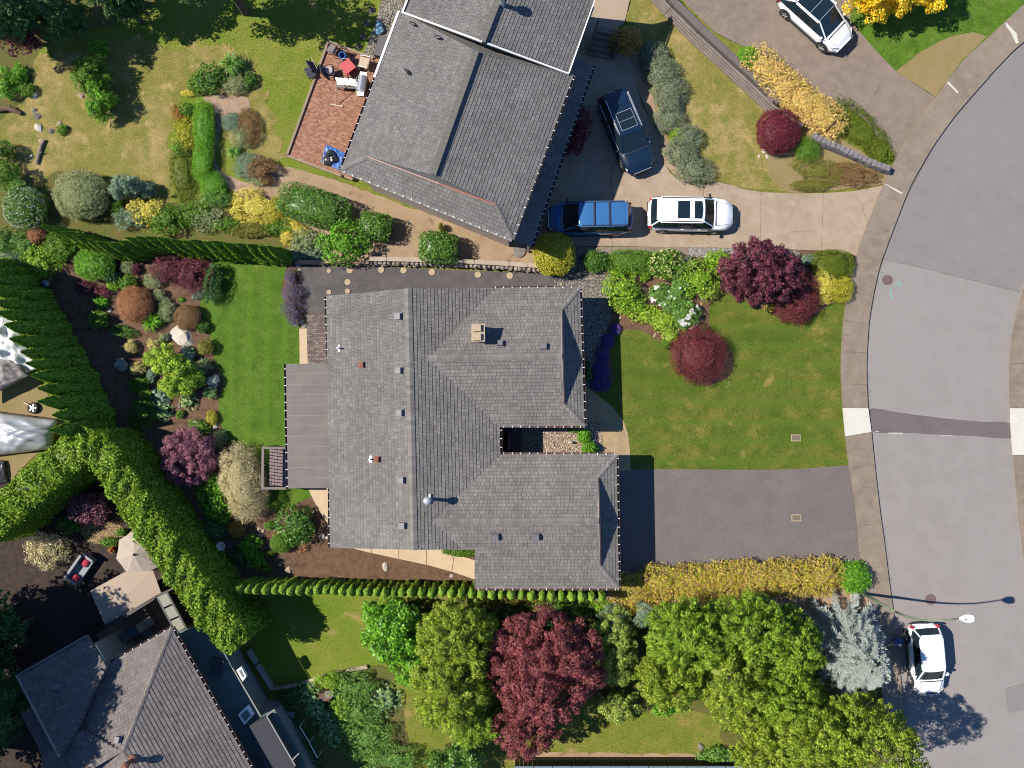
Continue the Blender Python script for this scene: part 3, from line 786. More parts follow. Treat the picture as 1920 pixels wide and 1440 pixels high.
gutter(pc, P(536, 682, 2.42), P(540, 916, 2.42), (-1, 0), mat=M_dark, first=.3)
m = MB()
for t in (0.03, .5, .97):
    q = P(*cl(t, 0), 2.4); MB().box((q.x + .15, q.y, 1.18), (.11, .11, 2.36)).build('post', M_greywood, pc)
MB().bar(P(541, 684, 2.3), P(545, 914, 2.3), .12, .18).build('beam', M_greywood, pc)
# deck landing with a guard rail
dk = thing('wooden_deck', 'small wooden deck with railing beside the patio cover', 'deck', P(515, 874, 0))
zd = 1.0
def dq(px, py, z): return P(px, py, z)
x0, x1 = P(505, 874, zd).x, P(545, 874, zd).x
y0, y1 = P(500, 912, zd).y, P(500, 838, zd).y
nb = 8
for i in range(nb):
    xa = x0 + (x1 - x0) * i / nb; xb = x0 + (x1 - x0) * (i + 1) / nb
    MB().box(((xa + xb) / 2, (y0 + y1) / 2, zd - .02), (xb - xa - .015, y1 - y0, .04)).build('deck_board', plain('weathered_deck', C(158, 140, 140), .85, var=.12, bump=.2), dk)
for xx in (x0 + .05, x1 - .05):
    for yy in (y0 + .05, y1 - .05): MB().box((xx, yy, zd / 2 - .03), (.1, .1, zd - .06)).build('post', M_greywood, dk)
zr_ = 2.0
M_rail = plain('grey_taupe_paint', C(138, 124, 116), .7)
xr = x0 - .02
MB().box((xr, (y0 + y1) / 2, zr_), (.15, y1 - y0 + .15, .05)).build('handrail', M_rail, dk)
for yy in (y0 - .0, y1 + .0): MB().box(((xr + x1) / 2 + .08, yy, zr_ - .003), (x1 - xr, .14, .05)).build('handrail', M_rail, dk)
for i in range(12):
    yy = y0 + .1 + (y1 - y0 - .2) * i / 11
    MB().box((xr, yy, (zd + zr_) / 2 - .03), (.04, .04, zr_ - zd)).build('baluster', M_dark, dk)
for yy in (y0, y1):
    for i in range(6): MB().box((xr + .2 + i * .18, yy, (zd + zr_) / 2 - .03), (.04, .04, zr_ - zd)).build('baluster', M_dark, dk)
for yy in (y0, y1):
    MB().box((xr, yy, zr_ / 2 - .03), (.1, .1, zr_ - .06)).build('post', M_rail, dk)

# ---- upper neighbour's house (turned)
uh = thing('hipped_grey_house', 'tall grey shingled house with turned ridge beside the red brick patio', 'house', P(860, 220, 0))
ZU, ZUR = 4.8, 6.3
A, B, Cc, D = P(750, 22, ZU), P(640, 318, ZU), P(960, 449, ZU), P(1075, 142, ZU)
t0 = P(893, 97, ZUR)
uL = plane3(A, B, t0); t1 = on_plane(812, 328, uL); uR = plane3(t0, t1, (Cc + D) / 2)
Cc, D = on_plane(960, 449, uR), on_plane(1075, 142, uR)
g1, g2 = on_plane(690, 293, uL), on_plane(930, 383, uR)
h1, h2 = on_plane(770, 47, uL), on_plane(1032, 156, uR)
sh, deck = MB(), MB()
eu = B - A
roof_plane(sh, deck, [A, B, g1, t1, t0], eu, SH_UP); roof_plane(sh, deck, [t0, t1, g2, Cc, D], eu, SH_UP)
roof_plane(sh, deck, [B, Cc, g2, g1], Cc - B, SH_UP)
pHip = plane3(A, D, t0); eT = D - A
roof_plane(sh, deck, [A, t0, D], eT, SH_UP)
caps(sh, A, t0, down(uL, eu), down(pHip, eT), SH_UP); caps(sh, D, t0, down(uR, eu), down(pHip, eT), SH_UP)
pB = plane3(B, Cc, g1)
caps(sh, B, g1, down(uL, eu), down(pB, Cc - B), SH_UP); caps(sh, Cc, g2, down(uR, eu), down(pB, Cc - B), SH_UP)
# rear part with its own ridge
A2, B2 = P(772, 20, ZU + .25), P(800, -70, ZU + .25)
k0 = P(904, 80, ZUR + .05); k1 = P(962, -70, ZUR + .05)
vL = plane3(A2, k0, k1); vR = plane3(k0, k1, P(1085, 70, ZU + .1))
E2, F2 = on_plane(1066, 140, vR), on_plane(1140, -70, vR)
A2, B2 = on_plane(755, 25, vL), on_plane(792, -70, vL)
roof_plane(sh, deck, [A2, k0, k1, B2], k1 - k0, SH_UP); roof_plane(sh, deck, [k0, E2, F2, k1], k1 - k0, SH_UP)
rf = deck.build('roof', M_under, uh)
sh.build('shingles', M_shing, rf)['kind'] = 'stuff'
up = Vector((0, 0, 1))
M_rv = plain('ridge_vent_shingle', C(128, 124, 118), .9, bump=.3, var=.1)
for p, q, f in ((t0, t1, 24), (k0, k1, 14)):
    d = (q - p) / f; sd = Vector((-d.y, d.x, 0)).normalized()
    for i in range(f):
        MB().box(p + d * (i + .5) + up * .1, (d.length - .012, .34, .08), m=Matrix((d.normalized(), d.normalized().cross(up).normalized() * -1, up)).transposed()).build('ridge_cap', M_rv, rf)
m = MB(); m.bar(A + up * .07, A.lerp(D, .01) + up * .07, .1, .1)
bb = MB(); bb.bar(A2 + up * .1, k0 + up * .1, .07, .1); bb.build('barge_board', M_clip, uh)
bb = MB(); bb.bar(k0 + (E2 - k0) * .06 + up * .1, E2 + up * .1, .07, .1); bb.build('barge_board', M_clip, uh)
bb = MB(); bb.bar(A2 + up * .08, B2 + up * .08, .1, .1); bb.build('fascia', M_clip, uh)
bb = MB(); bb.bar(E2 + up * .08, F2 + up * .08, .06, .06); bb.build('fascia', M_clip, uh)
# lower gable face and its flashing line
MB().add([g1, g2, t1, g1 + eu.normalized() * -.12, g2 + eu.normalized() * -.12, t1 + eu.normalized() * -.12], [(0, 1, 2), (5, 4, 3), (0, 2, 5, 3), (1, 4, 5, 2)]).build('gable_end', M_siding2, uh)
MB().bar(g1 + eu.normalized() * .05 + up * .06, g1.lerp(g2, .56) + eu.normalized() * .05 + up * .06, .07, .04).build('flashing', plain('pinkish_flashing', C(206, 168, 160), .5), uh)
MB().bar(g1.lerp(g2, .56) + eu.normalized() * .05 + up * .06, g2 + eu.normalized() * .05 + up * .06, .07, .04).build('flashing', plain('rusty_flashing', C(186, 120, 100), .6), uh)
oL = Vector((-(B - A).y, (B - A).x, 0)).normalized(); oL = -oL if oL.x > 0 else oL
gutter(uh, A.lerp(B, .42), B, oL, step=.5); gutter(uh, D, Cc, -oL, step=.5)
MB().bar(A + oL * .06, A.lerp(B, .42) + oL * .06, .12, .12).build('fascia', M_clip, uh)
oB = (B - A).normalized(); oB.z = 0
gutter(uh, B, Cc, oB, step=.5, mat=M_siding2)
# walls
cen = (A + B + Cc + D) / 4
def inset(p, d): v = Vector((cen.x - p.x, cen.y - p.y, 0)); return p + v.normalized() * d
MB().prism([inset(p, .75) for p in (A, B, Cc, D)], 0, 4.72).build('wall', plain('pinkish_siding', C(214, 200, 192), .7, var=.05, bscale=6), uh)
MB().prism([P(800, 0, 4.9), P(900, 90, 4.9), P(1045, 120, 4.9), P(1100, -60, 4.9), P(830, -60, 4.9)], 0, 4.75).build('wall', MATS['pinkish_siding'], uh)
wB, wC = inset(B, .75), inset(Cc, .75)
for t in (.25, .55, .8): wall_window(uh, wB, wC, t, 1.3, 3.0, 4.2)
# lower strip roof on the right, in the house's shade
L1 = [P(1070, 105, 3.0), P(1113, 122, 2.75), P(996, 462, 2.75), P(955, 446, 3.0)]
sh, deck = MB(), MB()
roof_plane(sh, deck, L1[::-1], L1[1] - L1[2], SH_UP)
lr = deck.build('porch_roof', M_under, uh); sh.build('shingles', M_shing, lr)['kind'] = 'stuff'
gutter(uh, L1[1], L1[2], -oL, step=.34, mat=M_dark)
for t in (.02, .25, .5, .75, .98):
    q = L1[1].lerp(L1[2], t) + oL * .25; MB().box((q.x, q.y, 1.3), (.14, .14, 2.6), math.atan2(eu.y, eu.x)).build('post', M_siding2, uh)
v = MB().lathe(on_plane(942, 10, vR), [(.12, -.2), (.12, .8), (.24, .82), (.26, .95), (.1, 1.1)], 18).build('flue', MATS['flue_metal'], uh)
# ---- three crows on that roof
def crow(px, py, pl, ang, label):
    p = on_plane(px, py, pl) + pl[1] * .03
    t = thing('black_bird', label, 'bird', p, ang, 'birds on the shingled roof')
    S = []; F_ = []
    prof = [(-.24, .03, .005), (-.15, .05, .03), (-.05, .075, .065), (.05, .07, .075), (.11, .045, .06), (.15, .045, .05), (.19, .03, .03), (.25, .006, .006)]
    n = 8
    zc = [.12, .13, .14, .16, .19, .215, .215, .2]
    for (x, w, h), z in zip(prof, zc):
        for j in range(n):
            a_ = 2 * math.pi * j / n; S.append((x, w * math.cos(a_), z + h * math.sin(a_)))
    for i in range(len(prof) - 1):
        for j in range(n): F_.append((i * n + j, (i + 1) * n + j, (i + 1) * n + (j + 1) % n, i * n + (j + 1) % n))
    F_.append(tuple(range(n))); F_.append(tuple((len(prof) - 1) * n + j for j in range(n))[::-1])
    me = bpy.data.meshes.new('body'); me.from_pydata(S, [], F_); link('body', me, t, M_dark)
    for s in (-1, 1):
        me = bpy.data.meshes.new('wing')
        me.from_pydata([(.07, .05 * s, .19), (.0, .1 * s, .17), (-.2, .09 * s, .13), (-.22, .04 * s, .15), (.06, .04 * s, .21), (-.1, .05 * s, .19)], [], [(0, 1, 5, 4), (1, 2, 3, 5), (0, 4, 5, 1), (1, 5, 3, 2)])
        link('wing', me, t, M_dark)
        me = MB().tube([(0, .03 * s, .1), (.01, .03 * s, 0)], .008, 5).mesh('leg'); link('leg', me, t, M_dark)
crow(775, 48, uL, -.6, 'black bird nearest the white barge board corner of the turned roof')
crow(822, 73, uL, -.5, 'black bird nearest the long ridge of the turned roof')
crow(765, 137, uL, 2.4, 'black bird lowest on the slope above the brick patio')
# ---- lower-left neighbour's house
lh = thing('hipped_brown_house', 'brown-grey hipped house half in tree shade at the lower corner', 'house', P(250, 1350, 0))
ZL = 4.2
k = P(322, 1177, ZL); m1 = P(200, 1248, ZL); m2 = P(480, 1455, ZL); 
tip = P(230, 1409, 6.2)
pT = plane3(k, m1, tip); pR = plane3(k, m2, tip)
sh, deck = MB(), MB()
rEnd = tip + (m2 - k).normalized() * 9 ; rEnd.z = tip.z
lowR = k + (m2 - k).normalized() * 16
farL = on_plane(20, 1350, pT)
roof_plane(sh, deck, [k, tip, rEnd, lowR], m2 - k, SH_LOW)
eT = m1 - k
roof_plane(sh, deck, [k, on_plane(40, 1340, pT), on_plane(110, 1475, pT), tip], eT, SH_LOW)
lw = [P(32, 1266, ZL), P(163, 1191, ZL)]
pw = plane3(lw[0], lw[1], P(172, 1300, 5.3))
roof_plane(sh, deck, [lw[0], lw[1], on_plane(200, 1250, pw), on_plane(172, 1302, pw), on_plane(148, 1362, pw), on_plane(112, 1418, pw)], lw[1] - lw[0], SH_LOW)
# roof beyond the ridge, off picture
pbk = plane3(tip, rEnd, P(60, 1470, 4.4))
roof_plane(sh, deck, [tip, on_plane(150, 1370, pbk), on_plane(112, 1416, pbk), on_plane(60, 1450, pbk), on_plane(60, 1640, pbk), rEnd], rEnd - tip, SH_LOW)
caps(sh, k, tip, down(pT, eT), down(pR, m2 - k), SH_LOW)
rf = deck.build('roof', M_under, lh); sh.build('shingles', M_shing, rf)['kind'] = 'stuff'
oT = Vector((-eT.y, eT.x, 0)).normalized(); oT = oT if oT.y > 0 else -oT
dR_ = (m2 - k).normalized(); oR = Vector((-dR_.y, dR_.x, 0)); oR = oR if oR.x > 0 else -oR
gutter(lh, m1, k, oT, step=.5); gutter(lh, k, lowR, oR, step=.42)
MB().bar(lw[0] + up * .05, lw[1] + up * .05, .06, .12).build('fascia', M_siding2, lh)
MB().bar(lw[0] + up * .05, on_plane(112, 1418, pw) + up * .05, .06, .12).build('fascia', M_siding2, lh)
MB().bar(on_plane(194, 1252, pT) + up * .05, on_plane(174, 1298, pT) + up * .05, .12, .05).build('valley_flashing', plain('tan_flashing', C(206, 160, 120), .6), lh)
pipe_vent(lh, 249, 1424, pR, .12, .7, plain('rusty_flue', C(150, 96, 80), .6))
box_vent(lh, 224, 1387, pT, .3); box_vent(lh, 108, 1287, pw, .34)
MB().prism([P(60, 1275, ZL), P(160, 1215, ZL), P(200, 1270, ZL), P(312, 1200, ZL), P(445, 1450, ZL), P(440, 1640, ZL), P(100, 1640, ZL)], 0, 4.1).build('wall', M_siding, lh)
# lower wing roof along the right side (in shade), with a skylight
M_teal = plain('blue_grey_membrane', C(96, 118, 116), .7, var=.08, bscale=5)
def slab3(pts, zt, name, mat, parent, th=.14):
    w = PP(pts, zt); return MB().prism(w, zt - th, zt).build(name, mat, parent)
slab3([(326, 1185), (398, 1168), (414, 1208), (436, 1252), (489, 1342), (515, 1330), (562, 1412), (600, 1500), (500, 1500), (420, 1360)], 2.9, 'lower_roof', M_teal, lh)
for a_ in ([(436, 1252), (489, 1342)],): MB().bar(P(*a_[0], 2.95), P(*a_[1], 2.95), .05, .06).build('edge_trim', M_siding2, lh)
MB().prism(PP([(345, 1205), (385, 1190), (400, 1222), (420, 1262), (468, 1348), (500, 1352), (535, 1415), (575, 1500), (480, 1500)], 2.8), 0, 2.74).build('wall', M_siding2, lh)
sk = slab3([(446, 1340), (464, 1323), (475, 1341), (458, 1360)], 3.1, 'skylight', M_white, lh, .22)
MB().prism(PP([(451, 1341), (463, 1330), (470, 1341), (459, 1353)], 3.12), 3.09, 3.115).build('pane', plain('skylight_pane', C(150, 160, 156), .1), sk)
slab3([(466, 1362), (500, 1344), (552, 1432), (560, 1500), (520, 1500)], 3.5, 'upper_flat', plain('dark_membrane', C(64, 66, 76), .9, var=.1), lh, .6)
for a_, b_ in (((500, 1342), (554, 1436)), ((500, 1342), (515, 1330)), ((549, 1424), (561, 1412))): MB().bar(P(*a_, 3.55), P(*b_, 3.55), .06, .06).build('edge_trim', M_siding2, lh)
for a_ in ([(400, 1232), (420, 1240), (412, 1270), (395, 1258)],):
    slab3(a_, 3.1, 'roof_hatch', plain('dark_hatch', C(60, 62, 70), .7), lh, .2)
sk2 = slab3([(443, 1257), (452, 1250), (462, 1268), (455, 1278)], 3.0, 'skylight', M_white, lh, .2)
MB().prism(PP([(447, 1258), (452, 1255), (458, 1267), (455, 1271)], 3.02), 2.99, 3.01).build('pane', MATS['skylight_pane'], sk2)
MB().box(P(181, 1228, 4.0), (.35, 1.0, .3), .55).build('dormer_edge', M_white, lh)
# ------------------------------------------------------------------ street furniture, walls, stones
def lamp():
    base = P(1617, 1112, .1)
    t = thing('street_lamp', 'tall pale green street lamp with curved arm over the road', 'street lamp', base)
    M_lamp = plain('pale_green_paint', C(134, 152, 126), .5)
    pts = [(0, 0, 0), (0, 0, 2), (0, 0, 4.0), (.06, .02, 4.8), (.28, .08, 5.6), (.68, .18, 6.25), (1.2, .33, 6.58), (1.75, .45, 6.7)]
    pts = [base + Vector(p) for p in pts]
    MB().tube(pts[:3], [.09, .08, .065], 12).build('pole', M_lamp, t, True)
    MB().tube(pts[2:], [.065, .06, .052, .045, .04, .036], 10).build('arm', M_lamp, t, True)
    MB().lathe(base, [(.2, 0), (.2, .05), (.13, .09), (.12, .3)], 14).build('base', M_lamp, t)
    h = pts[-1]
    out = []
    prof = [(0, .05, .05), (.12, .12, .07), (.28, .2, .09), (.5, .22, .1), (.68, .2, .08), (.74, .12, .05)]
    vs = []; fs = []; n = 10
    for x, w, hh in prof:
        for j in range(n):
            a = 2 * math.pi * j / n; vs.append(h + Vector((x, w * math.cos(a), .03 + hh * math.sin(a))))
    for i in range(len(prof) - 1):
        for j in range(n): fs.append((i * n + j, (i + 1) * n + j, (i + 1) * n + (j + 1) % n, i * n + (j + 1) % n))
    fs += [tuple(range(n)), tuple((len(prof) - 1) * n + j for j in range(n))[::-1]]
    MB().add(vs, fs).build('lamp_head', M_white, t, True)
    MB().lathe(h + Vector((.24, 0, .12)), [(.03, -.02), (.035, .05), (.02, .07)], 10).build('photocell', M_dark, t)
lamp()
def manhole(px, py, label):
    p = P(px, py, 0)
    t = thing('manhole_cover', label, 'manhole cover', p, 0, 'manhole covers in the road')
    MB().lathe(p, [(.31, -.02), (.31, .012), (.27, .012)], 28).build('rim', plain('rusty_iron', C(120, 100, 96), .8, var=.15), t)
    MB().lathe(p, [(.265, -.02), (.265, .016)], 28).build('lid', plain('brown_iron', C(134, 110, 106), .75, var=.12), t)
    for i in range(5):
        MB().box(p + Vector((0, -.16 + i * .08, .02)), (2 * math.sqrt(.24 ** 2 - (.16 - i * .08) ** 2) * .9, .018, .012)).build('rib', MATS['rusty_iron'], t)
manhole(1664, 525, 'round iron manhole cover with aqua paint marks beside it')
manhole(1745, 1124, 'round iron manhole cover under the street lamp shadow')
def box_cover(px, py, z, label):
    p = P(px, py, z)
    t = thing('meter_box', label, 'utility box', p, 0, 'meter boxes set in the ground')
    MB().prism([(p.x - .28, p.y - .2), (p.x + .28, p.y - .2), (p.x + .28, p.y + .2), (p.x - .28, p.y + .2)], z - .1, z + .012).build('frame', plain('cream_concrete_rim', C(216, 194, 160), .8), t)
    MB().prism([(p.x - .235, p.y - .155), (p.x + .235, p.y - .155), (p.x + .235, p.y + .155), (p.x - .235, p.y + .155)], z - .1, z + .018).build('lid', plain('meter_lid', C(138, 122, 108), .8, var=.1), t)
box_cover(1493, 971, .022, 'small rectangular meter box in the asphalt driveway')
box_cover(1492, 821, .012, 'small rectangular meter box in the front lawn')
# stepping discs on the ground fabric
sp = [(617, 508, .14), (656, 507, .19), (652, 529, .19), (715, 506, .19), (757, 507, .2), (810, 510, .2), (896, 515, .2), (956, 517, .2), (617, 548, .15), (652, 546, .16)]
M_disc = plain('beige_disc', C(212, 190, 158), .85, var=.12, bump=.3)
words = ['smallest round stepping stone nearest the purple lavender', 'round stepping stone second from the lavender, beside the stone wall', 'round stepping stone set below the wall side row', 'round stepping stone third along the wall side row', 'round stepping stone fourth along the wall side row', 'round stepping stone fifth along the wall side row, above the main ridge', 'round stepping stone between the fifth one and the last one', 'last round stepping stone, nearest the golden ball shrub', 'round stepping stone half under the roof corner', 'round stepping stone half under the sloping roof edge']
for (x, y, r), wd in zip(sp, words):
    o = MB().lathe(P(x, y, .01), [(r, -.03), (r, .03), (r * .96, .04), (r * .6, .04), (r * .55, .036)], 22).build('stepping_stone', M_disc)
    tag(o, wd, 'stepping stone', 'round stepping stones on the fabric')
# dark square stepping stones
for i, (x, y) in enumerate([(697, 20), (689, 45), (681, 68), (673, 87)]):
    w = [P(x + random.uniform(6, 8) * math.cos(a) , y + random.uniform(6, 8) * math.sin(a), .01) for a in [j * 1.047 + .3 for j in range(6)]]
    o = MB().prism(w, -.03, .03).build('stepping_stone', plain('dark_flagstone', C(112, 98, 88), .85, var=.15))
    tag(o, ['dark flagstone in the lawn highest up beside the pebble strip', 'dark flagstone in the lawn level with the blue bag', 'dark flagstone in the lawn third down beside the pebbles', 'dark flagstone in the lawn nearest the brick patio corner'][i], 'stepping stone', 'flagstones beside the pebble strip')
# rocks
def rock_mesh(seed, flat=.6, n1=9, n2=6):
    r = random.Random(seed); vs = []; fs = []
    dirs = [(r.uniform(-1, 1), r.uniform(-1, 1), r.uniform(-1, 1), r.uniform(.6, .95)) for _ in range(7)]
    for i in range(n2 + 1):
        t = math.pi * i / n2
        for j in range(n1):
            p = 2 * math.pi * j / n1
            v = Vector((math.sin(t) * math.cos(p), math.sin(t) * math.sin(p), math.cos(t)))
            k = 1.0
            for dx, dy, dz, c in dirs:
                d = Vector((dx, dy, dz)).normalized(); q = v.dot(d)
                if q > c * .8: k = min(k, c * .8 / q)
            v = v * k * r.uniform(.95, 1.05); vs.append((v.x, v.y, max(-.3, v.z * flat)))
    for i in range(n2):
        for j in range(n1): fs.append((i * n1 + j, (i + 1) * n1 + j, (i + 1) * n1 + (j + 1) % n1, i * n1 + (j + 1) % n1))
    me = bpy.data.meshes.new('rock'); me.from_pydata(vs, [], fs); return me
M_rockb = plain('beige_rock', C(204, 180, 154), .9, var=.18, bump=.8, bscale=14)
M_rockw = plain('white_rock', C(232, 222, 206), .85, var=.12, bump=.7, bscale=14)
M_rockg = plain('grey_rock', C(150, 140, 132), .9, var=.2, bump=.8, bscale=14)
def rock(px, py, rx, ry, label, mat=M_rockb, rot=0, h=None, name='rock', z=0, parent=None, cat='rock', group=None):
    me = rock_mesh(hash((px, py)) % 9973)
    o = link(name, me, parent, mat)
    p = P(px, py, z) - parent_origin(parent)
    s = M_PX
    o.location = p + Vector((0, 0, .0)); o.rotation_euler = (0, 0, math.radians(rot)); o.scale = (rx * s, ry * s, h if h else min(rx, ry) * s * 1.0)
    if parent is None: tag(o, label, cat, group)
    return o
rock(341, 631, 38, 20, 'large flat beige boulder in the brown planting bed', M_rockw, -32, .5, 'boulder')
for a in [(67, 177, 10, 8, 'white rock highest of the rock line in the dry lawn', M_rockw), (64, 207, 9, 7, 'pale rock second from top of the rock line in the dry lawn', M_rockg), (69, 219, 11, 8, 'broad grey rock in the middle of the dry lawn rock line', M_rockg), (73, 241, 9, 11, 'pale rock at the bend of the dry lawn rock line', M_rockw), (97, 245, 8, 8, 'round grey rock beside the tuft in the dry lawn', M_rockg), (110, 232, 7, 6, 'small tan rock beside the tuft in the dry lawn', M_rockb), (76, 264, 4, 6, 'small sliver rock below the rock line bend', M_rockb), (59, 293, 5, 5, 'little pale stone at the bottom of the rock line', M_rockw), (154, 180, 9, 7, 'flat brownish stone beside the tall shrub in the dry lawn', M_rockb),
          (487, 992, 6, 7, 'pale pink stone upper one of the trio in the soil bed', M_rockb), (494, 995, 5, 5, 'pale stone right one of the trio in the soil bed', M_rockb), (488, 1006, 8, 7, 'broad pale stone lowest of the trio in the soil bed', M_rockb),
          (605, 1004, 7, 8, 'white stone beside the cream path end', M_rockw), (613, 1008, 4, 5, 'small white stone touching the roof edge', M_rockw), (722, 1062, 6, 11, 'tall white stone in the soil below the cream path', M_rockw), (847, 1079, 5, 5, 'white stone beside the end of the cream path', M_rockw), (525, 1059, 5, 4, 'small white stone in the soil near the spiky plant', M_rockw), (541, 1071, 11, 8, 'flat pale stone half sunk in the soil by the cedar row', M_rockb),
          (272, 532, 4, 4, 'tiny white stone beside the variegated shrubs', M_rockw), (337, 761, 3, 6, 'slim grey stone between the hostas', M_rockg), (404, 799, 7, 6, 'white stone at the back lawn edge', M_rockw), (344, 652, 5, 4, 'small white stone under the large boulder', M_rockw), (207, 582, 6, 5, 'small white stone beside the grass tuft', M_rockw),
          (1210, 543, 6, 7, 'rounded beige stone between the lime and white flowering shrubs', M_rockb), (1316, 569, 6, 6, 'rounded brown stone at the front bed edge', plain('brown_rock', C(170, 132, 90), .8, var=.2, bump=.5)), (1227, 628, 7, 3, 'flat pale stone at the curved lawn edge', M_rockb), (1163, 596, 4, 3, 'little white stone under the lime shrubs', M_rockw), (1135, 512, 4, 4, 'small pale stone at the gravel corner', M_rockb), (1052, 533, 4, 3, 'small pale stone beside the ground fabric end', M_rockb),
          (1201, 152, 4, 4, 'round tan stone in the planter corner of the concrete drive', M_rockb), (1433, 283, 7, 6, 'white stone under the round maroon shrub', M_rockw), (1424, 293, 5, 4, 'small white stone left of the maroon shrub stones', M_rockw), (1439, 294, 5, 5, 'small white stone lower of the maroon shrub stones', M_rockw), (1563, 1113, 7, 6, 'tan stone below the golden hedge end', M_rockb), (1597, 1118, 4, 5, 'pale stone under the round green shrub by the lamp', M_rockw), (1313, 1399, 7, 9, 'grey boulder on the lower lawn', M_rockg), (1026, 822 - 400, .01, .01, None, M_rockb),
          (971, 468, 12, 12, None, M_rockg), (1405, 1375, 4, 4, None, M_rockg)]:
    if a[4] is None: continue
    rock(*a, rot=random.uniform(0, 90))
# round millstone-like slab by the house corner
o = MB().lathe(P(974, 471, .01), [(.38, -.02), (.4, .05), (.36, .09), (.0, .09)], 22).build('stone_disc', M_rockg); tag(o, 'round grey stone slab at the corner of the tall house', 'stone slab')
# driftwood logs
def log(pts, r, label, mat=M_greywood):
    w = [P(x, y, z) for x, y, z in pts]
    n = len(w)
    t = thing('log', label, 'log', w[0])
    MB().tube(w, [r * (1 - .4 * i / (n - 1)) for i in range(n)], 8).build('trunk', mat, t)
    MB().tube([w[1], w[1] + Vector((.25, .15, .12))], [r * .5, r * .25], 6).build('branch_stub', mat, t)
log([(-5, 205, .15), (15, 203, .2), (30, 208, .18), (40, 213, .1)], .2, 'dark driftwood log at the edge of the dry lawn', M_wood)
log([(69, 308, .05), (73, 290, .1), (78, 272, .12), (84, 262, .1)], .12, 'weathered leaning log below the rock line')
def edging(px, label, n=4, w=.16):
    t = thing('timber_edging', label, 'edging', P(*px[0], 0))
    for i in range(len(px) - 1):
        MB().bar(P(*px[i], .08), P(*px[i + 1], .08), w, .18).build('timber', plain('bleached_timber', C(216, 194, 168), .85, var=.2, bump=.3, bscale=16), t)
edging([(556, 1284), (604, 1268), (640, 1259), (689, 1250)], 'pale timber edging along the lower lawn')
edging([(610, 1264), (650, 1256), (688, 1248)], 'second pale timber lying on the lower lawn edging', w=.1)
# statue-like white bird ornament in the courtyard
t = thing('garden_ornament', 'small white stone bird ornament on the courtyard gravel', 'ornament', P(1068, 829, .04))
b0 = P(1068, 829, .04)
MB().lathe(b0 + Vector((0, 0, .0)), [(.09, 0), (.1, .05), (.05, .1), (.04, .2)], 10).build('pedestal', M_rockw, t)
MB().tube([b0 + Vector((-.16, .02, .25)), b0 + Vector((-.05, 0, .27)), b0 + Vector((.08, -.01, .27)), b0 + Vector((.28, -.05, .24))], [.03, .09, .08, .01], 8).build('body', M_rockw, t, True)
MB().tube([b0 + Vector((-.13, .02, .28)), b0 + Vector((-.17, .02, .36)), b0 + Vector((-.22, .02, .36))], [.04, .045, .01], 8).build('neck', M_rockw, t, True)
# glass gazing ball, white round ornament
t = thing('gazing_ball', 'dark glass gazing ball at the tall hedge corner', 'ornament', P(87, 532, 0))
MB().lathe(P(87, 532, 0), [(.14, 0), (.1, .1), (.08, .4), (.12, .45)], 14).build('stand', M_rockg, t)
MB().lathe(P(87, 532, .68), [(.26 * math.sin(math.pi * i / 12), -.26 * math.cos(math.pi * i / 12)) for i in range(1, 12)], 20).build('globe', plain('dark_mirror', (.1, .12, .15, 1), .08, .6), t, True)
t = thing('bird_bath', 'pale round bird bath in the shade of the clipped hedge', 'bird bath', P(423, 1020, 0))
MB().lathe(P(423, 1020, 0), [(.18, 0), (.1, .1), (.08, .55), (.26, .66), (.28, .72), (.22, .72), (.05, .67)], 20).build('basin', M_rockw, t)
MB().lathe(P(423, 1020, .69), [(.2, 0), (.2, .006)], 18).build('water', M_glass, t)
t = thing('plant_pot', 'pale blue round pot beside the shaded path', 'pot', P(549, 1336, 0))
MB().lathe(P(549, 1336, 0), [(.12, 0), (.16, .25), (.2, .3), (.2, .34), (.16, .34), (.14, .2)], 16).build('pot', plain('pale_blue', C(190, 200, 206), .5), t)
t = thing('garden_box', 'small flat-topped wooden box among the hostas', 'box', P(613, 1303, 0))
MB().box(P(613, 1303, .35), (.75, .45, .7), .05).build('body', M_wood, t); MB().box(P(617, 1302, .73), (.5, .42, .05), .05).build('lid', M_greywood, t)

# ---- stone retaining wall between the two houses
rw = thing('stone_retaining_wall', 'long low stone retaining wall with concrete cap between the two houses', 'wall', P(800, 497, 0))
top_px = [(560, 489), (640, 489), (720, 490), (820, 492), (920, 497), (1000, 502), (1060, 507)]
def along(px, step):
    pts = [Vector(p) for p in px]; d = arc(pts); s = 0; out = []
    while s < d[-1]: out.append(at_len(pts, d, s)); s += step
    return out
meshes = [rock_mesh(i * 7 + 3, .8) for i in range(5)]
for i, q in enumerate(along(top_px, 8.5)):
    for row in range(2):
        o = link('stone', random.choice(meshes), rw, None)
        if not o.data.materials: o.data.materials.append(plain('mixed_wall_stone', C(176, 162, 150), .9, var=.35, bump=.8, bscale=8))
        o.location = P(q.x + random.uniform(-1, 1) + row * 4, q.y + 3.2 + row * 2, .16 + .22 * (1 - row)) - parent_origin(rw)
        o.rotation_euler = (0, 0, random.uniform(0, 6)); k_ = random.uniform(.11, .17); o.scale = (k_ * 1.3, k_, k_)
capx = along([(a, b - 4) for a, b in top_px], 33)
for i in range(len(capx) - 1):
    if capx[i].x < 690:
        MB().bar(P(capx[i].x + .4, capx[i].y + 6, .5), P(capx[i + 1].x - .4, capx[i + 1].y + 6, .5), .18, .14).build('cap_stone', plain('sandstone', C(216, 178, 138), .85, var=.2, bump=.4, bscale=12), rw)
    else:
        MB().bar(P(capx[i].x + .4, capx[i].y, .5), P(capx[i + 1].x - .4, capx[i + 1].y, .5), .26, .16).build('cap_stone', plain('pale_cap', C(206, 190, 170), .85, var=.12, bump=.3, bscale=12), rw)
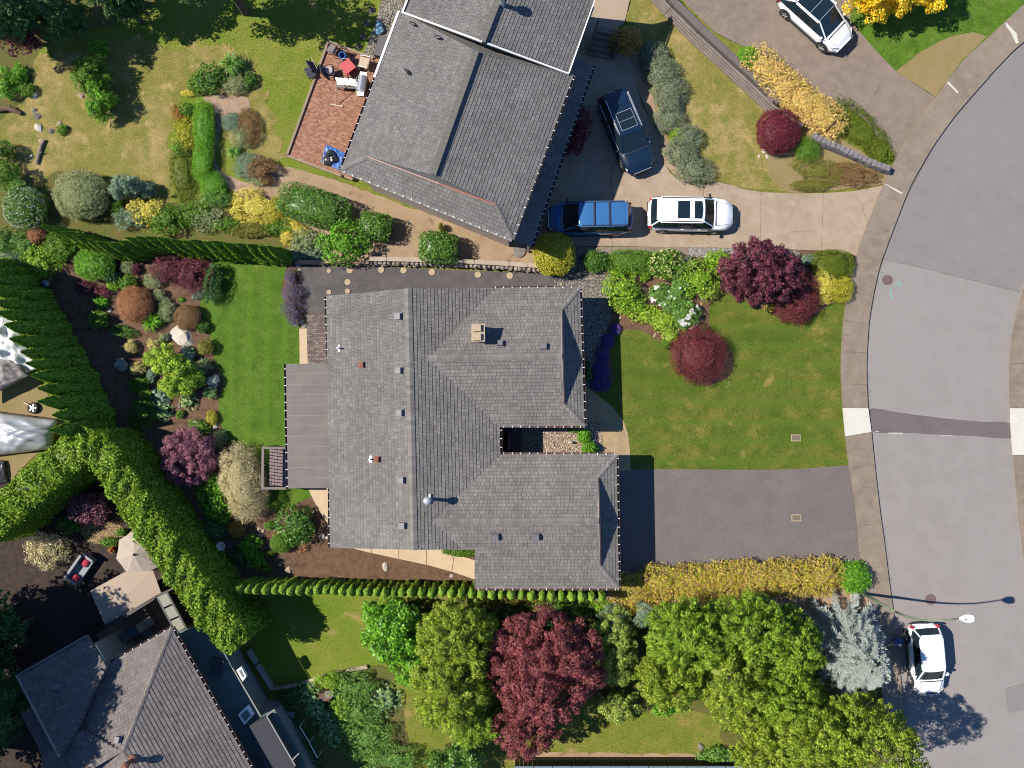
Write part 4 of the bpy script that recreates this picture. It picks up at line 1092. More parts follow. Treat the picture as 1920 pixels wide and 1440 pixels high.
for x, y, r in ((556, 492, 6), (559, 499, 5), (562, 506, 5), (565, 603, 7), (570, 611, 6), (557, 610, 5), (573, 618, 4)):
    o = rock(x, y, r, r * .8, None, M_rockw, random.uniform(0, 90), None, 'stone', 0, rw)
# ---- block wall at the top right
bw = thing('stone_block_wall', 'curved stacked grey block wall under the dark green ground cover', 'wall', P(1600, 290, 0))
lp = along([(1524, 254), (1545, 266), (1575, 278), (1610, 294), (1645, 310), (1676, 320)], 9.3)
for i in range(len(lp) - 1):
    d = lp[i + 1] - lp[i]; ang = math.atan2(-d.y, d.x)
    for row in range(3):
        q = lp[i] + d * (.5 + .3 * (row % 2))
        c = P(q.x, q.y + 4.5 - row * 2.5, .12 + row * .2)
        me = MB().box((0, 0, 0), (.3, .4, .2), 0, .86).mesh('block')
        o = link('block', me, bw, plain('grey_wall_block', C(150, 144, 146), .9, var=.2, bump=.6, bscale=12)); o.location = c - parent_origin(bw); o.rotation_euler = (random.uniform(-.08, .08), random.uniform(-.08, .08), ang + random.uniform(-.15, .15))
        o.scale = (random.uniform(.9, 1.05), random.uniform(.85, 1.1), 1)
# ---- timber retaining wall, stepped timbers
tw = thing('timber_retaining_wall', 'long weathered timber retaining wall between dry lawn and gravel drive', 'wall', P(1330, 100, 0))
ln = [(1206, -30), (1252, 22), (1300, 70), (1350, 116), (1400, 162), (1446, 206), (1500, 242)]
for c in range(4):
    for i in range(len(ln) - 1):
        off = (c - 1.5) * 3.4
        a_, b_ = ln[i], ln[i + 1]
        zz = .1 + .14 * c
        MB().bar(P(a_[0] + off, a_[1] - off, zz) , P(b_[0] + off - .4, b_[1] - off - .4, zz), .14, .15).build('timber', plain('weathered_timber', C(156, 142, 134), .85, var=.22, bump=.4, bscale=10), tw)
for i in range(len(ln) - 1):
    a_, b_ = ln[i], ln[i + 1]
    if i < 4 or i == 4:
        MB().bar(P(a_[0] + 14, a_[1] - 13, .3), P(b_[0] + 13.7, b_[1] - 13.3, .3), .42, .5).build('kerb', plain('grey_kerb', C(126, 116, 112), .85, var=.1), tw)
for x, y in ((1440, 190), (1478, 222)):
    MB().box(P(x, y, .3), (.5, .42, .4), -.8).build('step_block', MATS['grey_kerb'], tw)
# ---- steps beside the tall house
st = thing('timber_steps', 'dark timber garden steps in the shade beside the tall house', 'steps', P(1130, 70, 0))
for i in range(5):
    a_, b_ = P(1104 + i * 3.2 , 98 - i * 11, .1 + i * .15), P(1150 + i * 3, 108 - i * 11, .1 + i * .15)
    MB().bar(a_, b_, .34, .14).build('tread', M_greywood, st)
MB().bar(P(1102, 98, .5), P(1122, 40, .9), .1, .6).build('stringer', M_wood, st); MB().bar(P(1151, 108, .4), P(1166, 55, .8), .1, .6).build('stringer', M_wood, st)
# ---- brick patio of the tall house
bpz = .35
bpt = thing('brick_patio', 'red brick patio with pale timber edge beside the tall house', 'patio', P(620, 200, 0))
PAT = [(616, 80), (540, 290), (660, 335), (735, 120)]
MB().prism(PP([(617, 79), (538, 292), (660, 338), (737, 120)], .3), 0, .3).build('base', G_bare, bpt)
pavers('b', PAT, bpt, bpz, .2, .1, [C(206, 152, 126), C(194, 140, 114), C(214, 164, 138), C(182, 130, 108)], math.radians(-22), .006)
for a_, b_ in (((616, 78), (538, 292)), ((538, 292), (640, 330)), ((616, 78), (700, 110))):
    MB().bar(P(*a_, .38), P(*b_, .38), .14, .16).build('edge_timber', plain('pale_timber', C(178, 156, 130), .85, var=.15, bump=.3, bscale=16), bpt)
# ------------------------------------------------------------------ cars
def car_paint(name, c, rough=.22, coat=.8):
    return plain(name, c, rough, 0.0, .5, coat=coat)
M_tyre = plain('tyre_rubber', (.02, .02, .02, 1), .85)
M_rim = plain('alloy_rim', (.6, .6, .62, 1), .3, .7)
M_cglass = plain('car_glass', (.008, .016, .022, 1), .05, spec=.5)
M_trim = plain('black_trim', (.02, .02, .022, 1), .5)
M_red = plain('tail_lamp', (.35, .01, .015, 1), .2)
M_lens = plain('head_lamp', (.6, .62, .65, 1), .1, .2)
def car(name, label, px, py, ang, L, Wd, Ht, paint, cab, zcab=1.02, style='suv', group='parked cars'):
    """cab: x positions (fraction of length from the rear) of rear glass foot/top and windscreen top/foot"""
    t = thing(name, label, 'car', P(px, py, 0), ang, group)
    bx = lambda mb, nm, mat, par=t, sm=False: link(nm, mb.mesh(nm, None, sm), par, mat)
    X = lambda f: (f - .5) * L
    hoodz = lambda f: zcab - .02 if f < cab[3] else zcab - .02 - (f - cab[3]) / (1 - cab[3]) * .2 - max(0, (f - .93)) * 2.6
    def hw(f):
        e = 2 * abs(f - .5); p = 8 if f > .5 else 12
        return Wd / 2 * max(.0, 1 - e ** p) ** .25 * (1 - .03 * max(0, f - .7) / .3)
    fr = [0.0, .008, .025, .06, .12, .2, .3, .4, .5, .6, .68, .74, .8, .86, .91, .95, .98, .993, 1.0]
    vs = []; fs = []; ns = 13
    for f in fr:
        w = max(hw(f), Wd * .36 if 0 < f < 1 else Wd * .33); zt = hoodz(f); zb = .24 if .1 < f < .93 else .34
        if f < .06: zt = zcab - .05 - (.06 - f) * 2.5
        half = [(0, zb), (w * .86, zb), (w * .97, zb + .1), (w, zb + .3), (w * .985, zt - .16), (w * .93, zt - .04), (w * .6, zt + .02), (0, zt + .035)]
        ring = half + [(-y, z) for y, z in half[-2:0:-1]]
        ns = len(ring)
        for y, z in ring: vs.append((X(f), y, z))
    for i in range(len(fr) - 1):
        for j in range(ns): fs.append((i * ns + j, i * ns + (j + 1) % ns, (i + 1) * ns + (j + 1) % ns, (i + 1) * ns + j))
    fs += [tuple(range(ns))[::-1], tuple((len(fr) - 1) * ns + j for j in range(ns))]
    body = bx(MB().add(vs, fs), 'body', paint, sm=True)
    # greenhouse: rings from belt to roof
    wb, wt = Wd / 2 * .945, Wd / 2 * .79
    xr0, xr1, xf1, xf0 = X(cab[0]), X(cab[1]), X(cab[2]), X(cab[3])
    rz = Ht - .05
    def ring(s):
        xr = xr0 + (xr1 - xr0) * s; xf = xf0 + (xf1 - xf0) * s; w = wb + (wt - wb) * s ** 1.15; z = zcab - .03 + (rz - zcab + .03) * s
        bow = .16 * (1 - .35 * s); rr = .10
        pts = [(xr - rr * .4, 0), (xr - rr * .25, w * .5), (xr, w * .86), (xr + rr * 1.2, w), ((xr + xf) / 2, w * 1.01), (xf - bow * 1.4, w), (xf - bow * .5, w * .86), (xf - bow * .12, w * .45), (xf, 0)]
        pts = pts + [(x, -y) for x, y in pts[-2:0:-1]]
        return [Vector((x, y, z)) for x, y in pts]
    ss = [0, .35, .7, 1.0]
    R_ = [ring(s) for s in ss]; nr = len(R_[0])
    m = MB(); vs = [v for r in R_ for v in r]
    m.add(vs, [(i * nr + j, (i + 1) * nr + j, (i + 1) * nr + (j + 1) % nr, i * nr + (j + 1) % nr) for i in range(3) for j in range(nr)])
    bx(m, 'windows', M_cglass, sm=True)
    # pillars
    for j in (2, 3, 5, 6, 10, 11, 13, 14):
        if j in (3, 5, 11, 13): continue
        a, b = R_[0][j], R_[3][j]
        o = (Vector((0, math.copysign(.012, a.y), .012)))
        bx(MB().bar(a + o, b + o, .07, .04), 'pillar', paint)
    for s in (1, -1):
        for fx in ((.42, .62) if style != 'small' else (.45,)):
            xm = xr0 + (xf0 - xr0) * fx
            bx(MB().bar((xm, s * (wb + .012), zcab), (xm, s * (wt + .02), rz - .02), .07, .03), 'pillar', M_trim)
    # roof shell
    top = R_[3]; c0 = sum(top, Vector()) / nr
    vs = []; rings = [(1.0, -.03), (1.0, .015), (.93, .035), (.6, .055)]
    for k, dz in rings:
        for v in top: vs.append((c0.x + (v.x - c0.x) * (k if k > .94 else k ** .7), v.y * k, rz + dz))
    vs.append((c0.x, 0, rz + .062))
    fs = [(i * nr + j, (i + 1) * nr + j, (i + 1) * nr + (j + 1) % nr, i * nr + (j + 1) % nr) for i in range(3) for j in range(nr)]
    fs += [(3 * nr + j, 4 * nr, 3 * nr + (j + 1) % nr) for j in range(nr)]
    fs = [f[::-1] for f in fs]
    roof = bx(MB().add(vs, fs), 'roof', paint if style != 'ev' else M_cglass, sm=True)
    zr = rz + .066
    xm = lambda f: xr1 + (xf1 - xr1) * f
    if style == 'ev':
        for s in (1, -1): bx(MB().bar((xm(.02), s * wt * .97, rz + .015), (xm(.97), s * wt * .97, rz + .02), .13, .05), 'roof_edge', paint)
        for f in (.55, .95): bx(MB().bar((xm(f), -wt * .85, zr - .012), (xm(f), wt * .85, zr - .012), .035, .02), 'roof_strip', M_rim)
    if style in ('suv', 'van', 'dark'):
        for s in (1, -1):
            rl = MB(); rl.bar((xm(.06), s * wt * .9, zr + .02), (xm(.92), s * wt * .9, zr + .01), .04, .035)
            for f in (.08, .5, .9): rl.box((xm(f), s * wt * .9, zr - .01), (.1, .035, .05))
            bx(rl, 'roof_rail', M_rim if style == 'dark' else M_trim)
    if style == 'van':
        for f in (.34, .66): bx(MB().bar((xm(f), -wt * .9, zr + .04), (xm(f), wt * .9, zr + .04), .09, .03), 'cross_bar', M_trim)
        for y in (-.36, -.18, 0, .18, .36): bx(MB().bar((xm(.12), y, zr - .006), (xm(.8), y, zr - .006), .03, .02), 'roof_rib', paint)
    if style == 'suv':
        for a, b in ((.40, .66), (.76, .92)):
            sr = MB(); x0, x1 = xm(a), xm(b)
            sr.prism(smooth_poly([(x0, -wt * .66), (x0, wt * .66), (x1, wt * .66), (x1 + (.06 if b > .8 else 0), 0), (x1, -wt * .66)] if b > .8 else [(x0, -wt * .66), (x0, wt * .66), (x1, wt * .66), (x1, -wt * .66)], 5), zr - .03, zr + .004)
            bx(sr, 'sunroof', M_cglass)
    if style == 'dark':
        x0, x1 = xm(.45), xm(.86)
        bx(MB().prism([(x0 - .03, -wt * .6 - .03), (x1 + .03, -wt * .6 - .03), (x1 + .03, wt * .6 + .03), (x0 - .03, wt * .6 + .03)], zr - .03, zr - .002), 'sunroof_frame', M_rim)
        for u0, u1 in ((x0, (x0 + x1) / 2 - .015), ((x0 + x1) / 2 + .015, x1)):
            bx(MB().prism([(u0, -wt * .6), (u1, -wt * .6), (u1, wt * .6), (u0, wt * .6)], zr - .03, zr + .006), 'sunroof', M_cglass)
    # shut lines of bonnet, wipers
    zc_ = zcab + .012
    bx(MB().bar((xf0 + .05, -wb * .8, zc_), (xf0 + .05, wb * .8, zc_), .05, .02), 'cowl', M_trim)
    for s in (1, -1):
        bx(MB().bar((X(cab[3] + .03), s * wb * .78, hoodz(cab[3] + .03) + .02), (X(.93), s * wb * .66, hoodz(.93) + .012), .012, .012), 'bonnet_line', M_trim)
        # wheels
        for fx in (.19, .81):
            rr = .34
            c = Vector((X(fx), s * (Wd / 2 - .11), rr))
            ax = Matrix.Rotation(math.pi / 2, 3, 'X')
            arch = MB().lathe(c + Vector((0, s * .06, .02)), [(.415, -.06), (.415, .052), (.40, .054)], 24, ax); bx(arch, 'wheel_arch', M_trim)
            wh = bx(MB().lathe(c, [(.2, -.11), (.31, -.11), (rr, -.08), (rr, .1), (.3, .125), (.23, .125)], 24, ax), 'wheel', M_tyre)
            rm = MB().lathe(c, [(.22, -.128), (.22, .128), (.20, .122)], 20, ax)
            o = link('rim', MB().lathe(c + Vector((0, 0, 0)), [(.215, -.127), (.215, .127)], 20, ax).mesh('rim'), wh, M_trim)
            for k in range(5):
                a_ = 2 * math.pi * k / 5 + .3
                sp_ = MB().bar(c + Vector((.03 * math.cos(a_), s * .135, .03 * math.sin(a_))), c + Vector((.215 * math.cos(a_), s * .135, .215 * math.sin(a_))), .055, .02, Vector((0, 1, 0)))
                link('spoke', sp_.mesh('spoke'), wh, M_rim)
        # mirror, lamps, handles
        xm_ = xf0 - .32
        mr = MB(); mr.box((xm_, s * (Wd / 2 + .06), zcab + .04), (.13, .22, .14), s * .25, .8); bx(mr, 'mirror', M_trim if style in ('suv', 'van') else paint)
        hp = [(.985, .7, .62), (.968, .9, .64), (.93, .995, .68), (.895, .985, .78), (.925, .9, .82), (.965, .72, .78)]
        hl = MB(); hv = [(X(f_) + .02, s * (hw(f_) * k_ + .012), z_ + .02) for f_, k_, z_ in hp]
        hl.add(hv, [(0, 1, 2, 3, 4, 5)] if s > 0 else [(5, 4, 3, 2, 1, 0)])
        bx(hl, 'headlight', M_lens)
        tl = MB(); tl.box((X(.024), s * Wd * .425, .84), (.12, .14, .26), s * -.35, .9); bx(tl, 'tail_light', M_red)
        for fx in (.4, .6): bx(MB().box((X(fx), s * (Wd / 2 * .985 + .012), zcab - .17), (.17, .03, .03)), 'door_handle', paint)
        bx(MB().bar((X(.1), s * (wb + .005), zcab - .0), (X(cab[3] - .02), s * (wb + .005), zcab - .0), .03, .03), 'window_trim', M_trim if style != 'dark' else M_rim)
        bx(MB().bar((X(.25), s * (Wd / 2 - .01), .3), (X(.75), s * (Wd / 2 - .01), .3), .08, .1), 'sill', M_trim)
    bx(MB().box((X(.995), 0, .62), (.06, Wd * .5, .2), 0, .9), 'grille', M_trim if style != 'ev' else paint)
    bx(MB().bar((X(1.002), -Wd * .28, .74), (X(1.002), Wd * .28, .74), .03, .03), 'grille_bar', M_rim)
    bx(MB().box((X(.003), 0, .5), (.08, Wd * .82, .2), 0, .9), 'rear_bumper', M_trim)
    bx(MB().box((X(-.006), 0, .78), (.02, .32, .15)), 'number_plate', M_white)
    bx(MB().bar((xr1 - .06, -wt * .8, rz + .01), (xr1 - .06, wt * .8, rz + .01), .14, .03), 'spoiler', paint)
    # dashboard seen through the screen is kept as a pale strip under the glass edge
    return t
WHITE = car_paint('white_car_paint', (.78, .79, .8, 1)); BLUE = car_paint('blue_car_paint', C(62, 116, 176, 1.6)); NAVY = car_paint('navy_car_paint', (.003, .014, .034, 1), .3, .2); SILV = car_paint('white_small_car_paint', (.74, .76, .79, 1))
car('parked_car', 'white sport utility car with two dark sunroof panels on the concrete drive', 1289, 408, math.radians(-1.5), 4.95, 1.95, 1.74, WHITE, (.03, .1, .64, .78), 1.08, 'suv')
car('parked_car', 'blue minivan with roof bars beside the golden ball shrub', 1105, 415, math.radians(180.5), 4.95, 1.93, 1.74, BLUE, (.03, .1, .66, .84), 1.05, 'van')
car('parked_car', 'dark blue sport utility car standing in the tall house shade', 1172, 256, math.radians(-68), 5.05, 1.97, 1.76, NAVY, (.03, .1, .6, .76), 1.08, 'dark')
car('parked_car', 'white crossover car with dark glass roof on the upper driveway', 1522, 43, math.radians(-43.5), 4.75, 1.92, 1.62, WHITE, (.02, .22, .6, .8), 1.0, 'ev')
car('parked_car', 'small white hatchback on the road beside the silver spruce', 1725, 1228, math.radians(-86), 4.0, 1.72, 1.5, SILV, (.05, .13, .62, .78), .98, 'small')
# ------------------------------------------------------------------ patio things of the tall house
Z0 = bpz + .005
def chair(px, py, ang, label, seat_m, frame_m, back_tilt=.25, w=.5, z=Z0, cushion=True):
    b0 = P(px, py, z); t = thing('patio_chair', label, 'chair', b0, ang, 'patio chairs')
    L_ = lambda mb, nm, mat: link(nm, mb.mesh(nm), t, mat)
    L_(MB().box((0, 0, .42), (w, w, .06)), 'seat', seat_m)
    R = Matrix.Rotation(-back_tilt, 3, 'Y')
    L_(MB().box((-w / 2 - .06, 0, .72), (.05, w, .6), m=R), 'backrest', seat_m)
    for sx in (-1, 1):
        for sy in (-1, 1): L_(MB().tube([(sx * w * .42, sy * w * .46, .4), (sx * w * .5, sy * w * .5, 0)], .016, 6), 'leg', frame_m)
    for sy in (-1, 1):
        L_(MB().tube([(-w * .5, sy * w * .54, .64), (0, sy * w * .56, .66), (w * .42, sy * w * .54, .62), (w * .48, sy * w * .5, .4)], .018, 6), 'armrest', frame_m)
    return t
M_cream_f = plain('cream_fabric', C(226, 204, 178), .8); M_grey_f = plain('grey_mesh', C(150, 138, 140), .8); M_navy_f = plain('navy_fabric', C(58, 60, 84), .8)
chair(626, 99, 2.6, 'dark framed chair with grey seat at the patio corner', M_grey_f, M_dark)
chair(686, 124, 2.9, 'cream patio chair beside the red table', M_cream_f, M_white, .25, .62)
chair(622, 140, .2, 'dark chair with round pale cushion near the patio edge', M_navy_f, M_dark, .3, .55)
o = MB().lathe(P(617, 132, Z0 + .46), [(.24, 0), (.27, .05), (.22, .1), (.05, .11)], 18).build('cushion', plain('pale_pattern', C(222, 200, 196), .8, var=.15)); tag(o, 'round pale cushion lying on the dark patio chair', 'cushion')
# folded lounge chair leaning at the edge
t = thing('folding_chair', 'folded dark lounge chair standing over the patio edge', 'chair', P(592, 134, Z0), math.radians(-62))
for nm, mb, mat in (('backrest', MB().box((0, 0, .55), (.75, .1, .8), m=Matrix.Rotation(.5, 3, 'X')), M_navy_f), ('seat', MB().box((0, -.32, .2), (.7, .5, .08)), M_navy_f), ('frame', MB().tube([(-.4, .2, .95), (.4, .2, .95)], .02, 6), M_cream_f)):
    link(nm, mb.mesh(nm), t, mat)
for s in (-1, 1):
    link('leg', MB().tube([(s * .38, .2, .95), (s * .38, -.1, .3), (s * .38, -.5, 0)], .02, 6).mesh('leg'), t, M_dark)
# red table
t = thing('patio_table', 'square red table on the brick patio', 'table', P(656, 133, Z0), math.radians(38))
M_redp = plain('red_plastic', C(232, 96, 100), .5); M_redd = plain('dark_red_plastic', C(190, 30, 60), .5)
link('tabletop', MB().box((0, 0, .6), (.74, .74, .05)).mesh('t'), t, M_redp)
for sx in (-1, 1):
    for sy in (-1, 1): link('leg', MB().box((sx * .3, sy * .3, .29), (.06, .06, .57)).mesh('leg'), t, M_redd)
link('shelf', MB().box((0, 0, .25), (.62, .62, .04)).mesh('shelf'), t, M_redd)
def bin_(px, py, label, r, h, mat, z=Z0):
    t = thing('bucket', label, 'bucket', P(px, py, z))
    MB().lathe(P(px, py, z), [(r * .8, 0), (r, h), (r * 1.1, h), (r * 1.1, h + .03), (r * .9, h + .03), (r * .72, .05)], 18).build('pail', mat, t)
    MB().tube([P(px, py, z + h) + Vector((r * 1.05 * math.cos(a), .1 * math.sin(a), .12 * math.sin(a))) for a in [i * math.pi / 8 for i in range(9)]], .008, 5).build('handle', M_clip, t)
bin_(647, 114, 'blue bucket standing by the red table', .2, .7, plain('blue_plastic', C(70, 140, 220), .4))
# white bench with folded white cushions
t = thing('cushion_box', 'pale bench piled with white cushions on the patio', 'bench', P(654, 162, Z0), math.radians(-5))
link('seat', MB().box((0, 0, .4), (1.25, .6, .06)).mesh('s'), t, M_greywood)
for sx in (-1, 1):
    for sy in (-1, 1): link('leg', MB().box((sx * .56, sy * .24, .19), (.06, .06, .38)).mesh('leg'), t, M_greywood)
M_wf = plain('white_fabric', (.75, .74, .7, 1), .85)
for i, (x, w, rot) in enumerate(((-.42, .34, .12), (-.12, .28, .1), (.13, .2, .05), (.42, .34, .04))):
    m = MB(); m.lathe((0, 0, 0), [(.6, 0), (.98, .1), (1, .5), (.9, .85), (.5, 1.0)], 4)
    me = m.mesh('cushion', None, True)
    o = link('cushion', me, t, M_wf); o.location = (x, .04, .43); o.rotation_euler = (0, 0, math.pi / 4 + rot); o.scale = (w * .72, .4, .16)
o = MB().lathe(P(671, 173, Z0 + .43), [(.1, 0), (.13, .1), (.08, .2)], 12).build('pail', plain('yellowish_plastic', C(206, 206, 110), .5)); o.name = 'yellow_pot'; tag(o, 'small yellow pot at the end of the white cushion bench', 'pot')
# grill
t = thing('barbecue_grill', 'silver and dark lidded barbecue against the tall house', 'grill', P(684, 168, Z0), math.radians(-8))
link('cabinet', MB().box((0, 0, .4), (.5, .95, .8)).mesh('c'), t, M_dark)
m = MB(); vs = []
for i in range(9):
    a_ = math.pi * i / 8
    for y in (-.46, .46): vs.append((-.27 * math.cos(a_), y, .8 + .22 * math.sin(a_)))
m.add(vs, [(2 * i, 2 * i + 2, 2 * i + 3, 2 * i + 1) for i in range(8)] + [tuple(range(0, 18, 2))[::-1], tuple(range(1, 18, 2))]); link('lid', m.mesh('lid'), t, plain('grey_steel', (.35, .37, .4, 1), .3, .6))
link('handle', MB().tube([(-.3, -.35, .9), (-.34, -.3, .92), (-.34, .3, .92), (-.3, .35, .9)], .02, 6).mesh('h'), t, M_metal)
for s in (-1, 1): link('side_shelf', MB().box((0, s * .6, .78), (.42, .26, .03)).mesh('ss'), t, M_clip)
# push broom
t = thing('push_broom', 'pale push broom standing on the brick patio', 'broom', P(630, 197, Z0))
hd0, hd1 = P(619, 195.5, Z0 + .04), P(643, 200, Z0 + .04)
MB().bar(hd0, hd1, .09, .06).build('head', M_cream_f, t); MB().bar(hd0 - up * .03, hd1 - up * .03, .07, .06).build('bristles', M_wood, t)
MB().tube([P(630, 196, Z0 + .08), P(631, 152, Z0 + 1.0)], .022, 8).build('handle', M_cream_f, t)
def crumple(name, label, cat, px, z, mat, amp=.12, n=16, hump=.0, seed=1, parent=None, group=None, thick=True):
    """a sheet lying over something: long folds, sagging edges"""
    r = random.Random(seed); q = PP(px, z); n = max(n, 30)
    fld = [(r.uniform(0, 6.3), r.uniform(4, 22), r.uniform(0, 6.3), r.uniform(.3, 1), r.uniform(2, 6), r.uniform(0, 6.3)) for _ in range(8)]
    def f(i, j):
        u, v = i / n, j / n
        p = (q[0] * (1 - u) + q[1] * u) * (1 - v) + (q[3] * (1 - u) + q[2] * u) * v
        h = 0
        for a_, k_, ph_, w_, k2, p2 in fld:
            s_ = (u * math.cos(a_) + v * math.sin(a_)) * k_ + ph_ + 1.2 * math.sin((u * math.sin(a_) - v * math.cos(a_)) * k2 + p2)
            h += w_ * (1 - abs(math.sin(s_))) ** 2
        e_ = min(1, 4 * min(u, 1 - u, v, 1 - v))
        wob = .06 * math.sin(9 * u + seed) * (1 if v in (0, 1) else 0)
        return p + Vector((wob, .05 * math.sin(11 * v + seed), .02 + amp * h / 2.2 * (.25 + .75 * e_) + hump * math.sin(math.pi * u) ** .5 * math.sin(math.pi * v) ** .5))
    m = MB().grid(f, n, n)
    o = m.build(name, mat, parent, True)
    if label: tag(o, label, cat, group)
    if thick:
        sd = o.modifiers.new('s', 'SOLIDIFY'); sd.thickness = .006
    return o
crumple('tarpaulin', 'blue tarpaulin under black bags at the patio corner', 'tarpaulin', [(612, 270), (648, 286), (636, 320), (602, 305)], Z0, plain('blue_tarp', C(70, 130, 214), .45), .1, 14, 0, 4)
for i, (x, y, r_) in enumerate(((620, 290, .42), (614, 301, .36), (627, 299, .34))):
    o = link('rubbish_bag', rock_mesh(50 + i, .7, 14, 9), None, plain('black_bag', (.02, .02, .024, 1), .3, bump=.6, bscale=9)); o.location = P(x, y, Z0 + .12); o.scale = (r_, r_ * .9, r_ * .8)
    tag(o, ['black rubbish bag topmost on the blue tarpaulin', 'black rubbish bag at the lower edge of the blue tarpaulin', 'black rubbish bag nearest the roof on the blue tarpaulin'][i], 'bag', 'bags on the tarpaulin')
t = thing('plastic_bag', 'pale blue crumpled plastic bag on the pebble strip', 'bag', P(710, 54, 0))
for i, (x, y, r_) in enumerate(((710, 48, .25), (712, 58, .28))):
    o = link('bag_lobe', rock_mesh(80 + i, .8, 14, 9), t, plain('pale_blue_bag', C(150, 205, 240), .35, bump=.6, bscale=10)); o.location = P(x, y, .15) - parent_origin(t); o.scale = (r_, r_, r_)
t = thing('storage_box', 'dark grey box beside the tall house wall', 'box', P(722, 97, 0), math.radians(-18))
link('body', MB().box((0, 0, .3), (.8, 1.2, .6)).mesh('b'), t, plain('dark_grey_plastic', C(96, 90, 92), .6)); link('lid', MB().box((0, 0, .62), (.85, 1.25, .06), 0, .97).mesh('l'), t, plain('grey_lid', C(110, 104, 106), .6))
t = thing('garden_hoe', 'long handled tool lying on the pebble strip', 'garden tool', P(732, 32, 0))
MB().tube([P(737, 21, .04), P(729, 44, .04)], .02, 6).build('handle', M_dark, t); MB().box(P(728, 45, .04), (.16, .12, .04)).build('head', M_dark, t)
# ------------------------------------------------------------------ lower-left yard
t = thing('patio_umbrella', 'large cream octagonal patio umbrella beside the clipped hedge', 'umbrella', P(251, 1040, 0))
apex = P(251, 1040, 2.75); M_cr = plain('cream_canvas', C(206, 190, 174), .85, var=.04)
n8 = 8; rim_ = [apex + Vector((1.42 * math.cos(a_), 1.42 * math.sin(a_), -.62)) for a_ in [2 * math.pi * i / 8 + .25 for i in range(8)]]
for i in range(8):
    a_, b_ = rim_[i], rim_[(i + 1) % 8]; mid = (a_ + b_) / 2 + (apex - (a_ + b_) / 2) * .06 + up * .05
    q = apex.lerp(a_, .5) + up * .02; q2 = apex.lerp(b_, .5) + up * .02; qm = (q + q2) / 2 - up * .02
    MB().add([apex, q, qm, q2, a_, mid, b_, a_ - up * .12, mid - up * .1, b_ - up * .12], [(0, 1, 2), (0, 2, 3), (1, 4, 5, 2), (2, 5, 6, 3), (4, 7, 8, 5), (5, 8, 9, 6)]).build('canopy_panel', M_cr, t)
    MB().tube([apex - up * .02, a_ - up * .02], .014, 5).build('rib', M_dark, t)
MB().tube([apex + up * .1, Vector((apex.x, apex.y, 0))], .03, 8).build('pole', M_wood, t)
MB().lathe((apex.x, apex.y, 0), [(.35, 0), (.33, .08), (.06, .12)], 16).build('base', M_dark, t); MB().lathe(apex, [(.07, 0), (.05, .07), (.01, .1)], 10).build('finial', M_dark, t)
ps = .1
t = thing('outdoor_sofa', 'grey outdoor sofa with two red cushions in the shaded yard', 'sofa', P(161, 1064, 0), math.radians(55))
M_sofa = plain('grey_sofa_fabric', C(176, 180, 186), .85)
for nm, c_, s_ in (('seat', (0, 0, .34), (1.7, .75, .2)), ('backrest', (0, .38, .58), (1.75, .16, .5)), ('armrest', (-.85, 0, .46), (.14, .75, .4)), ('armrest', (.85, 0, .46), (.14, .75, .4))):
    link(nm, MB().box(c_, s_, 0, .95).mesh(nm), t, M_sofa)
for sx in (-1, 1):
    for sy in (-1, 1): link('leg', MB().box((sx * .75, sy * .3, .12), (.06, .06, .24)).mesh('leg'), t, M_dark)
for x_, y_, lb in ((.5, .05, 'red cushion at the upper end of the grey sofa'), (-.62, -.05, 'red cushion at the lower end of the grey sofa')):
    o = link('cushion', MB().lathe((0, 0, 0), [(.6, 0), (1, .3), (1, .6), (.5, 1)], 4).mesh('cushion', None, True), None, plain('red_fabric', C(206, 40, 84), .85)); q = Matrix.Rotation(math.radians(55), 3, 'Z') @ Vector((x_, y_, .46)); o.location = P(161, 1064, 0) + q; o.rotation_euler = (0, 0, math.radians(100)); o.scale = (.34, .34, .15); tag(o, lb, 'cushion', 'red sofa cushions')
t = thing('awning', 'cream fabric awning stretched over the shaded deck', 'awning', P(240, 1115, 0))
aw = [(169, 1108), (233, 1073), (287, 1070), (302, 1111), (250, 1142), (197, 1171), (183, 1140)]
zA = 2.3; cA = P(238, 1114, zA + .12)
m = MB(); w_ = PP(aw, zA); m.add(w_ + [cA], [(i, (i + 1) % len(w_), len(w_)) for i in range(len(w_))][::1]); sail = m.build('canvas', plain('sand_canvas', C(206, 184, 162), .85, var=.04), t)
sd = sail.modifiers.new('s', 'SOLIDIFY'); sd.thickness = .01
for q in (0, 2, 3, 5): MB().tube([w_[q] - up * .02, Vector((w_[q].x, w_[q].y, 0))], .04, 8).build('post', M_dark, t)
t = thing('deck_pergola', 'dark framed deck canopy with three pale panels at the house corner', 'pergola', P(300, 1150, 0))
for i in range(3):
    f0, f1 = i / 3, (i + 1) / 3
    L0, L1 = Vector((295, 1118)), Vector((331, 1186)); R0, R1 = Vector((312, 1110)), Vector((349, 1178))
    q = [L0.lerp(L1, f0 + .02), R0.lerp(R1, f0 + .02), R0.lerp(R1, f1 - .02), L0.lerp(L1, f1 - .02)]
    MB().prism(PP([(v.x, v.y) for v in q], 2.6), 2.57, 2.6).build('panel', plain('frosted_panel', C(176, 176, 160), .3), t)
for a_, b_ in (((294, 1117), (331, 1187)), ((313, 1109), (350, 1178)), ((294, 1117), (196, 1176)), ((290, 1122), (200, 1178)), ((294, 1117), (325, 1103))):
    MB().bar(P(*a_, 2.55), P(*b_, 2.55), .1, .12).build('beam', plain('dark_bronze', C(70, 66, 66), .5), t)
for q in ((294, 1117), (350, 1178), (198, 1176), (331, 1187)): MB().tube([P(*q, 2.5), P(*q, 2.5) - up * 2.5], .05, 8).build('post', MATS['dark_bronze'], t)
dkk = bpy.data.objects.new('deck_floor', None); COL.objects.link(dkk); dkk['kind'] = 'structure'
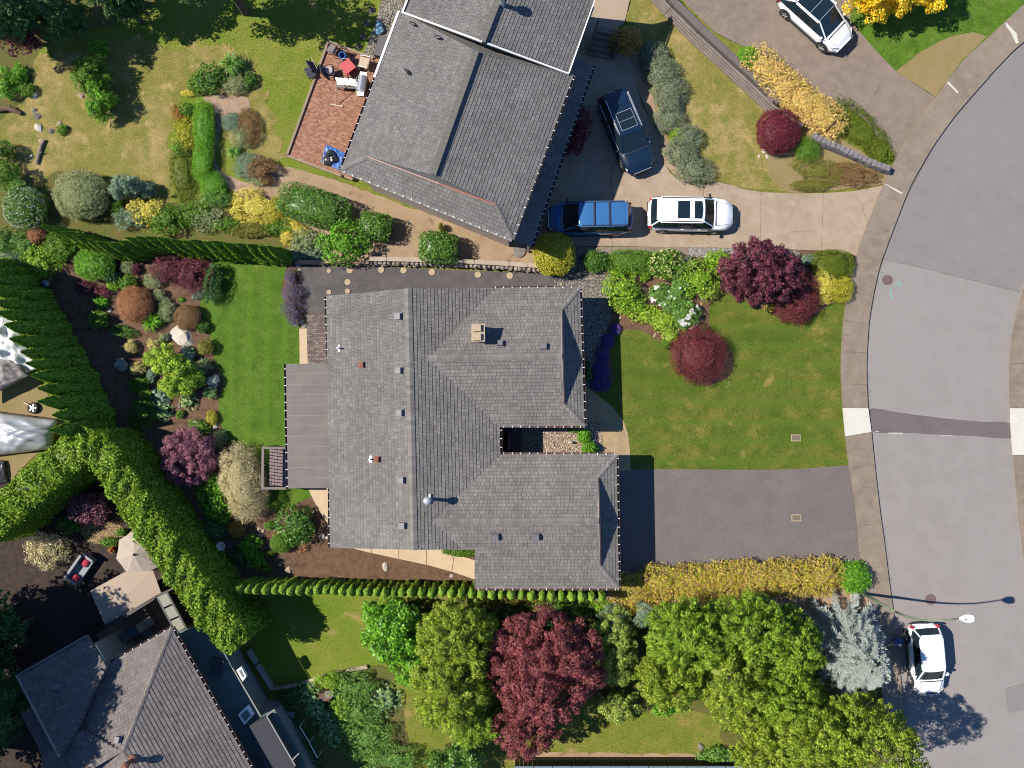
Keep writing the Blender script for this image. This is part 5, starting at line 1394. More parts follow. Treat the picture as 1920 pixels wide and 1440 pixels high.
for i in range(16):
    f0, f1 = i / 16, (i + 1) / 16
    A0, A1, B0, B1 = Vector((180, 1190)), Vector((292, 1118)), Vector((214, 1258)), Vector((330, 1186))
    q = [A0.lerp(B0, f0 + .003), A1.lerp(B1, f0 + .003), A1.lerp(B1, f1 - .003), A0.lerp(B0, f1 - .003)]
    MB().prism(PP([(v.x, v.y) for v in q], .5), .44, .5).build('board', plain('brown_deck', C(150, 118, 96), .8, var=.12), dkk)
chair(258, 1180, .5, 'blue-grey cushioned chair on the shaded deck', plain('blue_fabric', C(90, 120, 140), .8), M_dark, .25, .55, .5)
chair(286, 1163, .6, 'pale grey cushioned chair under the pale canopy panels', plain('pale_fabric', C(176, 170, 170), .8), M_dark, .25, .55, .5)
chair(285, 1185, 2.2, 'dark grey chair at the deck edge by the roof corner', plain('grey_fabric2', C(120, 120, 130), .8), M_dark, .25, .5, .5)
chair(240, 1202, 1.5, 'dark chair deepest in the shade by the small roof', plain('dark_fabric2', C(64, 68, 80), .8), M_dark, .25, .6, .5)
# low garden walls in the shade
t = thing('low_garden_wall', 'pale low garden wall beside the shaded house passage', 'wall', P(488, 1250, 0))
MB().bar(P(466, 1219, .2), P(482, 1243, .2), .17, .4).build('segment', plain('pale_wall', C(190, 186, 182), .8), t); MB().bar(P(483, 1246, .2), P(512, 1291, .2), .17, .4).build('segment', MATS['pale_wall'], t)
MB().bar(P(512, 1290, .2), P(556, 1283, .2), .18, .4).build('segment', MATS['pale_timber'], t)
t = thing('handrail', 'thin pale handrail in the shade beside the lower roof', 'handrail', P(578, 1390, 0))
MB().tube([P(562, 1362, .9), P(580, 1392, .9), P(595, 1421, .9)], .025, 6).build('rail', M_clip, t)
for q in ((562, 1362), (580, 1392), (595, 1421)): MB().tube([P(*q, .9), Vector((P(*q, .9).x, P(*q, .9).y, 0))], .02, 6).build('post', M_clip, t)
# ------------------------------------------------------------------ far-left yard: tarps and a wheel
crumple('tarpaulin', 'white crumpled sheet over a stack beside the tall hedge', 'tarpaulin', [(-30, 585), (35, 600), (75, 690), (-30, 720)], .5, plain('white_tarp', (.62, .62, .63, 1), .5), .5, 26, .5, 7)
crumple('tarpaulin', 'grey slatted sheet on the stack left of the tall hedge', 'tarpaulin', [(-40, 660), (30, 672), (58, 706), (-40, 755)], .85, plain('grey_tarp', C(150, 142, 142), .6), .25, 20, .3, 9)
crumple('tarpaulin', 'silver tarpaulin draped over a low trailer', 'tarpaulin', [(-25, 770), (110, 788), (100, 842), (-25, 858)], .3, plain('silver_tarp', (.42, .43, .46, 1), .35, .3), .3, 24, 1.0, 15)
crumple('tarpaulin', 'black tarpaulin edge beside the silver one', 'tarpaulin', [(-30, 860), (10, 862), (16, 905), (-30, 910)], .1, plain('black_tarp', (.03, .03, .035, 1), .4), .15, 12, .2, 17)
t = thing('spare_wheel', 'car wheel with five-spoke rim lying on the dry yard', 'wheel', P(65, 765, 0))
w0 = P(65, 765, .0)
MB().lathe(w0, [(.2, 0), (.32, .02), (.35, .1), (.33, .2), (.24, .22), (.22, .16)], 26).build('tyre', M_tyre, t, True); MB().lathe(w0, [(.22, .08), (.22, .1)], 20).build('rim', M_trim, t)
for i in range(5):
    a_ = 2 * math.pi * i / 5; MB().bar(w0 + up * .19, w0 + Vector((.22 * math.cos(a_), .22 * math.sin(a_), .19)), .08, .04).build('spoke', M_rim, t)
MB().lathe(w0, [(.06, .15), (.06, .22)], 12).build('hub', M_rim, t)
o = MB().bar(P(45, 754, .05), P(54, 759, .05), .08, .06).build('wood_offcut', M_cream_f); tag(o, 'short pale wooden offcut beside the spare wheel', 'wood')
o = MB().bar(P(106, 793, .1), P(113, 796, .1), .2, .2).build('wood_block', plain('yellow_wood', C(216, 190, 140), .8)); tag(o, 'pale wooden block at the end of the silver tarpaulin', 'wood')
# bottom edge shed roof
t = thing('dark_shed', 'long dark wooden shed along the bottom edge', 'shed', P(1150, 1450, 0))
for i in range(12):
    x0_ = 964 + i * 36; MB().prism(PP([(x0_ + .5, 1437), (x0_ + 35.5, 1437), (x0_ + 35.5, 1520), (x0_ + .5, 1520)], 1.42), 1.34, 1.42 + (i % 2) * .008).build('roof_panel', plain('pale_blue_sheet', C(130, 150, 166), .5, var=.1), t)
for i in range(52):
    x0_ = 966 + i * 8; MB().prism(PP([(x0_ + .3, 1419), (x0_ + 7.7, 1419), (x0_ + 7.7, 1423), (x0_ + .3, 1423)], 0), 0, 1.33 + random.uniform(-.02, 0)).build('board', plain('dark_brown_board', C(74, 56, 52), .85, var=.2, bscale=8), t)
sheet('bare_strip', [(1020, 1405), (1330, 1405), (1345, 1425), (1010, 1425)], 0.004, G_bare, jit=.05)

t = thing('storage_box', 'small blue box on the kerb beside the white hatchback', 'box', P(1681, 1200, .12), .1)
link('body', MB().box((0, 0, .14), (.4, .26, .28), 0, 1.08).mesh('b'), t, plain('blue_box', C(50, 100, 170), .5)); link('rim', MB().box((0, 0, .285), (.46, .31, .03)).mesh('r'), t, MATS['blue_box'])
# ------------------------------------------------------------------ vegetation
PAL = dict(
    lime=[(176, 206, 60), (150, 188, 44), (128, 168, 34), (190, 214, 90)], lime2=[(148, 188, 46), (126, 168, 34), (106, 148, 26), (172, 204, 74)],
    green=[(110, 152, 44), (92, 136, 34), (128, 168, 58), (78, 120, 30)], bright=[(112, 172, 36), (96, 156, 26), (134, 190, 54), (84, 140, 26)],
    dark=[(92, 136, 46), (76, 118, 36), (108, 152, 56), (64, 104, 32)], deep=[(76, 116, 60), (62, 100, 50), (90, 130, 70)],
    olive=[(138, 136, 56), (120, 120, 44), (156, 152, 72)], moss=[(106, 124, 22), (92, 108, 16), (122, 140, 30)],
    golden=[(190, 186, 50), (168, 166, 38), (206, 200, 74), (150, 150, 30)], yellow=[(238, 224, 98), (224, 208, 80), (246, 234, 132), (206, 192, 70)],
    goldleaf=[(252, 226, 30), (248, 212, 20), (252, 236, 90), (242, 184, 20)], pale=[(216, 204, 130), (196, 184, 106), (232, 222, 160), (180, 170, 90)],
    creamy=[(232, 216, 172), (214, 198, 148), (244, 232, 198), (190, 176, 118), (172, 168, 106)],
    spirea=[(216, 196, 64), (198, 160, 106), (178, 182, 56), (192, 148, 112), (228, 206, 86), (150, 160, 50)], heather=[(240, 206, 122), (236, 196, 126), (242, 218, 106), (226, 184, 136), (206, 196, 90)],
    maroon=[(134, 60, 64), (112, 48, 52), (152, 80, 80), (98, 40, 46)], wine=[(122, 44, 60), (102, 34, 48), (140, 60, 74)],
    plum=[(168, 110, 124), (146, 90, 106), (188, 134, 144), (128, 76, 90)], purple=[(122, 60, 78), (98, 46, 62), (146, 80, 96), (82, 36, 50)], dplum=[(128, 62, 76), (104, 46, 60), (150, 84, 92), (86, 36, 48)],
    redtree=[(142, 68, 72), (120, 54, 60), (160, 90, 88), (104, 44, 52), (166, 102, 96)],
    rust=[(184, 130, 90), (164, 110, 74), (200, 148, 106)], brown=[(150, 116, 74), (130, 98, 62), (166, 134, 90)],
    grey=[(158, 168, 112), (140, 152, 96), (176, 184, 134)], sage=[(150, 164, 110), (132, 148, 94), (172, 182, 136)], blue=[(134, 158, 128), (114, 140, 112), (154, 176, 148)],
    lav=[(146, 160, 112), (128, 148, 94), (164, 172, 140), (136, 140, 140)], silver=[(196, 204, 198), (178, 188, 182), (214, 220, 214), (160, 172, 166)],
    lavender=[(124, 100, 148), (104, 84, 128), (146, 122, 166), (110, 132, 60)], violet=[(104, 66, 170), (86, 50, 148), (128, 88, 188), (96, 110, 70)],
    cedar=[(140, 174, 44), (120, 154, 34), (162, 194, 62), (100, 132, 28)], cedar2=[(152, 174, 48), (132, 154, 38), (174, 194, 68), (112, 134, 32)],
    thuja=[(120, 156, 40), (100, 136, 30), (140, 174, 56)], thujaN=[(112, 150, 36), (92, 128, 28), (134, 168, 50)],
    fern=[(116, 162, 70), (98, 144, 56), (138, 180, 88)], hosta=[(140, 176, 104), (116, 156, 80), (170, 200, 140)], bhosta=[(136, 168, 140), (114, 148, 122), (160, 188, 162)],
    palegreen=[(168, 186, 84), (148, 168, 66), (190, 204, 110), (128, 150, 54)],
    orange=[(190, 130, 60), (160, 140, 60), (210, 150, 80), (130, 130, 50)], spirea2=[(206, 196, 120), (150, 160, 60), (196, 150, 90), (120, 140, 50)],
)
LG = 1.2                       # leaf base colours against the picture colours
def pal(name):
    return np.array([[c / 1.0 for c in C(*rgb, k=LG)[:3]] for rgb in PAL[name]], np.float32)
def unit(v):
    return v / np.maximum(np.linalg.norm(v, axis=1, keepdims=True), 1e-6)
class Fol:
    def __init__(s): s.V = []; s.Q = []; s.T = []; s.n = 0
    def quads(s, v, cols):
        """v (n,4,3); cols (n,3)"""
        k = len(v)
        s.V.append(v.reshape(-1, 3)); s.T.append(np.repeat(cols, 4, axis=0))
        s.Q.append(np.arange(k * 4).reshape(k, 4) + s.n); s.n += k * 4
    def mesh(s, verts, quads, col):
        s.V.append(np.asarray(verts, np.float32)); s.T.append(np.tile(np.asarray(col, np.float32), (len(verts), 1)))
        s.Q.append(np.asarray(quads, np.int64) + s.n); s.n += len(verts)
    def leaves(s, c, nrm, L, Wd, cols, fold=.18, tan=None, rng=RNG):
        n = len(c)
        if tan is None: tan = rng.normal(size=(n, 3))
        t = tan - nrm * np.sum(tan * nrm, axis=1, keepdims=True); t = unit(t)
        b = np.cross(nrm, t)
        L = np.broadcast_to(np.asarray(L, np.float32), (n,))[:, None]; Wd = np.broadcast_to(np.asarray(Wd, np.float32), (n,))[:, None]
        v = np.stack([c - t * L * .5, c + b * Wd * .5 + nrm * L * fold * .5 + t * L * .05, c + t * L * .5 - nrm * L * fold * .4, c - b * Wd * .5 + nrm * L * fold * .5 + t * L * .05], axis=1)
        s.quads(v.astype(np.float32), cols)
    def data(s, name):
        V = np.concatenate(s.V).astype(np.float32); Q = np.concatenate(s.Q); T = np.concatenate(s.T)
        me = bpy.data.meshes.new(name)
        me.vertices.add(len(V)); me.vertices.foreach_set('co', V.ravel())
        me.loops.add(Q.size); me.loops.foreach_set('vertex_index', Q.ravel().astype(np.int32))
        me.polygons.add(len(Q)); me.polygons.foreach_set('loop_start', (np.arange(len(Q)) * 4).astype(np.int32))
        try: me.polygons.foreach_set('loop_total', np.full(len(Q), 4, np.int32))
        except Exception: pass
        a = me.color_attributes.new('tint', 'FLOAT_COLOR', 'POINT')
        arr = np.ones((len(V), 4), np.float32); arr[:, :3] = T
        a.data.foreach_set('color', arr.ravel())
        me.update(calc_edges=True)
        return me
def pick(p, n, rng=RNG, var=.16):
    c = p[rng.integers(0, len(p), n)]
    return (c * (1 + rng.normal(0, var, (n, 1))).clip(.55, 1.5)).astype(np.float32)
def ball_dirs(n, zmin, rng=RNG):
    z = rng.uniform(zmin, 1, n); a = rng.uniform(0, 2 * np.pi, n); r = np.sqrt(1 - z * z)
    return np.stack([r * np.cos(a), r * np.sin(a), z], axis=1)
def shell(rad, d, e):
    return np.power(np.sum(np.abs(d) ** e, axis=1), -1 / e)
def lumps(d, m, amp, rng):
    k = ball_dirs(m, -.3, rng)
    q = (d @ k.T).max(axis=1)
    th_ = math.cos(1.9 / math.sqrt(m))
    return 1 + amp * (np.clip((q - th_) / (1 - th_), -1, 1) - .55)
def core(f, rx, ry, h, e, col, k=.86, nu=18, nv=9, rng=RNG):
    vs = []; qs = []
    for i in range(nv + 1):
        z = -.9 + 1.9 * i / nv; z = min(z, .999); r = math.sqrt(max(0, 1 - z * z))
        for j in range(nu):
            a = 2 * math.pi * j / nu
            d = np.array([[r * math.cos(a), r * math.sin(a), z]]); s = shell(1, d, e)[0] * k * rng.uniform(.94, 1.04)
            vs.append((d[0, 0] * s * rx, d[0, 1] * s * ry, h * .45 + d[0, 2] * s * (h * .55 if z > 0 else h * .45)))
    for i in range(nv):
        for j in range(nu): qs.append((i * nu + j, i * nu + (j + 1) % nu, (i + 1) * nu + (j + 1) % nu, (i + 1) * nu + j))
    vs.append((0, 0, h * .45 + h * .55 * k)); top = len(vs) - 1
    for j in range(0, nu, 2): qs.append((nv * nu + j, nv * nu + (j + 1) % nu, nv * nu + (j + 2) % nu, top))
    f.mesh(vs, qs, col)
def bush_mesh(name, rx, ry, h, palette, leaf=.09, asp=.6, dens=1.0, amp=.22, nl=28, e=2.2, nr=.6, flowers=None, zmin=-.5, up_t=0, coverage=2.0, jit=.1, seed=None, top=None):
    rng = np.random.default_rng(seed if seed is not None else RNG.integers(1 << 30))
    f = Fol(); p = pal(palette) if isinstance(palette, str) else palette
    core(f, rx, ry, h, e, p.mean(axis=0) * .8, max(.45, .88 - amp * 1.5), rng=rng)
    area = 2 * math.pi * ((rx * ry) ** .8 + (rx * h * .55) ** .8 + (ry * h * .55) ** .8) / 3 * 1.5
    n = int(min(42000, max(120, coverage * dens * area / (leaf * leaf * asp * .5) * .55)))
    d = ball_dirs(n, zmin, rng)
    s = shell(1, d, e) * lumps(d, nl, amp, rng) * (1 + rng.normal(0, jit, n)).clip(.7, 1.18)
    hz = np.where(d[:, 2] > 0, h * .55, h * .45)
    c = np.stack([d[:, 0] * s * rx, d[:, 1] * s * ry, h * .45 + d[:, 2] * s * hz], axis=1)
    c[:, 2] = np.maximum(c[:, 2], .015)
    nrm = unit(np.stack([d[:, 0] / rx, d[:, 1] / ry, d[:, 2] / hz], axis=1))
    nrm = unit(nrm * (1 - nr) + rng.normal(size=(n, 3)) * nr * .65 + np.array([[0, 0, .35]]))
    tan = None
    if up_t: tan = rng.normal(size=(n, 3)) * .5 + np.stack([d[:, 0], d[:, 1], np.full(n, up_t)], axis=1)
    L = leaf * rng.uniform(.55, 1.4, n)
    f.leaves(c, nrm, L, L * asp, pick(p, n, rng), tan=tan, rng=rng)
    if flowers:
        fc, k, sz, clus = flowers
        dd = ball_dirs(k, .1, rng)
        if clus:
            cc = ball_dirs(max(2, k // 9), .2, rng); dd = unit(cc[rng.integers(0, len(cc), k)] + rng.normal(0, .12, (k, 3)))
            dd[:, 2] = np.abs(dd[:, 2])
        ss = shell(1, dd, e) * 1.08
        c = np.stack([dd[:, 0] * ss * rx, dd[:, 1] * ss * ry, h * .45 + dd[:, 2] * ss * h * .55], axis=1)
        col = np.array([C(*fc, k=1.5)[:3]], np.float32)
        for q in range(3):
            f.leaves(c, unit(dd + rng.normal(0, .5, (k, 3)) + [[0, 0, 1]]), np.full(k, sz), np.full(k, sz), np.repeat(col, k, 0) * rng.uniform(.85, 1.05, (k, 1)).astype(np.float32), rng=rng)
    return f.data(name)
def stems(t, h, rx, n=4, r=.02):
    m = MB()
    for i in range(n):
        a = 2 * math.pi * i / n + random.random(); m.tube([(0.02 * math.cos(a), .02 * math.sin(a), 0), (rx * .35 * math.cos(a), rx * .35 * math.sin(a), h * .55)], [r, r * .5], 5)
    link('stem', m.mesh('stem'), t, M_bark)
def bush(px, py, rx, ry, h, palette, label, rot=0, cat='shrub', name='shrub', mat=None, group=None, z=0, **kw):
    zc = z + h * .5
    k = (H - zc) / F
    p = P(px, py, zc)
    t = thing(name, label, cat, (p.x, p.y, z), math.radians(rot), group)
    me = bush_mesh('foliage', rx * k, ry * k, h, palette, **kw)
    link('foliage', me, t, mat or M_leaf)
    stems(t, h, min(rx, ry) * k, 4, max(.012, h * .015))
    return t
def tree_mesh(rx, ry, h, zb, palette, leaf=.13, asp=.55, nclump=60, cr=.3, cov=1.6, conif=False, seed=None, flat=1.0):
    """crown of many leaf clumps spread through a dome from height zb to h"""
    rng = np.random.default_rng(seed if seed is not None else RNG.integers(1 << 30))
    f = Fol(); p = pal(palette)
    hh = h - zb
    d = ball_dirs(nclump, -.25, rng)
    k = rng.uniform(.55, 1.0, nclump) ** .5
    base = np.stack([d[:, 0] * rx * k, d[:, 1] * ry * k, zb + hh * .35 + d[:, 2] * k * hh * .65 * flat], axis=1)
    if conif:
        rad = np.sqrt((base[:, 0] / rx) ** 2 + (base[:, 1] / ry) ** 2).clip(0, 1)
        base[:, 2] = zb + hh * (1 - rad) ** .8 * rng.uniform(.72, 1.0, nclump)
    R = cr * math.sqrt(rx * ry) * rng.uniform(.65, 1.3, nclump)
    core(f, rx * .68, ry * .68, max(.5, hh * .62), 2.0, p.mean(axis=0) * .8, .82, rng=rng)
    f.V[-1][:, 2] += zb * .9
    ns_ = int(1.5 * math.pi * rx * ry / (leaf * leaf * asp * .5))
    ds = ball_dirs(ns_, -.1, rng); hc = max(.5, hh * .62)
    sk = lumps(ds, 30, .2, rng) * rng.uniform(.8, 1.12, ns_)
    cs_ = np.stack([ds[:, 0] * rx * .7 * sk, ds[:, 1] * ry * .7 * sk, zb * .9 + hc * .45 + ds[:, 2] * hc * .55 * sk], axis=1)
    f.leaves(cs_, unit(ds * .5 + rng.normal(size=(ns_, 3)) * .6 + [[0, 0, .3]]), leaf * rng.uniform(.7, 1.3, ns_), leaf * asp, pick(p, ns_, rng, .13), rng=rng)
    out = unit(np.stack([base[:, 0], base[:, 1], np.full(nclump, .0)], axis=1))
    for i in range(nclump):
        n = int(cov * 2 * math.pi * R[i] ** 2 / (leaf * leaf * asp * .5) * .5)
        dd = ball_dirs(n, -.35, rng)
        s = (R[i] * rng.uniform(.6, 1.05, n) * lumps(dd, 7, .25, rng))[:, None]
        c = base[i] + dd * s * np.array([[1, 1, .75]])
        if conif:
            c[:, 2] -= (np.sum((c[:, :2] - base[i, :2]) * out[i, :2], axis=1)) * .45
        nrm = unit(dd * .6 + rng.normal(size=(n, 3)) * .42 + np.array([[0, 0, .5]]))
        tan = (dd + out[i] * .8 + rng.normal(size=(n, 3)) * .35)
        L = leaf * rng.uniform(.5, 1.35, n)
        f.leaves(c, nrm, L, L * asp, pick(p, n, rng, .13) * rng.uniform(.85, 1.12), tan=tan, rng=rng)
    return f.data('crown'), base
def tree(px, py, rx, ry, h, palette, label, zb=None, rot=0, name='tree', cat='tree', mat=None, group=None, **kw):
    zb = h * .3 if zb is None else zb
    zc = zb + (h - zb) * .5
    k = (H - zc) / F; p = P(px, py, zc)
    t = thing(name, label, cat, (p.x, p.y, 0), 0, group)
    me, base = tree_mesh(rx * k, ry * k, h, zb, palette, **kw)
    link('crown', me, t, mat or M_leaf)
    r = .03 * h + .03
    link('trunk', MB().tube([(0, 0, 0), (.05, .03, h * .3), (-.03, .04, h * .6), (0, 0, h * .85)], [r, r * .8, r * .5, r * .15], 9).mesh('trunk'), t, M_bark)
    m = MB()
    for b in base[::max(1, len(base) // 9)]:
        z0 = max(.3, b[2] * .55); m.tube([(0, 0, z0), tuple(b * np.array([.45, .45, .75])), tuple(b * np.array([.85, .85, .82]))], [r * .4, r * .25, r * .08], 5)
    link('limbs', m.mesh('limbs'), t, M_bark)
    return t
def spiky(px, py, r, h, palette, label, n=70, name='strappy_plant', cat='plant', w=.05, group=None, flowers=None):
    p = P(px, py, h * .4); k = M_PX; t = thing(name, label, cat, (p.x, p.y, 0), 0, group)
    rng = np.random.default_rng(RNG.integers(1 << 30)); f = Fol(); pc = pal(palette)
    R = r * k
    vs = []; cs = []
    for i in range(n):
        a = rng.uniform(0, 2 * math.pi); reach = R * rng.uniform(.35, 1.05); hh = h * rng.uniform(.6, 1.1)
        pr = None; c = pick(pc, 1, rng)[0]
        d = np.array([math.cos(a), math.sin(a)]); sd = np.array([-d[1], d[0], 0])
        for s in range(5):
            u = s / 4; q = np.array([d[0] * reach * u, d[1] * reach * u, .03 + hh * math.sin(math.pi * (.12 + .68 * u)) - hh * .3 * u * u]); ww = w * (1 - u ** 2.2) * .5 + .004
            cur = (q - sd * ww, q + sd * ww)
            if pr is not None: vs.append([pr[0], pr[1], cur[1], cur[0]]); cs.append(c)
            pr = cur
    f.quads(np.array(vs, np.float32), np.array(cs, np.float32))
    link('leaves', f.data('leaves'), t, M_leaf)
    m = MB().lathe((0, 0, 0), [(R * .18, 0), (R * .12, .08), (.01, .12)], 8); link('crown_base', m.mesh('crown_base'), t, M_bark)
    return t
def hosta(px, py, r, palette, label, n=60, leaf=.22, group=None, h=.4):
    p = P(px, py, h * .5); t = thing('hosta', label, 'plant', (p.x, p.y, 0), 0, group)
    rng = np.random.default_rng(RNG.integers(1 << 30)); f = Fol(); R = r * M_PX; pc = pal(palette)
    a = rng.uniform(0, 2 * np.pi, n); q = np.sqrt(rng.uniform(.02, 1, n))
    c = np.stack([np.cos(a) * q * R, np.sin(a) * q * R, h * (1 - .65 * q ** 2) + rng.normal(0, .03, n)], axis=1)
    nrm = unit(np.stack([np.cos(a) * q * .6, np.sin(a) * q * .6, np.full(n, .8)], axis=1) + rng.normal(0, .2, (n, 3)))
    L = leaf * rng.uniform(.7, 1.3, n)
    f.leaves(c, nrm, L, L * .75, pick(pc, n, rng, .12), tan=np.stack([np.cos(a), np.sin(a), -.2 + 0 * a], axis=1), rng=rng)
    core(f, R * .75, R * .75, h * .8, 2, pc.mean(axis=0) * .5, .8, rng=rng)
    link('leaves', f.data('leaves'), t, M_leaf)
    return t
# ---- cone-shaped cedars for the rows: three meshes, copied
def cedar_mesh(r, h, palette, leaf=.1, n=2600, shape='cone', seed=1):
    rng = np.random.default_rng(seed); f = Fol(); p = pal(palette)
    def rad(u):
        if shape == 'cone': return r * np.clip((1 - u) ** .75, .02, 1) * np.clip(.75 + u * 2, 0, 1)
        return r * np.sqrt(np.clip(1 - np.clip((u - .72) / .28, 0, 1) ** 2, .0, 1)) * np.clip(.75 + u * .4, 0, 1)
    us = np.linspace(0, .98, 9); nu = 12; vs = []; qs = []
    for u in us:
        for j in range(nu):
            a = 2 * math.pi * j / nu; q = float(rad(u)) * .84; vs.append((q * math.cos(a), q * math.sin(a), u * h))
    for i in range(8):
        for j in range(nu): qs.append((i * nu + j, i * nu + (j + 1) % nu, (i + 1) * nu + (j + 1) % nu, (i + 1) * nu + j))
    vs.append((0, 0, h * .985))
    for j in range(0, nu, 2): qs.append((8 * nu + j, 8 * nu + j + 1, 8 * nu + (j + 2) % nu, len(vs) - 1))
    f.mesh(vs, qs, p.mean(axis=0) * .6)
    u = rng.uniform(.02, 1, n) ** (1.15 if shape == 'cone' else .95); a = rng.uniform(0, 2 * np.pi, n)
    if shape != 'cone':
        k = n // 4; u[:k] = 1 - rng.uniform(0, .3, k)
    q = rad(u) * (1 + rng.normal(0, .07, n)) * (1 + .1 * np.sin(a * 5 + u * 9))
    c = np.stack([q * np.cos(a), q * np.sin(a), u * h], axis=1)
    slope = .25 if shape == 'cone' else .1 + 1.6 * np.clip((u - .75) / .25, 0, 1)
    nrm = unit(np.stack([np.cos(a), np.sin(a), slope + 0 * a], axis=1) + rng.normal(0, .45, (n, 3)))
    tan = np.stack([np.cos(a) * .25, np.sin(a) * .25, np.ones(n)], axis=1) + rng.normal(0, .25, (n, 3))
    L = leaf * rng.uniform(.8, 1.7, n)
    f.leaves(c, nrm, L, L * .5, pick(p, n, rng, .12), tan=tan, rng=rng)
    return f.data('foliage')
def cedar_row(pts, meshes, label, group, trunk_r, h, zpx=0.0, sc=.08, name='cedar'):
    """pts: picture points of the row at height zpx"""
    for i, (x, y) in enumerate(pts):
        p = P(x, y, zpx)
        t = thing(name, label if isinstance(label, str) else label[i], 'cedar', (p.x, p.y, 0), random.uniform(0, 6.28), group)
        s = random.uniform(1 - sc, 1 + sc); t.scale = (random.uniform(1 - sc, 1 + sc),) * 2 + (s,)
        link('foliage', meshes[i % len(meshes)], t, M_cedar)
        tk = bpy.data.meshes.get('cedar_trunk_%s' % name) or MB().tube([(0, 0, 0), (0, 0, h * .6)], [trunk_r, trunk_r * .4], 6).mesh('cedar_trunk_%s' % name)
        link('trunk', tk, t, M_bark)
ORD = 'first second third fourth fifth sixth seventh eighth ninth tenth eleventh twelfth thirteenth fourteenth fifteenth sixteenth seventeenth eighteenth nineteenth twentieth'.split()
def ordinals(n, what, a, b):
    return [('%s %s, counted from the %s' % (ORD[i], what, a)) if i < (n + 1) // 2 else ('%s %s, counted from the %s' % (ORD[n - 1 - i], what, b)) for i in range(n)]
def row_points(px, n, jit=1.0):
    pts = [Vector(p) for p in px]; d = arc(pts)
    return [(q.x + random.uniform(-jit, jit), q.y + random.uniform(-jit, jit)) for q in (at_len(pts, d, d[-1] * i / (n - 1)) for i in range(n))]
# upper row
mU = [cedar_mesh(.52, 3.3, 'thujaN', .11, 3600, 'cone', s) for s in (1, 2, 3)]
cedar_row(row_points([(150, 450), (205, 468), (252, 480), (300, 470), (380, 472), (450, 478), (538, 484)], 22, 1.5), mU, ordinals(22, 'narrow pointed cedar behind the back garden', 'white speckled ball shrub end', 'stone wall end'), 'row of pointed cedars above the back lawn', .06, 3.0)
# tall left row
mL = [cedar_mesh(.85, 5.0, 'thuja', .13, 6500, 'cone', s) for s in (5, 6, 7)]
cedar_row(row_points([(30, 515), (62, 535), (88, 572), (112, 622), (140, 668), (168, 716), (188, 760), (200, 800)], 15, 2), mL, ordinals(15, 'tall cedar of the high left row', 'yellow green shrub end', 'clipped hedge end'), 'high row of cedars at the left', .1, 4.6, sc=.07, name='tall_cedar')
# lower clipped row
mB = [cedar_mesh(.255, 2.7, 'thuja', .075, 2800, 'round', s) for s in (8, 9, 10, 12)]
xs = [449 + 16 * i for i in range(20)] + [771 + 18.8 * i for i in range(20)]
cedar_row([(x + random.uniform(-1, 1), 1106 + (x - 449) * .022 + random.uniform(-1.5, 1.5)) for x in xs], mB, ordinals(40, 'small clipped cedar of the long row', 'tall hedge end', 'garage end'), 'long row of small clipped cedars', .04, 2.3, zpx=2.5, sc=.07, name='clipped_cedar')
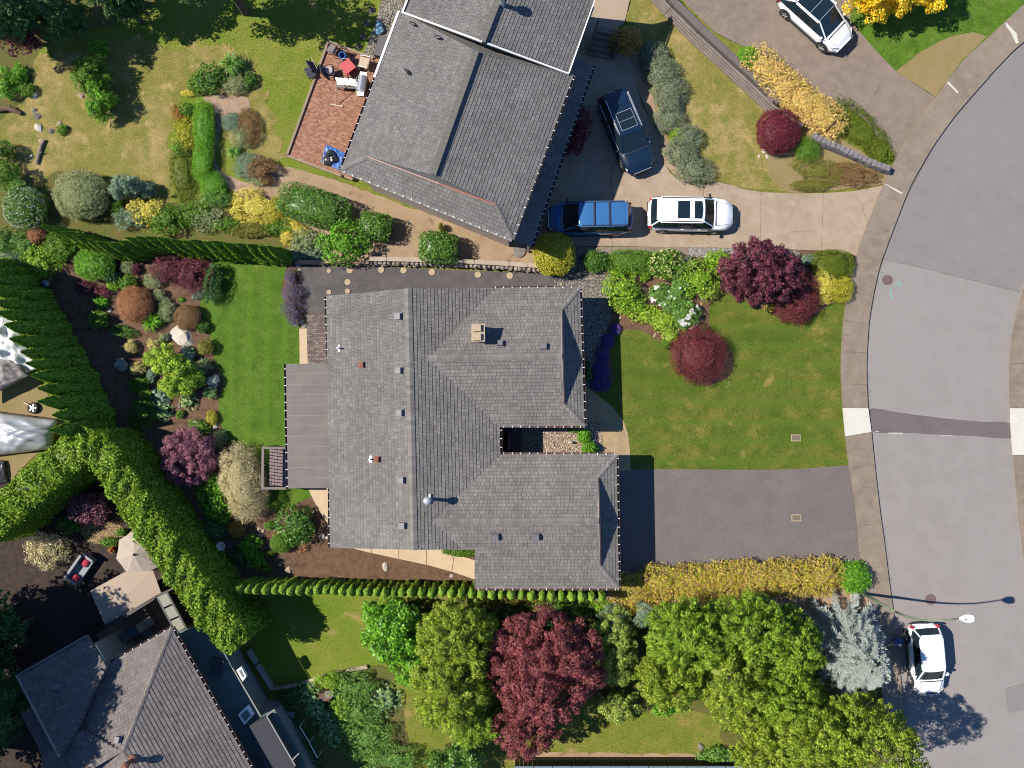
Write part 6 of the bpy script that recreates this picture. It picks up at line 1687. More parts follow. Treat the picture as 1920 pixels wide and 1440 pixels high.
# ---- tall clipped hedges
def hedge(px, width, h, palette, label, leaf=.14, z=0, seed=3, amp=.26, dens=1.0, group=None, name='hedge'):
    """long hedge along a line given at the height of its top"""
    rng = np.random.default_rng(seed); f = Fol(); p = pal(palette)
    pts = [P(x, y, h) for x, y in px]; pts = [Vector((v.x, v.y)) for v in pts]; org = pts[0].copy()
    t = thing(name, label, 'hedge', (org.x, org.y, 0), 0, group)
    d = arc(pts); Lt = d[-1]
    m = int(Lt / .4) + 2
    cen = [at_len(pts, d, Lt * i / (m - 1)) - org for i in range(m)]
    tg = [(cen[min(i + 1, m - 1)] - cen[max(i - 1, 0)]).normalized() for i in range(m)]
    cen = np.array([[v.x, v.y] for v in cen]); tg = np.array([[v.x, v.y] for v in tg]); nm = np.stack([-tg[:, 1], tg[:, 0]], axis=1)
    # core
    sec = [(-.82, 0), (-.86, .5), (-.8, .9), (-.4, .955), (.4, .955), (.8, .9), (.86, .5), (.82, 0)]
    vs = []; qs = []
    endk = np.minimum(1, np.minimum(np.arange(m), np.arange(m)[::-1]) * .4 / (width * .5) + .35)
    for i in range(m):
        for a, b in sec: vs.append((cen[i, 0] + nm[i, 0] * a * width / 2 * endk[i], cen[i, 1] + nm[i, 1] * a * width / 2 * endk[i], b * h))
    k = len(sec)
    for i in range(m - 1):
        for j in range(k - 1): qs.append((i * k + j, i * k + j + 1, (i + 1) * k + j + 1, (i + 1) * k + j))
    for i in (0, m - 1):
        for j in range(3): qs.append((i * k + j, i * k + j + 1, i * k + k - 2 - j, i * k + k - 1 - j))
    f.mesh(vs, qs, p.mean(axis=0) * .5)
    area = Lt * (width + 2 * h)
    n = int(dens * 1.9 * area / (leaf * leaf * .3))
    s = rng.uniform(0, m - 1.001, n); i0 = s.astype(int); fr = (s - i0)[:, None]
    c0 = cen[i0] * (1 - fr) + cen[i0 + 1] * fr; n0 = nm[i0] * (1 - fr) + nm[i0 + 1] * fr; ek = endk[i0]
    w = rng.uniform(0, width + 2 * h, n)
    top = w < width * 1.6; n_top = top.sum()
    u = rng.uniform(-1, 1, n); v = rng.uniform(.02, 1, n)
    side = np.where(rng.uniform(size=n) < .5, -1., 1.)
    bump_ = np.sin(s * 1.7 + seed) * .5 + np.sin(s * .9 + u * 3 + 1) * .5 + np.sin(u * 6 + s * 2.6)*.35
    lat = np.where(top, u * .97, side * (1 - .12 * np.clip((v - .8) / .2, 0, 1) ** 2)) * (1 + rng.normal(0, .05, n) + bump_ * amp * .3)
    z_ = np.where(top, 1 - .10 * np.abs(u) ** 4 + rng.normal(0, .022, n) + bump_ * amp * .32, v)
    c = np.stack([c0[:, 0] + n0[:, 0] * lat * width / 2 * ek, c0[:, 1] + n0[:, 1] * lat * width / 2 * ek, z_ * h], axis=1)
    nrm = np.where(top[:, None], np.array([[0, 0, 1.]]), np.stack([n0[:, 0] * side, n0[:, 1] * side, .25 + 0 * side], axis=1))
    nrm = unit(nrm + rng.normal(0, .6, (n, 3)))
    L = leaf * rng.uniform(.7, 1.5, n)
    f.leaves(c, nrm, L, L * .5, pick(p, n, rng, .16), rng=rng)
    # loose upright sprays on the top
    nt = int(Lt * width * 26)
    s = rng.uniform(0, m - 1.001, nt); i0 = s.astype(int); uu = rng.uniform(-.95, .95, nt)
    b = np.stack([cen[i0, 0] + nm[i0, 0] * uu * width / 2 * endk[i0], cen[i0, 1] + nm[i0, 1] * uu * width / 2 * endk[i0], h * .97 + rng.uniform(-.05, .12, nt)], axis=1)
    for q in range(7):
        cc = b + rng.normal(0, .09, (nt, 3)); nn_ = unit(rng.normal(0, .6, (nt, 3)) + [[0, 0, .7]])
        f.leaves(cc, nn_, leaf * rng.uniform(.7, 1.3, nt), leaf * .55, pick(p, nt, rng, .14), rng=rng)
    link('foliage', f.data('foliage'), t, M_leaf)
    mtk = MB()
    for i in range(2, m - 2, max(2, m // 9)): mtk.tube([(cen[i, 0], cen[i, 1], 0), (cen[i, 0], cen[i, 1], h * .6)], [.07, .04], 6)
    link('stems', mtk.mesh('stems'), t, M_bark)
    return t
hedge([(150, 812), (195, 860), (240, 930), (285, 1000), (335, 1070), (385, 1140), (430, 1195), (446, 1216)], 1.85, 3.8, 'cedar', 'tall clipped hedge running from the cedars down to the brown house', .14, seed=4)
hedge([(166, 826), (120, 858), (70, 900), (20, 945), (-50, 1005)], 2.0, 3.6, 'cedar', 'tall clipped hedge branching off toward the picture edge', .14, seed=9)
# ---- boxy clipped shrubs by the tall house
bush(590, 388, 66, 33, 1.5, 'dark', 'large clipped laurel block on the dry slope', -18, e=4.5, amp=.05, nl=40, leaf=.1, mat=M_gloss, jit=.05)
bush(705, 425, 29, 24, 1.4, 'dark', 'small square clipped laurel beside the lime green shrub', -10, e=5, amp=.04, leaf=.1, mat=M_gloss, jit=.05)
bush(823, 465, 35, 28, 1.5, 'dark', 'square clipped laurel standing over the stone retaining wall', -6, e=5, amp=.04, leaf=.1, mat=M_gloss, jit=.05)
bush(641, 454, 46, 38, 1.7, 'bright', 'round bright green shrub between the clipped laurels', leaf=.14, amp=.3, nl=26)
bush(827, 426, 5, 7, .6, 'olive', 'tiny upright shrub above the square laurel', leaf=.06)
bush(1040, 477, 38, 39, 1.9, 'golden', 'golden green ball shrub at the drive corner', leaf=.08, amp=.06, nl=60, jit=.05)
# ---- front garden
bush(1116, 489, 20, 19, .9, 'dark', 'dark green mound in the golden ball shrub shade', leaf=.07, amp=.1)
bush(1182, 491, 45, 21, .7, 'green', 'low dark green mound beside the concrete drive', -2, e=3, leaf=.07, amp=.12)
bush(1250, 496, 30, 27, 1.0, 'green', 'hydrangea with cream green flower heads by the drive', leaf=.13, amp=.2, flowers=((216, 216, 140), 150, .11, False))
bush(1165, 541, 31, 34, 1.1, 'lime2', 'lime green shrub at the gravel corner', leaf=.12, amp=.3)
bush(1186, 566, 24, 18, .8, 'lime2', 'smaller lime green shrub joined below the gravel corner one', leaf=.12, amp=.3)
bush(1312, 524, 34, 36, 1.0, 'lime2', 'broad lime green shrub beside the purple leaved tree', leaf=.12, amp=.3)
bush(1346, 490, 21, 20, .9, 'lime2', 'small lime green shrub tucked against the purple leaved tree', leaf=.12, amp=.28)
bush(1237, 552, 18, 19, .7, 'fern', 'dark shrub with white flowers beside the beige stone', leaf=.1, flowers=((252, 250, 246), 40, .17, True))
bush(1272, 543, 19, 24, .8, 'fern', 'dark green shrub with two white flowers in the front bed middle', leaf=.1, flowers=((252, 250, 246), 6, .17, False))
bush(1258, 572, 18, 16, .7, 'fern', 'low dark green shrub between the white flowering ones', leaf=.1, flowers=((252, 250, 246), 4, .17, False))
bush(1287, 591, 25, 24, .8, 'fern', 'dark shrub with most white flowers near the brown stone', leaf=.1, flowers=((252, 250, 246), 56, .17, True))
bush(1210, 590, 26, 16, .6, 'lime', 'variegated lime ground shrub in the middle of the front bed', leaf=.1, amp=.3)
bush(1245, 602, 22, 18, .6, 'lime', 'variegated lime shrub at the curved lawn edge', leaf=.1, amp=.25)
bush(1176, 579, 18, 11, .5, 'lime', 'low lime shrub with pale flowers beside the gravel', leaf=.1, amp=.25, flowers=((244, 236, 170), 20, .07, True))
bush(1160, 576, 11, 9, .4, 'pale', 'pale yellow flowering tuft at the gravel edge', leaf=.07)
bush(1256, 630, 13, 12, .5, 'lime', 'small variegated shrub above the maroon dome', leaf=.09, flowers=((240, 236, 170), 20, .06, False))
bush(1249, 645, 8, 8, .4, 'green', 'tiny dark green ball beside the maroon dome', leaf=.06)
bush(1284, 612, 8, 8, .3, 'lime2', 'small leafy tuft under the white flowering shrubs', leaf=.1)
bush(1321, 615, 6, 6, .3, 'bright', 'tiny green tuft beside the maroon dome', leaf=.08)
bush(1290, 492, 12, 12, .5, 'lav', 'small grey shrub beside the hydrangea', leaf=.07)
bush(1208, 519, 9, 8, .4, 'lime2', 'small lime tuft under the low green mound', leaf=.09)
bush(1310, 665, 47, 50, 1.3, 'maroon', 'maroon weeping maple dome on the lawn edge', leaf=.09, asp=.35, amp=.12, nl=50, cat='maple', name='dome_maple')
tree(1430, 510, 78, 62, 3.2, 'purple', 'large purple leaved smoke tree over the front bed', zb=.6, nclump=190, cr=.11, leaf=.17, asp=.35)
bush(1493, 556, 40, 47, 1.2, 'maroon', 'maroon weeping maple dome under the purple tree', leaf=.09, asp=.35, amp=.12, nl=40, cat='maple', name='dome_maple')
bush(1561, 497, 37, 27, .7, 'moss', 'smooth olive green mound beside the pavement', e=3, leaf=.07, amp=.1, nl=70, jit=.05)
bush(1545, 534, 21, 31, .7, 'yellow', 'taller bright yellow shrub below the olive mound', 10, leaf=.08, amp=.2)
bush(1576, 541, 21, 23, .7, 'golden', 'round yellow green shrub at the pavement', leaf=.08, amp=.2, flowers=((240, 220, 70), 50, .07, True))
bush(1513, 487, 16, 9, .4, 'blue', 'low bluish plant beside the concrete drive', leaf=.09)
bush(1445, 577, 10, 6, .3, 'yellow', 'low yellow tuft at the maroon maple foot', leaf=.07)
for i, (x, y, rx, ry, lb) in enumerate([(1153, 617, 10, 10, 'purple flowering mound at the sunny end of the strip'), (1139, 640, 12, 13, 'purple flowering mound second from the sunny end'), (1129, 666, 12, 15, 'purple flowering mound in the middle of the shaded strip'), (1127, 695, 15, 16, 'purple flowering mound fourth down the shaded strip'), (1126, 721, 17, 12, 'purple flowering mound at the path end')]):
    bush(x, y, rx, ry, .25, 'violet', lb, leaf=.06, name='flower_mound', cat='flowers', group='purple flowers beside the front wing', amp=.12)
bush(1101, 695, 8, 20, .4, 'deep', 'green plant between the house and the purple flowers', leaf=.1)
bush(1096, 817, 12, 12, .8, 'bright', 'upper of two round shrubs on the courtyard gravel', leaf=.08, amp=.12)
bush(1106, 840, 14, 12, .8, 'bright', 'lower of two round shrubs on the courtyard gravel', leaf=.08, amp=.12)
bush(1076, 806, 9, 6, .3, 'fern', 'small creeping plant under the courtyard eave', leaf=.07)
# ---- golden hedge along the drive
def band(px_list, palette, label, h=.9, **kw):
    pass
for i, (x, y, rx, ry, rot, lb) in enumerate([(1185, 1112, 40, 30, 25, 'orange gold spirea at the garage corner end of the hedge'), (1240, 1096, 42, 32, 8, 'orange gold spirea second in the hedge, bulging to the drive'), (1300, 1092, 40, 30, 2, 'orange gold spirea third in the hedge from the garage'), (1360, 1087, 40, 31, 2, 'orange gold spirea in the middle of the hedge'), (1420, 1085, 40, 32, 2, 'orange gold spirea fifth in the hedge from the garage'), (1480, 1083, 40, 32, 2, 'orange gold spirea second from the pavement end'), (1542, 1080, 36, 32, 2, 'orange gold spirea at the pavement end of the hedge')]):
    bush(x, y, rx, ry, 1.0, 'spirea', lb, -rot, e=3.2, leaf=.1, amp=.22, nl=60, group='orange gold spirea hedge along the drive', coverage=2.6)
bush(1602, 1081, 27, 27, 1.1, 'bright', 'round bright green shrub beside the street lamp', leaf=.1, amp=.1, nl=50)
bush(1225, 1140, 22, 14, .9, 'spirea', 'low gold spirea behind the blue junipers', leaf=.11)
# ---- top right beds
for i, (x, y, rot, lb) in enumerate([(1432, 126, 40, 'peach gold spirea at the upper end of the sloping bed'), (1468, 160, 40, 'peach gold spirea second down the sloping bed'), (1505, 190, 40, 'peach gold spirea third down the sloping bed'), (1543, 220, 40, 'peach gold spirea at the lower end above the block wall')]):
    bush(x, y, 40, 30, .9, 'heather', lb, -rot, e=3, leaf=.1, amp=.2, nl=50, group='peach gold spireas in the sloping bed')
bush(1402, 108, 20, 20, .8, 'bright', 'round lime ball shrub at the top of the sloping bed', leaf=.06, amp=.05, jit=.04)
bush(1458, 246, 39, 40, 1.3, 'wine', 'round maroon shrub beside the timber wall end', leaf=.07, amp=.05, nl=60, jit=.05)
bush(1515, 280, 20, 23, .6, 'green', 'dark green mound below the round maroon shrub', leaf=.06)
bush(1606, 236, 62, 28, .35, 'moss', 'dark green ground cover mat above the block wall', -42, e=3, leaf=.08, amp=.16, nl=70, name='ground_cover')
bush(1648, 283, 26, 18, .3, 'moss', 'end of the ground cover mat nearest the pavement', -35, e=3, leaf=.08, amp=.16, nl=70, name='ground_cover')
bush(1535, 320, 46, 22, .4, 'olive', 'olive brown ground cover below the block wall', -15, leaf=.07, amp=.25, name='ground_cover')
bush(1597, 328, 46, 20, .35, 'brown', 'brownish ground cover beside the concrete drive mouth', -8, leaf=.07, amp=.25, name='ground_cover')
bush(1520, 348, 36, 10, .3, 'olive', 'low olive ground cover along the dry lawn foot', 0, leaf=.06, amp=.2, name='ground_cover')
for i, (x, y, rx, ry, rot, lb) in enumerate([(1224, 104, 28, 24, -20, 'grey green lavender at the upper end of the drive border'), (1240, 134, 32, 26, -20, 'grey green lavender second down the drive border'), (1254, 164, 34, 26, -30, 'grey green lavender third down the drive border'), (1256, 190, 26, 18, 0, 'grey green lavender fourth down the drive border'), (1254, 222, 26, 24, 0, 'grey green lavender beside the green tuft of the border'), (1292, 256, 24, 20, -20, 'grey green lavender above the last two of the border'), (1276, 288, 30, 22, -30, 'grey green lavender next to the lowest of the border'), (1302, 318, 34, 26, -20, 'lowest grey green lavender of the drive border')]):
    bush(x, y, rx, ry, .7, 'lav', lb, rot, leaf=.1, asp=.3, amp=.25, up_t=.8, group='lavender border of the concrete drive', name='lavender', cat='lavender')
bush(1270, 252, 13, 14, .5, 'lime2', 'small lime tuft among the drive border lavender', leaf=.09)
bush(1172, 78, 27, 24, 1.3, 'orange', 'orange tipped shrub beside the timber steps', leaf=.12, amp=.3)
bush(1082, 250, 22, 42, 1.8, 'wine', 'dark wine red shrub in the shade of the tall house', -20, leaf=.1)
bush(1548, 190, 30, 8, .3, 'blue', 'grey green edging plants behind the peach gold spireas', -42, leaf=.08)
tree(1655, -2, 62, 32, 3.2, 'goldleaf', 'golden yellow maple over the top right lawn', zb=.8, nclump=60, cr=.24, leaf=.13)
tree(1745, -22, 42, 40, 3.0, 'goldleaf', 'second golden yellow maple cut by the top edge', zb=.8, nclump=40, cr=.26, leaf=.13)
# ---- upper-left garden
tree(95, 22, 62, 46, 4.5, 'deep', 'dark green tree at the top left corner', zb=.8, nclump=60, cr=.24)
tree(225, 0, 46, 30, 4.2, 'deep', 'dark green tree cut by the top edge beside the corner one', zb=.8, nclump=40, cr=.26)
tree(20, 45, 42, 50, 4.0, 'dplum', 'dark plum tree at the picture corner', zb=.8, nclump=40, cr=.26)
tree(390, -75, 95, 60, 8.5, 'deep', 'tall dark tree beyond the top edge casting shade on the lawn', zb=2, nclump=60, cr=.22, leaf=.2)
tree(190, -70, 80, 60, 6.5, 'deep', 'tall dark tree beyond the top left edge', zb=2, nclump=60, cr=.24, leaf=.2)
tree(-20, -10, 60, 80, 7.5, 'deep', 'tall dark tree at the left edge beyond the plum tree', zb=2, nclump=60, cr=.24, leaf=.2)
bush(184, 92, 16, 16, .9, 'bright', 'small bright shrub in the tree shadow edge', leaf=.12)
tree(172, 140, 34, 34, 2.2, 'green', 'upper lobe of the tall green shrub in the dry lawn', zb=.2, nclump=40, cr=.28, leaf=.11, name='shrub', cat='shrub')
tree(186, 185, 30, 34, 2.0, 'bright', 'lower lobe of the tall green shrub in the dry lawn', zb=.2, nclump=36, cr=.28, leaf=.11, name='shrub', cat='shrub')
bush(10, 155, 22, 28, .9, 'bright', 'bright green shrub at the left picture edge', leaf=.12, amp=.3)
bush(38, 140, 12, 20, .6, 'bright', 'narrow green shrub next to the edge shrub', leaf=.1)
bush(50, 168, 14, 12, .5, 'green', 'low green shrub above the white rock', leaf=.1)
bush(116, 243, 9, 9, .3, 'green', 'leafy weed beside the small rocks', leaf=.1)
spiky(436, 122, 33, .8, 'fern', 'large bright strappy clump at the lawn edge', 170, w=.05)
bush(396, 146, 26, 26, .9, 'dark', 'dark green shrub beside the strappy clump', leaf=.12, amp=.3)
bush(372, 156, 18, 18, .6, 'green', 'leafy green plant left of the strappy clump bed', leaf=.14)
bush(440, 160, 22, 15, .6, 'grey', 'grey green mound under the strappy clump', leaf=.06)
bush(468, 150, 12, 14, .5, 'dark', 'dark tuft right of the strappy clump', leaf=.08)
bush(352, 175, 12, 6, .2, 'yellow', 'yellow green low flowers at the sandy path', leaf=.07)
bush(383, 235, 19, 42, .8, 'bright', 'bright green clipped mound hedge beside the sandy path, upper', 3, e=3.2, leaf=.07, amp=.08)
bush(382, 300, 18, 38, .8, 'bright', 'bright green clipped mound hedge beside the sandy path, middle', -2, e=3.2, leaf=.07, amp=.08)
bush(400, 348, 22, 24, .7, 'bright', 'bright green clipped mound hedge beside the sandy path, lower', 30, e=2.6, leaf=.07, amp=.1)
bush(341, 325, 21, 46, .4, 'moss', 'dark olive clipped mat beside the bright mound hedge', 5, e=4, leaf=.08, amp=.14, nl=60)
bush(348, 250, 22, 30, .6, 'golden', 'yellow green shrub left of the bright mound hedge', leaf=.1, amp=.3)
bush(333, 212, 13, 15, .5, 'orange', 'orange tinted shrub at the dry lawn', leaf=.08)
bush(352, 206, 14, 12, .6, 'green', 'green shrub above the yellow green one', leaf=.1)
bush(338, 278, 12, 14, .5, 'green', 'small green shrub below the yellow green one', leaf=.12)
bush(434, 228, 17, 17, .5, 'blue', 'upper grey blue mound beside the sandy path', leaf=.06)
bush(452, 258, 20, 22, .5, 'grey', 'grey mound below the upper grey blue one', leaf=.06)
bush(467, 238, 20, 34, .5, 'brown', 'brown faded heather strip beside the grey mounds', 10, leaf=.06, amp=.2)
spiky(440, 286, 19, .5, 'fern', 'small strappy clump beside the sandy path', 80)
bush(466, 312, 26, 24, .5, 'blue', 'lower grey blue mound of the sandy path bed', leaf=.06)
bush(492, 318, 28, 22, .8, 'brown', 'dark brown green bush near the dry slope', -30, leaf=.08, amp=.3)
bush(488, 340, 16, 8, .4, 'grey', 'small grey tuft under the brown green bush', leaf=.06)
bush(152, 366, 49, 46, 1.7, 'grey', 'large grey green ball shrub at the dry lawn foot', leaf=.08, amp=.06, nl=60, jit=.05)
bush(48, 391, 38, 38, 1.6, 'dark', 'ball shrub speckled with white flowers', leaf=.1, amp=.06, flowers=((236, 240, 220), 420, .06, False))
tree(236, 352, 30, 24, 1.8, 'blue', 'blue green conifer beside the grey ball shrub', zb=.2, nclump=34, cr=.28, leaf=.1)
bush(276, 356, 15, 15, .9, 'blue', 'small round blue green conifer', leaf=.07)
bush(276, 396, 32, 22, .9, 'yellow', 'yellow orange shrub above the pointed cedars', 0, leaf=.11, amp=.35)
bush(312, 414, 34, 26, .9, 'green', 'broad green shrub right of the yellow orange one', leaf=.12, amp=.35)
bush(244, 410, 28, 20, .7, 'blue', 'feathery blue green shrub left of the yellow orange one', leaf=.1, amp=.3)
bush(222, 392, 12, 16, .6, 'green', 'slim green shrub beside the feathery blue one', leaf=.1)
bush(360, 400, 30, 20, .7, 'green', 'green shrub below the olive mat', leaf=.12, amp=.35)
bush(390, 412, 30, 20, .6, 'sage', 'variegated green shrub above the cedar row', leaf=.11, amp=.3)
bush(425, 422, 26, 14, .5, 'green', 'low green shrub above the middle of the cedar row', leaf=.11, amp=.3)
bush(468, 432, 34, 12, .5, 'olive', 'olive low planting above the cedar row', leaf=.1, amp=.3)
bush(520, 426, 30, 14, .5, 'green', 'green low planting right of the olive one', leaf=.11, amp=.3)
bush(404, 372, 28, 15, .7, 'fern', 'ferny green clump below the bright mound hedge', leaf=.14, asp=.3)
bush(478, 388, 44, 32, .7, 'yellow', 'large yellow flowering shrub beside the laurel block', -5, leaf=.09, amp=.25)
bush(515, 395, 22, 24, .6, 'golden', 'duller yellow shrub joined to the yellow flowering one', leaf=.09, amp=.25)
bush(558, 428, 32, 10, .5, 'yellow', 'yellow strip of flowers under the laurel block', -32, leaf=.08)
bush(540, 444, 13, 14, .5, 'yellow', 'small bright yellow shrub at the cedar row end', leaf=.08)
bush(576, 452, 32, 20, .8, 'sage', 'grey green loose shrub between the cedar row and bright shrub', leaf=.11, amp=.3)
bush(578, 476, 34, 14, .6, 'blue', 'silvery low shrub over the stone wall end', leaf=.1, amp=.3)
bush(10, 455, 22, 26, 1.0, 'dark', 'dark green bush at the left edge below the white speckled ball', leaf=.12, amp=.3)
bush(40, 462, 24, 24, .8, 'fern', 'pale ferny bush near the left edge', leaf=.12, asp=.3)
bush(70, 441, 15, 15, .8, 'rust', 'pinkish brown bush at the cedar row start', leaf=.08)
bush(112, 465, 30, 24, .9, 'green', 'green bush beside the cedar row start', leaf=.1, amp=.25)
bush(76, 490, 36, 27, 1.0, 'lime2', 'yellow green shrub at the tall cedar row end', leaf=.13, amp=.35)
bush(22, 492, 26, 26, .8, 'blue', 'feathery blue green bush at the left edge', leaf=.12, asp=.3)
bush(12, 330, 24, 26, 1.6, 'green', 'green conifer bush at the left edge by the dry lawn', leaf=.1, amp=.3)
bush(40, 355, 20, 16, 1.2, 'fern', 'soft green conifer above the white speckled ball', leaf=.1, amp=.3)
bush(8, 285, 16, 20, 1.2, 'dark', 'dark bush at the left edge below the driftwood', leaf=.1, amp=.3)
# ---- back garden bed
bush(178, 495, 37, 30, 1.3, 'bright', 'large smooth bright green ball shrub in the back bed', leaf=.09, amp=.06, nl=60, jit=.05, flowers=((230, 240, 200), 60, .05, False))
bush(210, 520, 14, 12, .7, 'deep', 'bluish bush in the shade of the bright ball shrub', leaf=.1)
bush(318, 500, 34, 26, 1.0, 'purple', 'purple barberry nearest the cedar row', leaf=.08, amp=.35)
bush(362, 516, 34, 30, 1.1, 'dplum', 'darker purple barberry touching the back lawn', leaf=.08, amp=.35)
bush(240, 500, 13, 12, .5, 'sage', 'small sage bush under the bright ball shrub', leaf=.09)
bush(254, 505, 10, 10, .4, 'dplum', 'small dark plant right of the sage bush', leaf=.08)
bush(241, 531, 15, 14, .7, 'green', 'leafy green bush above the rust dome', leaf=.12)
bush(212, 534, 11, 9, .4, 'lime2', 'small pale green tuft by the bright ball shrub', leaf=.09)
bush(288, 526, 17, 13, .5, 'sage', 'silvery sage cushion under the purple barberry', leaf=.07, amp=.2)
bush(299, 553, 10, 10, .5, 'sage', 'small pale round cushion right of the rust dome', leaf=.07)
bush(158, 539, 17, 12, .4, 'purple', 'low purple plant on the bare soil', leaf=.09, amp=.3)
bush(192, 548, 15, 12, .4, 'dplum', 'low dark plum plant above the grass tuft', leaf=.09, amp=.3)
spiky(190, 566, 20, .45, 'bright', 'bright grass tuft by the white stone', 90, w=.035)
bush(185, 600, 17, 16, .8, 'green', 'round green bush at the hedge shadow edge', leaf=.1, amp=.15)
bush(253, 571, 31, 33, 1.2, 'rust', 'rust brown weeping maple dome in the back bed', leaf=.08, asp=.3, amp=.06, nl=60, jit=.06, cat='maple', name='dome_maple')
spiky(287, 604, 25, .6, 'bright', 'dark green strappy clump beside the boulder', 120, w=.05)
bush(313, 581, 15, 20, .5, 'sage', 'pale sage bush above the boulder', leaf=.08, amp=.2)
bush(352, 595, 25, 23, .8, 'brown', 'brown weeping maple dome at the back lawn', leaf=.07, asp=.3, amp=.06, jit=.06, cat='maple', name='dome_maple')
bush(379, 612, 12, 11, .5, 'dark', 'small dark green plant at the back lawn by the brown dome', leaf=.1)
bush(400, 532, 14, 36, 1.1, 'deep', 'weeping blue green conifer at the back lawn corner', -10, leaf=.1, amp=.3)
bush(378, 549, 18, 8, .3, 'blue', 'creeping blue plant under the weeping conifer', 25, leaf=.08)
bush(340, 562, 5, 4, .15, 'bright', 'single tiny green seedling on the bare soil', leaf=.07)
bush(232, 622, 26, 10, .3, 'dark', 'creeping green plant below the rust dome', -12, leaf=.1, amp=.3)
bush(246, 650, 11, 12, .5, 'pale', 'pale yellow round bush below the creeping plant', leaf=.07)
bush(288, 645, 11, 11, .5, 'pale', 'pale yellow round bush left of the lime hydrangea', leaf=.07)
bush(307, 633, 9, 8, .4, 'sage', 'small sage tuft left of the boulder', leaf=.07)
bush(385, 650, 14, 15, .7, 'olive', 'olive round bush at the boulder end', leaf=.08)
tree(312, 675, 28, 30, 1.9, 'lime', 'upper lobe of the lime green hydrangea', zb=.2, nclump=34, cr=.28, leaf=.15, name='shrub', cat='shrub')
tree(334, 706, 38, 38, 2.0, 'lime', 'lower lobe of the lime green hydrangea', zb=.2, nclump=46, cr=.26, leaf=.15, name='shrub', cat='shrub')
bush(354, 668, 13, 13, .6, 'bhosta', 'bluish plant in the hydrangea shade', leaf=.13)
bush(383, 685, 14, 12, .6, 'sage', 'variegated round bush in the hydrangea shade by the lawn', leaf=.09, flowers=((236, 226, 140), 24, .07, False))
bush(399, 714, 11, 11, .6, 'silver', 'grey round bush at the lawn edge', leaf=.06)
bush(396, 736, 13, 10, .5, 'hosta', 'pale green bush below the grey round one', leaf=.1)
bush(372, 712, 10, 12, .4, 'blue', 'bluish fern in the hydrangea shade', leaf=.1)
bush(228, 683, 11, 11, .5, 'silver', 'grey round bush inside the hedge shadow', leaf=.06)
bush(258, 691, 13, 12, .5, 'pale', 'yellow variegated bush at the hedge shadow edge', leaf=.1)
bush(280, 672, 11, 13, .5, 'lime', 'yellow green bush touching the lime hydrangea', leaf=.09)
bush(262, 720, 18, 14, .5, 'green', 'green fern clump half in the hedge shadow', leaf=.13, asp=.3)
bush(272, 738, 12, 8, .4, 'lime2', 'lime tuft beside the blue hosta', leaf=.1)
bush(284, 705, 8, 12, .4, 'bhosta', 'narrow silvery plant left of the hydrangea', leaf=.1)
hosta(300, 744, 21, 'bhosta', 'blue hosta below the lime hydrangea', 80, .2)
hosta(304, 772, 20, 'hosta', 'variegated hosta below the blue one', 80, .18)
hosta(353, 752, 18, 'hosta', 'green hosta beside the slim grey stone', 70, .17)
bush(338, 777, 7, 7, .3, 'green', 'tiny green tuft below the slim stone', leaf=.08)
bush(398, 783, 9, 12, .4, 'golden', 'small yellow green square bush at the lawn edge', e=3, leaf=.06)
bush(374, 800, 20, 12, .4, 'green', 'low green plant with white flowers above the plum tree', -20, leaf=.1, flowers=((245, 245, 235), 14, .07, True))
bush(412, 822, 12, 15, .5, 'sage', 'grey green ball right of the plum tree', leaf=.08)
bush(265, 775, 24, 26, .8, 'dark', 'dark fern in the deep hedge shade', leaf=.14, asp=.3, amp=.3)
tree(350, 857, 54, 54, 2.4, 'plum', 'round plum leaved tree beside the tall hedge', zb=.4, nclump=130, cr=.14, leaf=.09)
bush(455, 905, 38, 66, 1.9, 'creamy', 'cream variegated willow shrub beside the deck', 15, leaf=.1, asp=.3, amp=.14, nl=60, up_t=.6)
bush(404, 935, 28, 44, 1.2, 'bright', 'bright green hydrangea beside the cream willow', 18, leaf=.15, amp=.2)
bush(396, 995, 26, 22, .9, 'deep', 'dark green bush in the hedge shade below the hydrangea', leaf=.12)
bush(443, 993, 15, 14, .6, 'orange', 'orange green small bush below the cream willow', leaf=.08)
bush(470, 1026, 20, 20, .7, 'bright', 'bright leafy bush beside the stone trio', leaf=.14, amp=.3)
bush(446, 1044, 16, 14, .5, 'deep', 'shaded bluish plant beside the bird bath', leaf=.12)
bush(480, 1050, 14, 16, .5, 'bright', 'lower leafy bush beside the spiky plant', leaf=.14, amp=.3)
spiky(502, 1064, 16, .4, 'green', 'dark spiky plant above the small cedars', 40)
bush(553, 984, 33, 34, 1.3, 'dark', 'round dark green rhododendron beside the cream path', leaf=.13, amp=.18, mat=M_gloss)
bush(527, 1018, 18, 17, .8, 'green', 'small round green ball below the rhododendron', leaf=.06, amp=.05)
bush(505, 985, 9, 7, .4, 'green', 'little green tuft left of the rhododendron', leaf=.07)
bush(507, 1038, 8, 6, .3, 'moss', 'flat mossy tuft below the small green ball', leaf=.05)
spiky(569, 1030, 17, .35, 'rust', 'bare tan twigs beside the rhododendron', 26, 'dry_twigs', 'plant', .02)
bush(862, 1036, 30, 7, .3, 'green', 'green ground cover strip under the garage eave', -4, leaf=.06, name='ground_cover')
for i, (x, y, rx, ry, lb) in enumerate([(545, 520, 9, 16, 'lavender with long purple spikes at the stone corner'), (549, 550, 17, 16, 'lavender with long purple spikes, second from the stone corner'), (547, 578, 18, 16, 'lavender with long purple spikes beside the brick strip end'), (552, 600, 12, 10, 'lavender with long purple spikes by the white stones')]):
    bush(x, y, rx, ry, .6, 'lavender', lb, leaf=.14, asp=.14, amp=.3, up_t=.5, nr=.8, coverage=1.4, jit=.2, name='lavender', cat='lavender', group='lavender clumps beside the ground fabric')
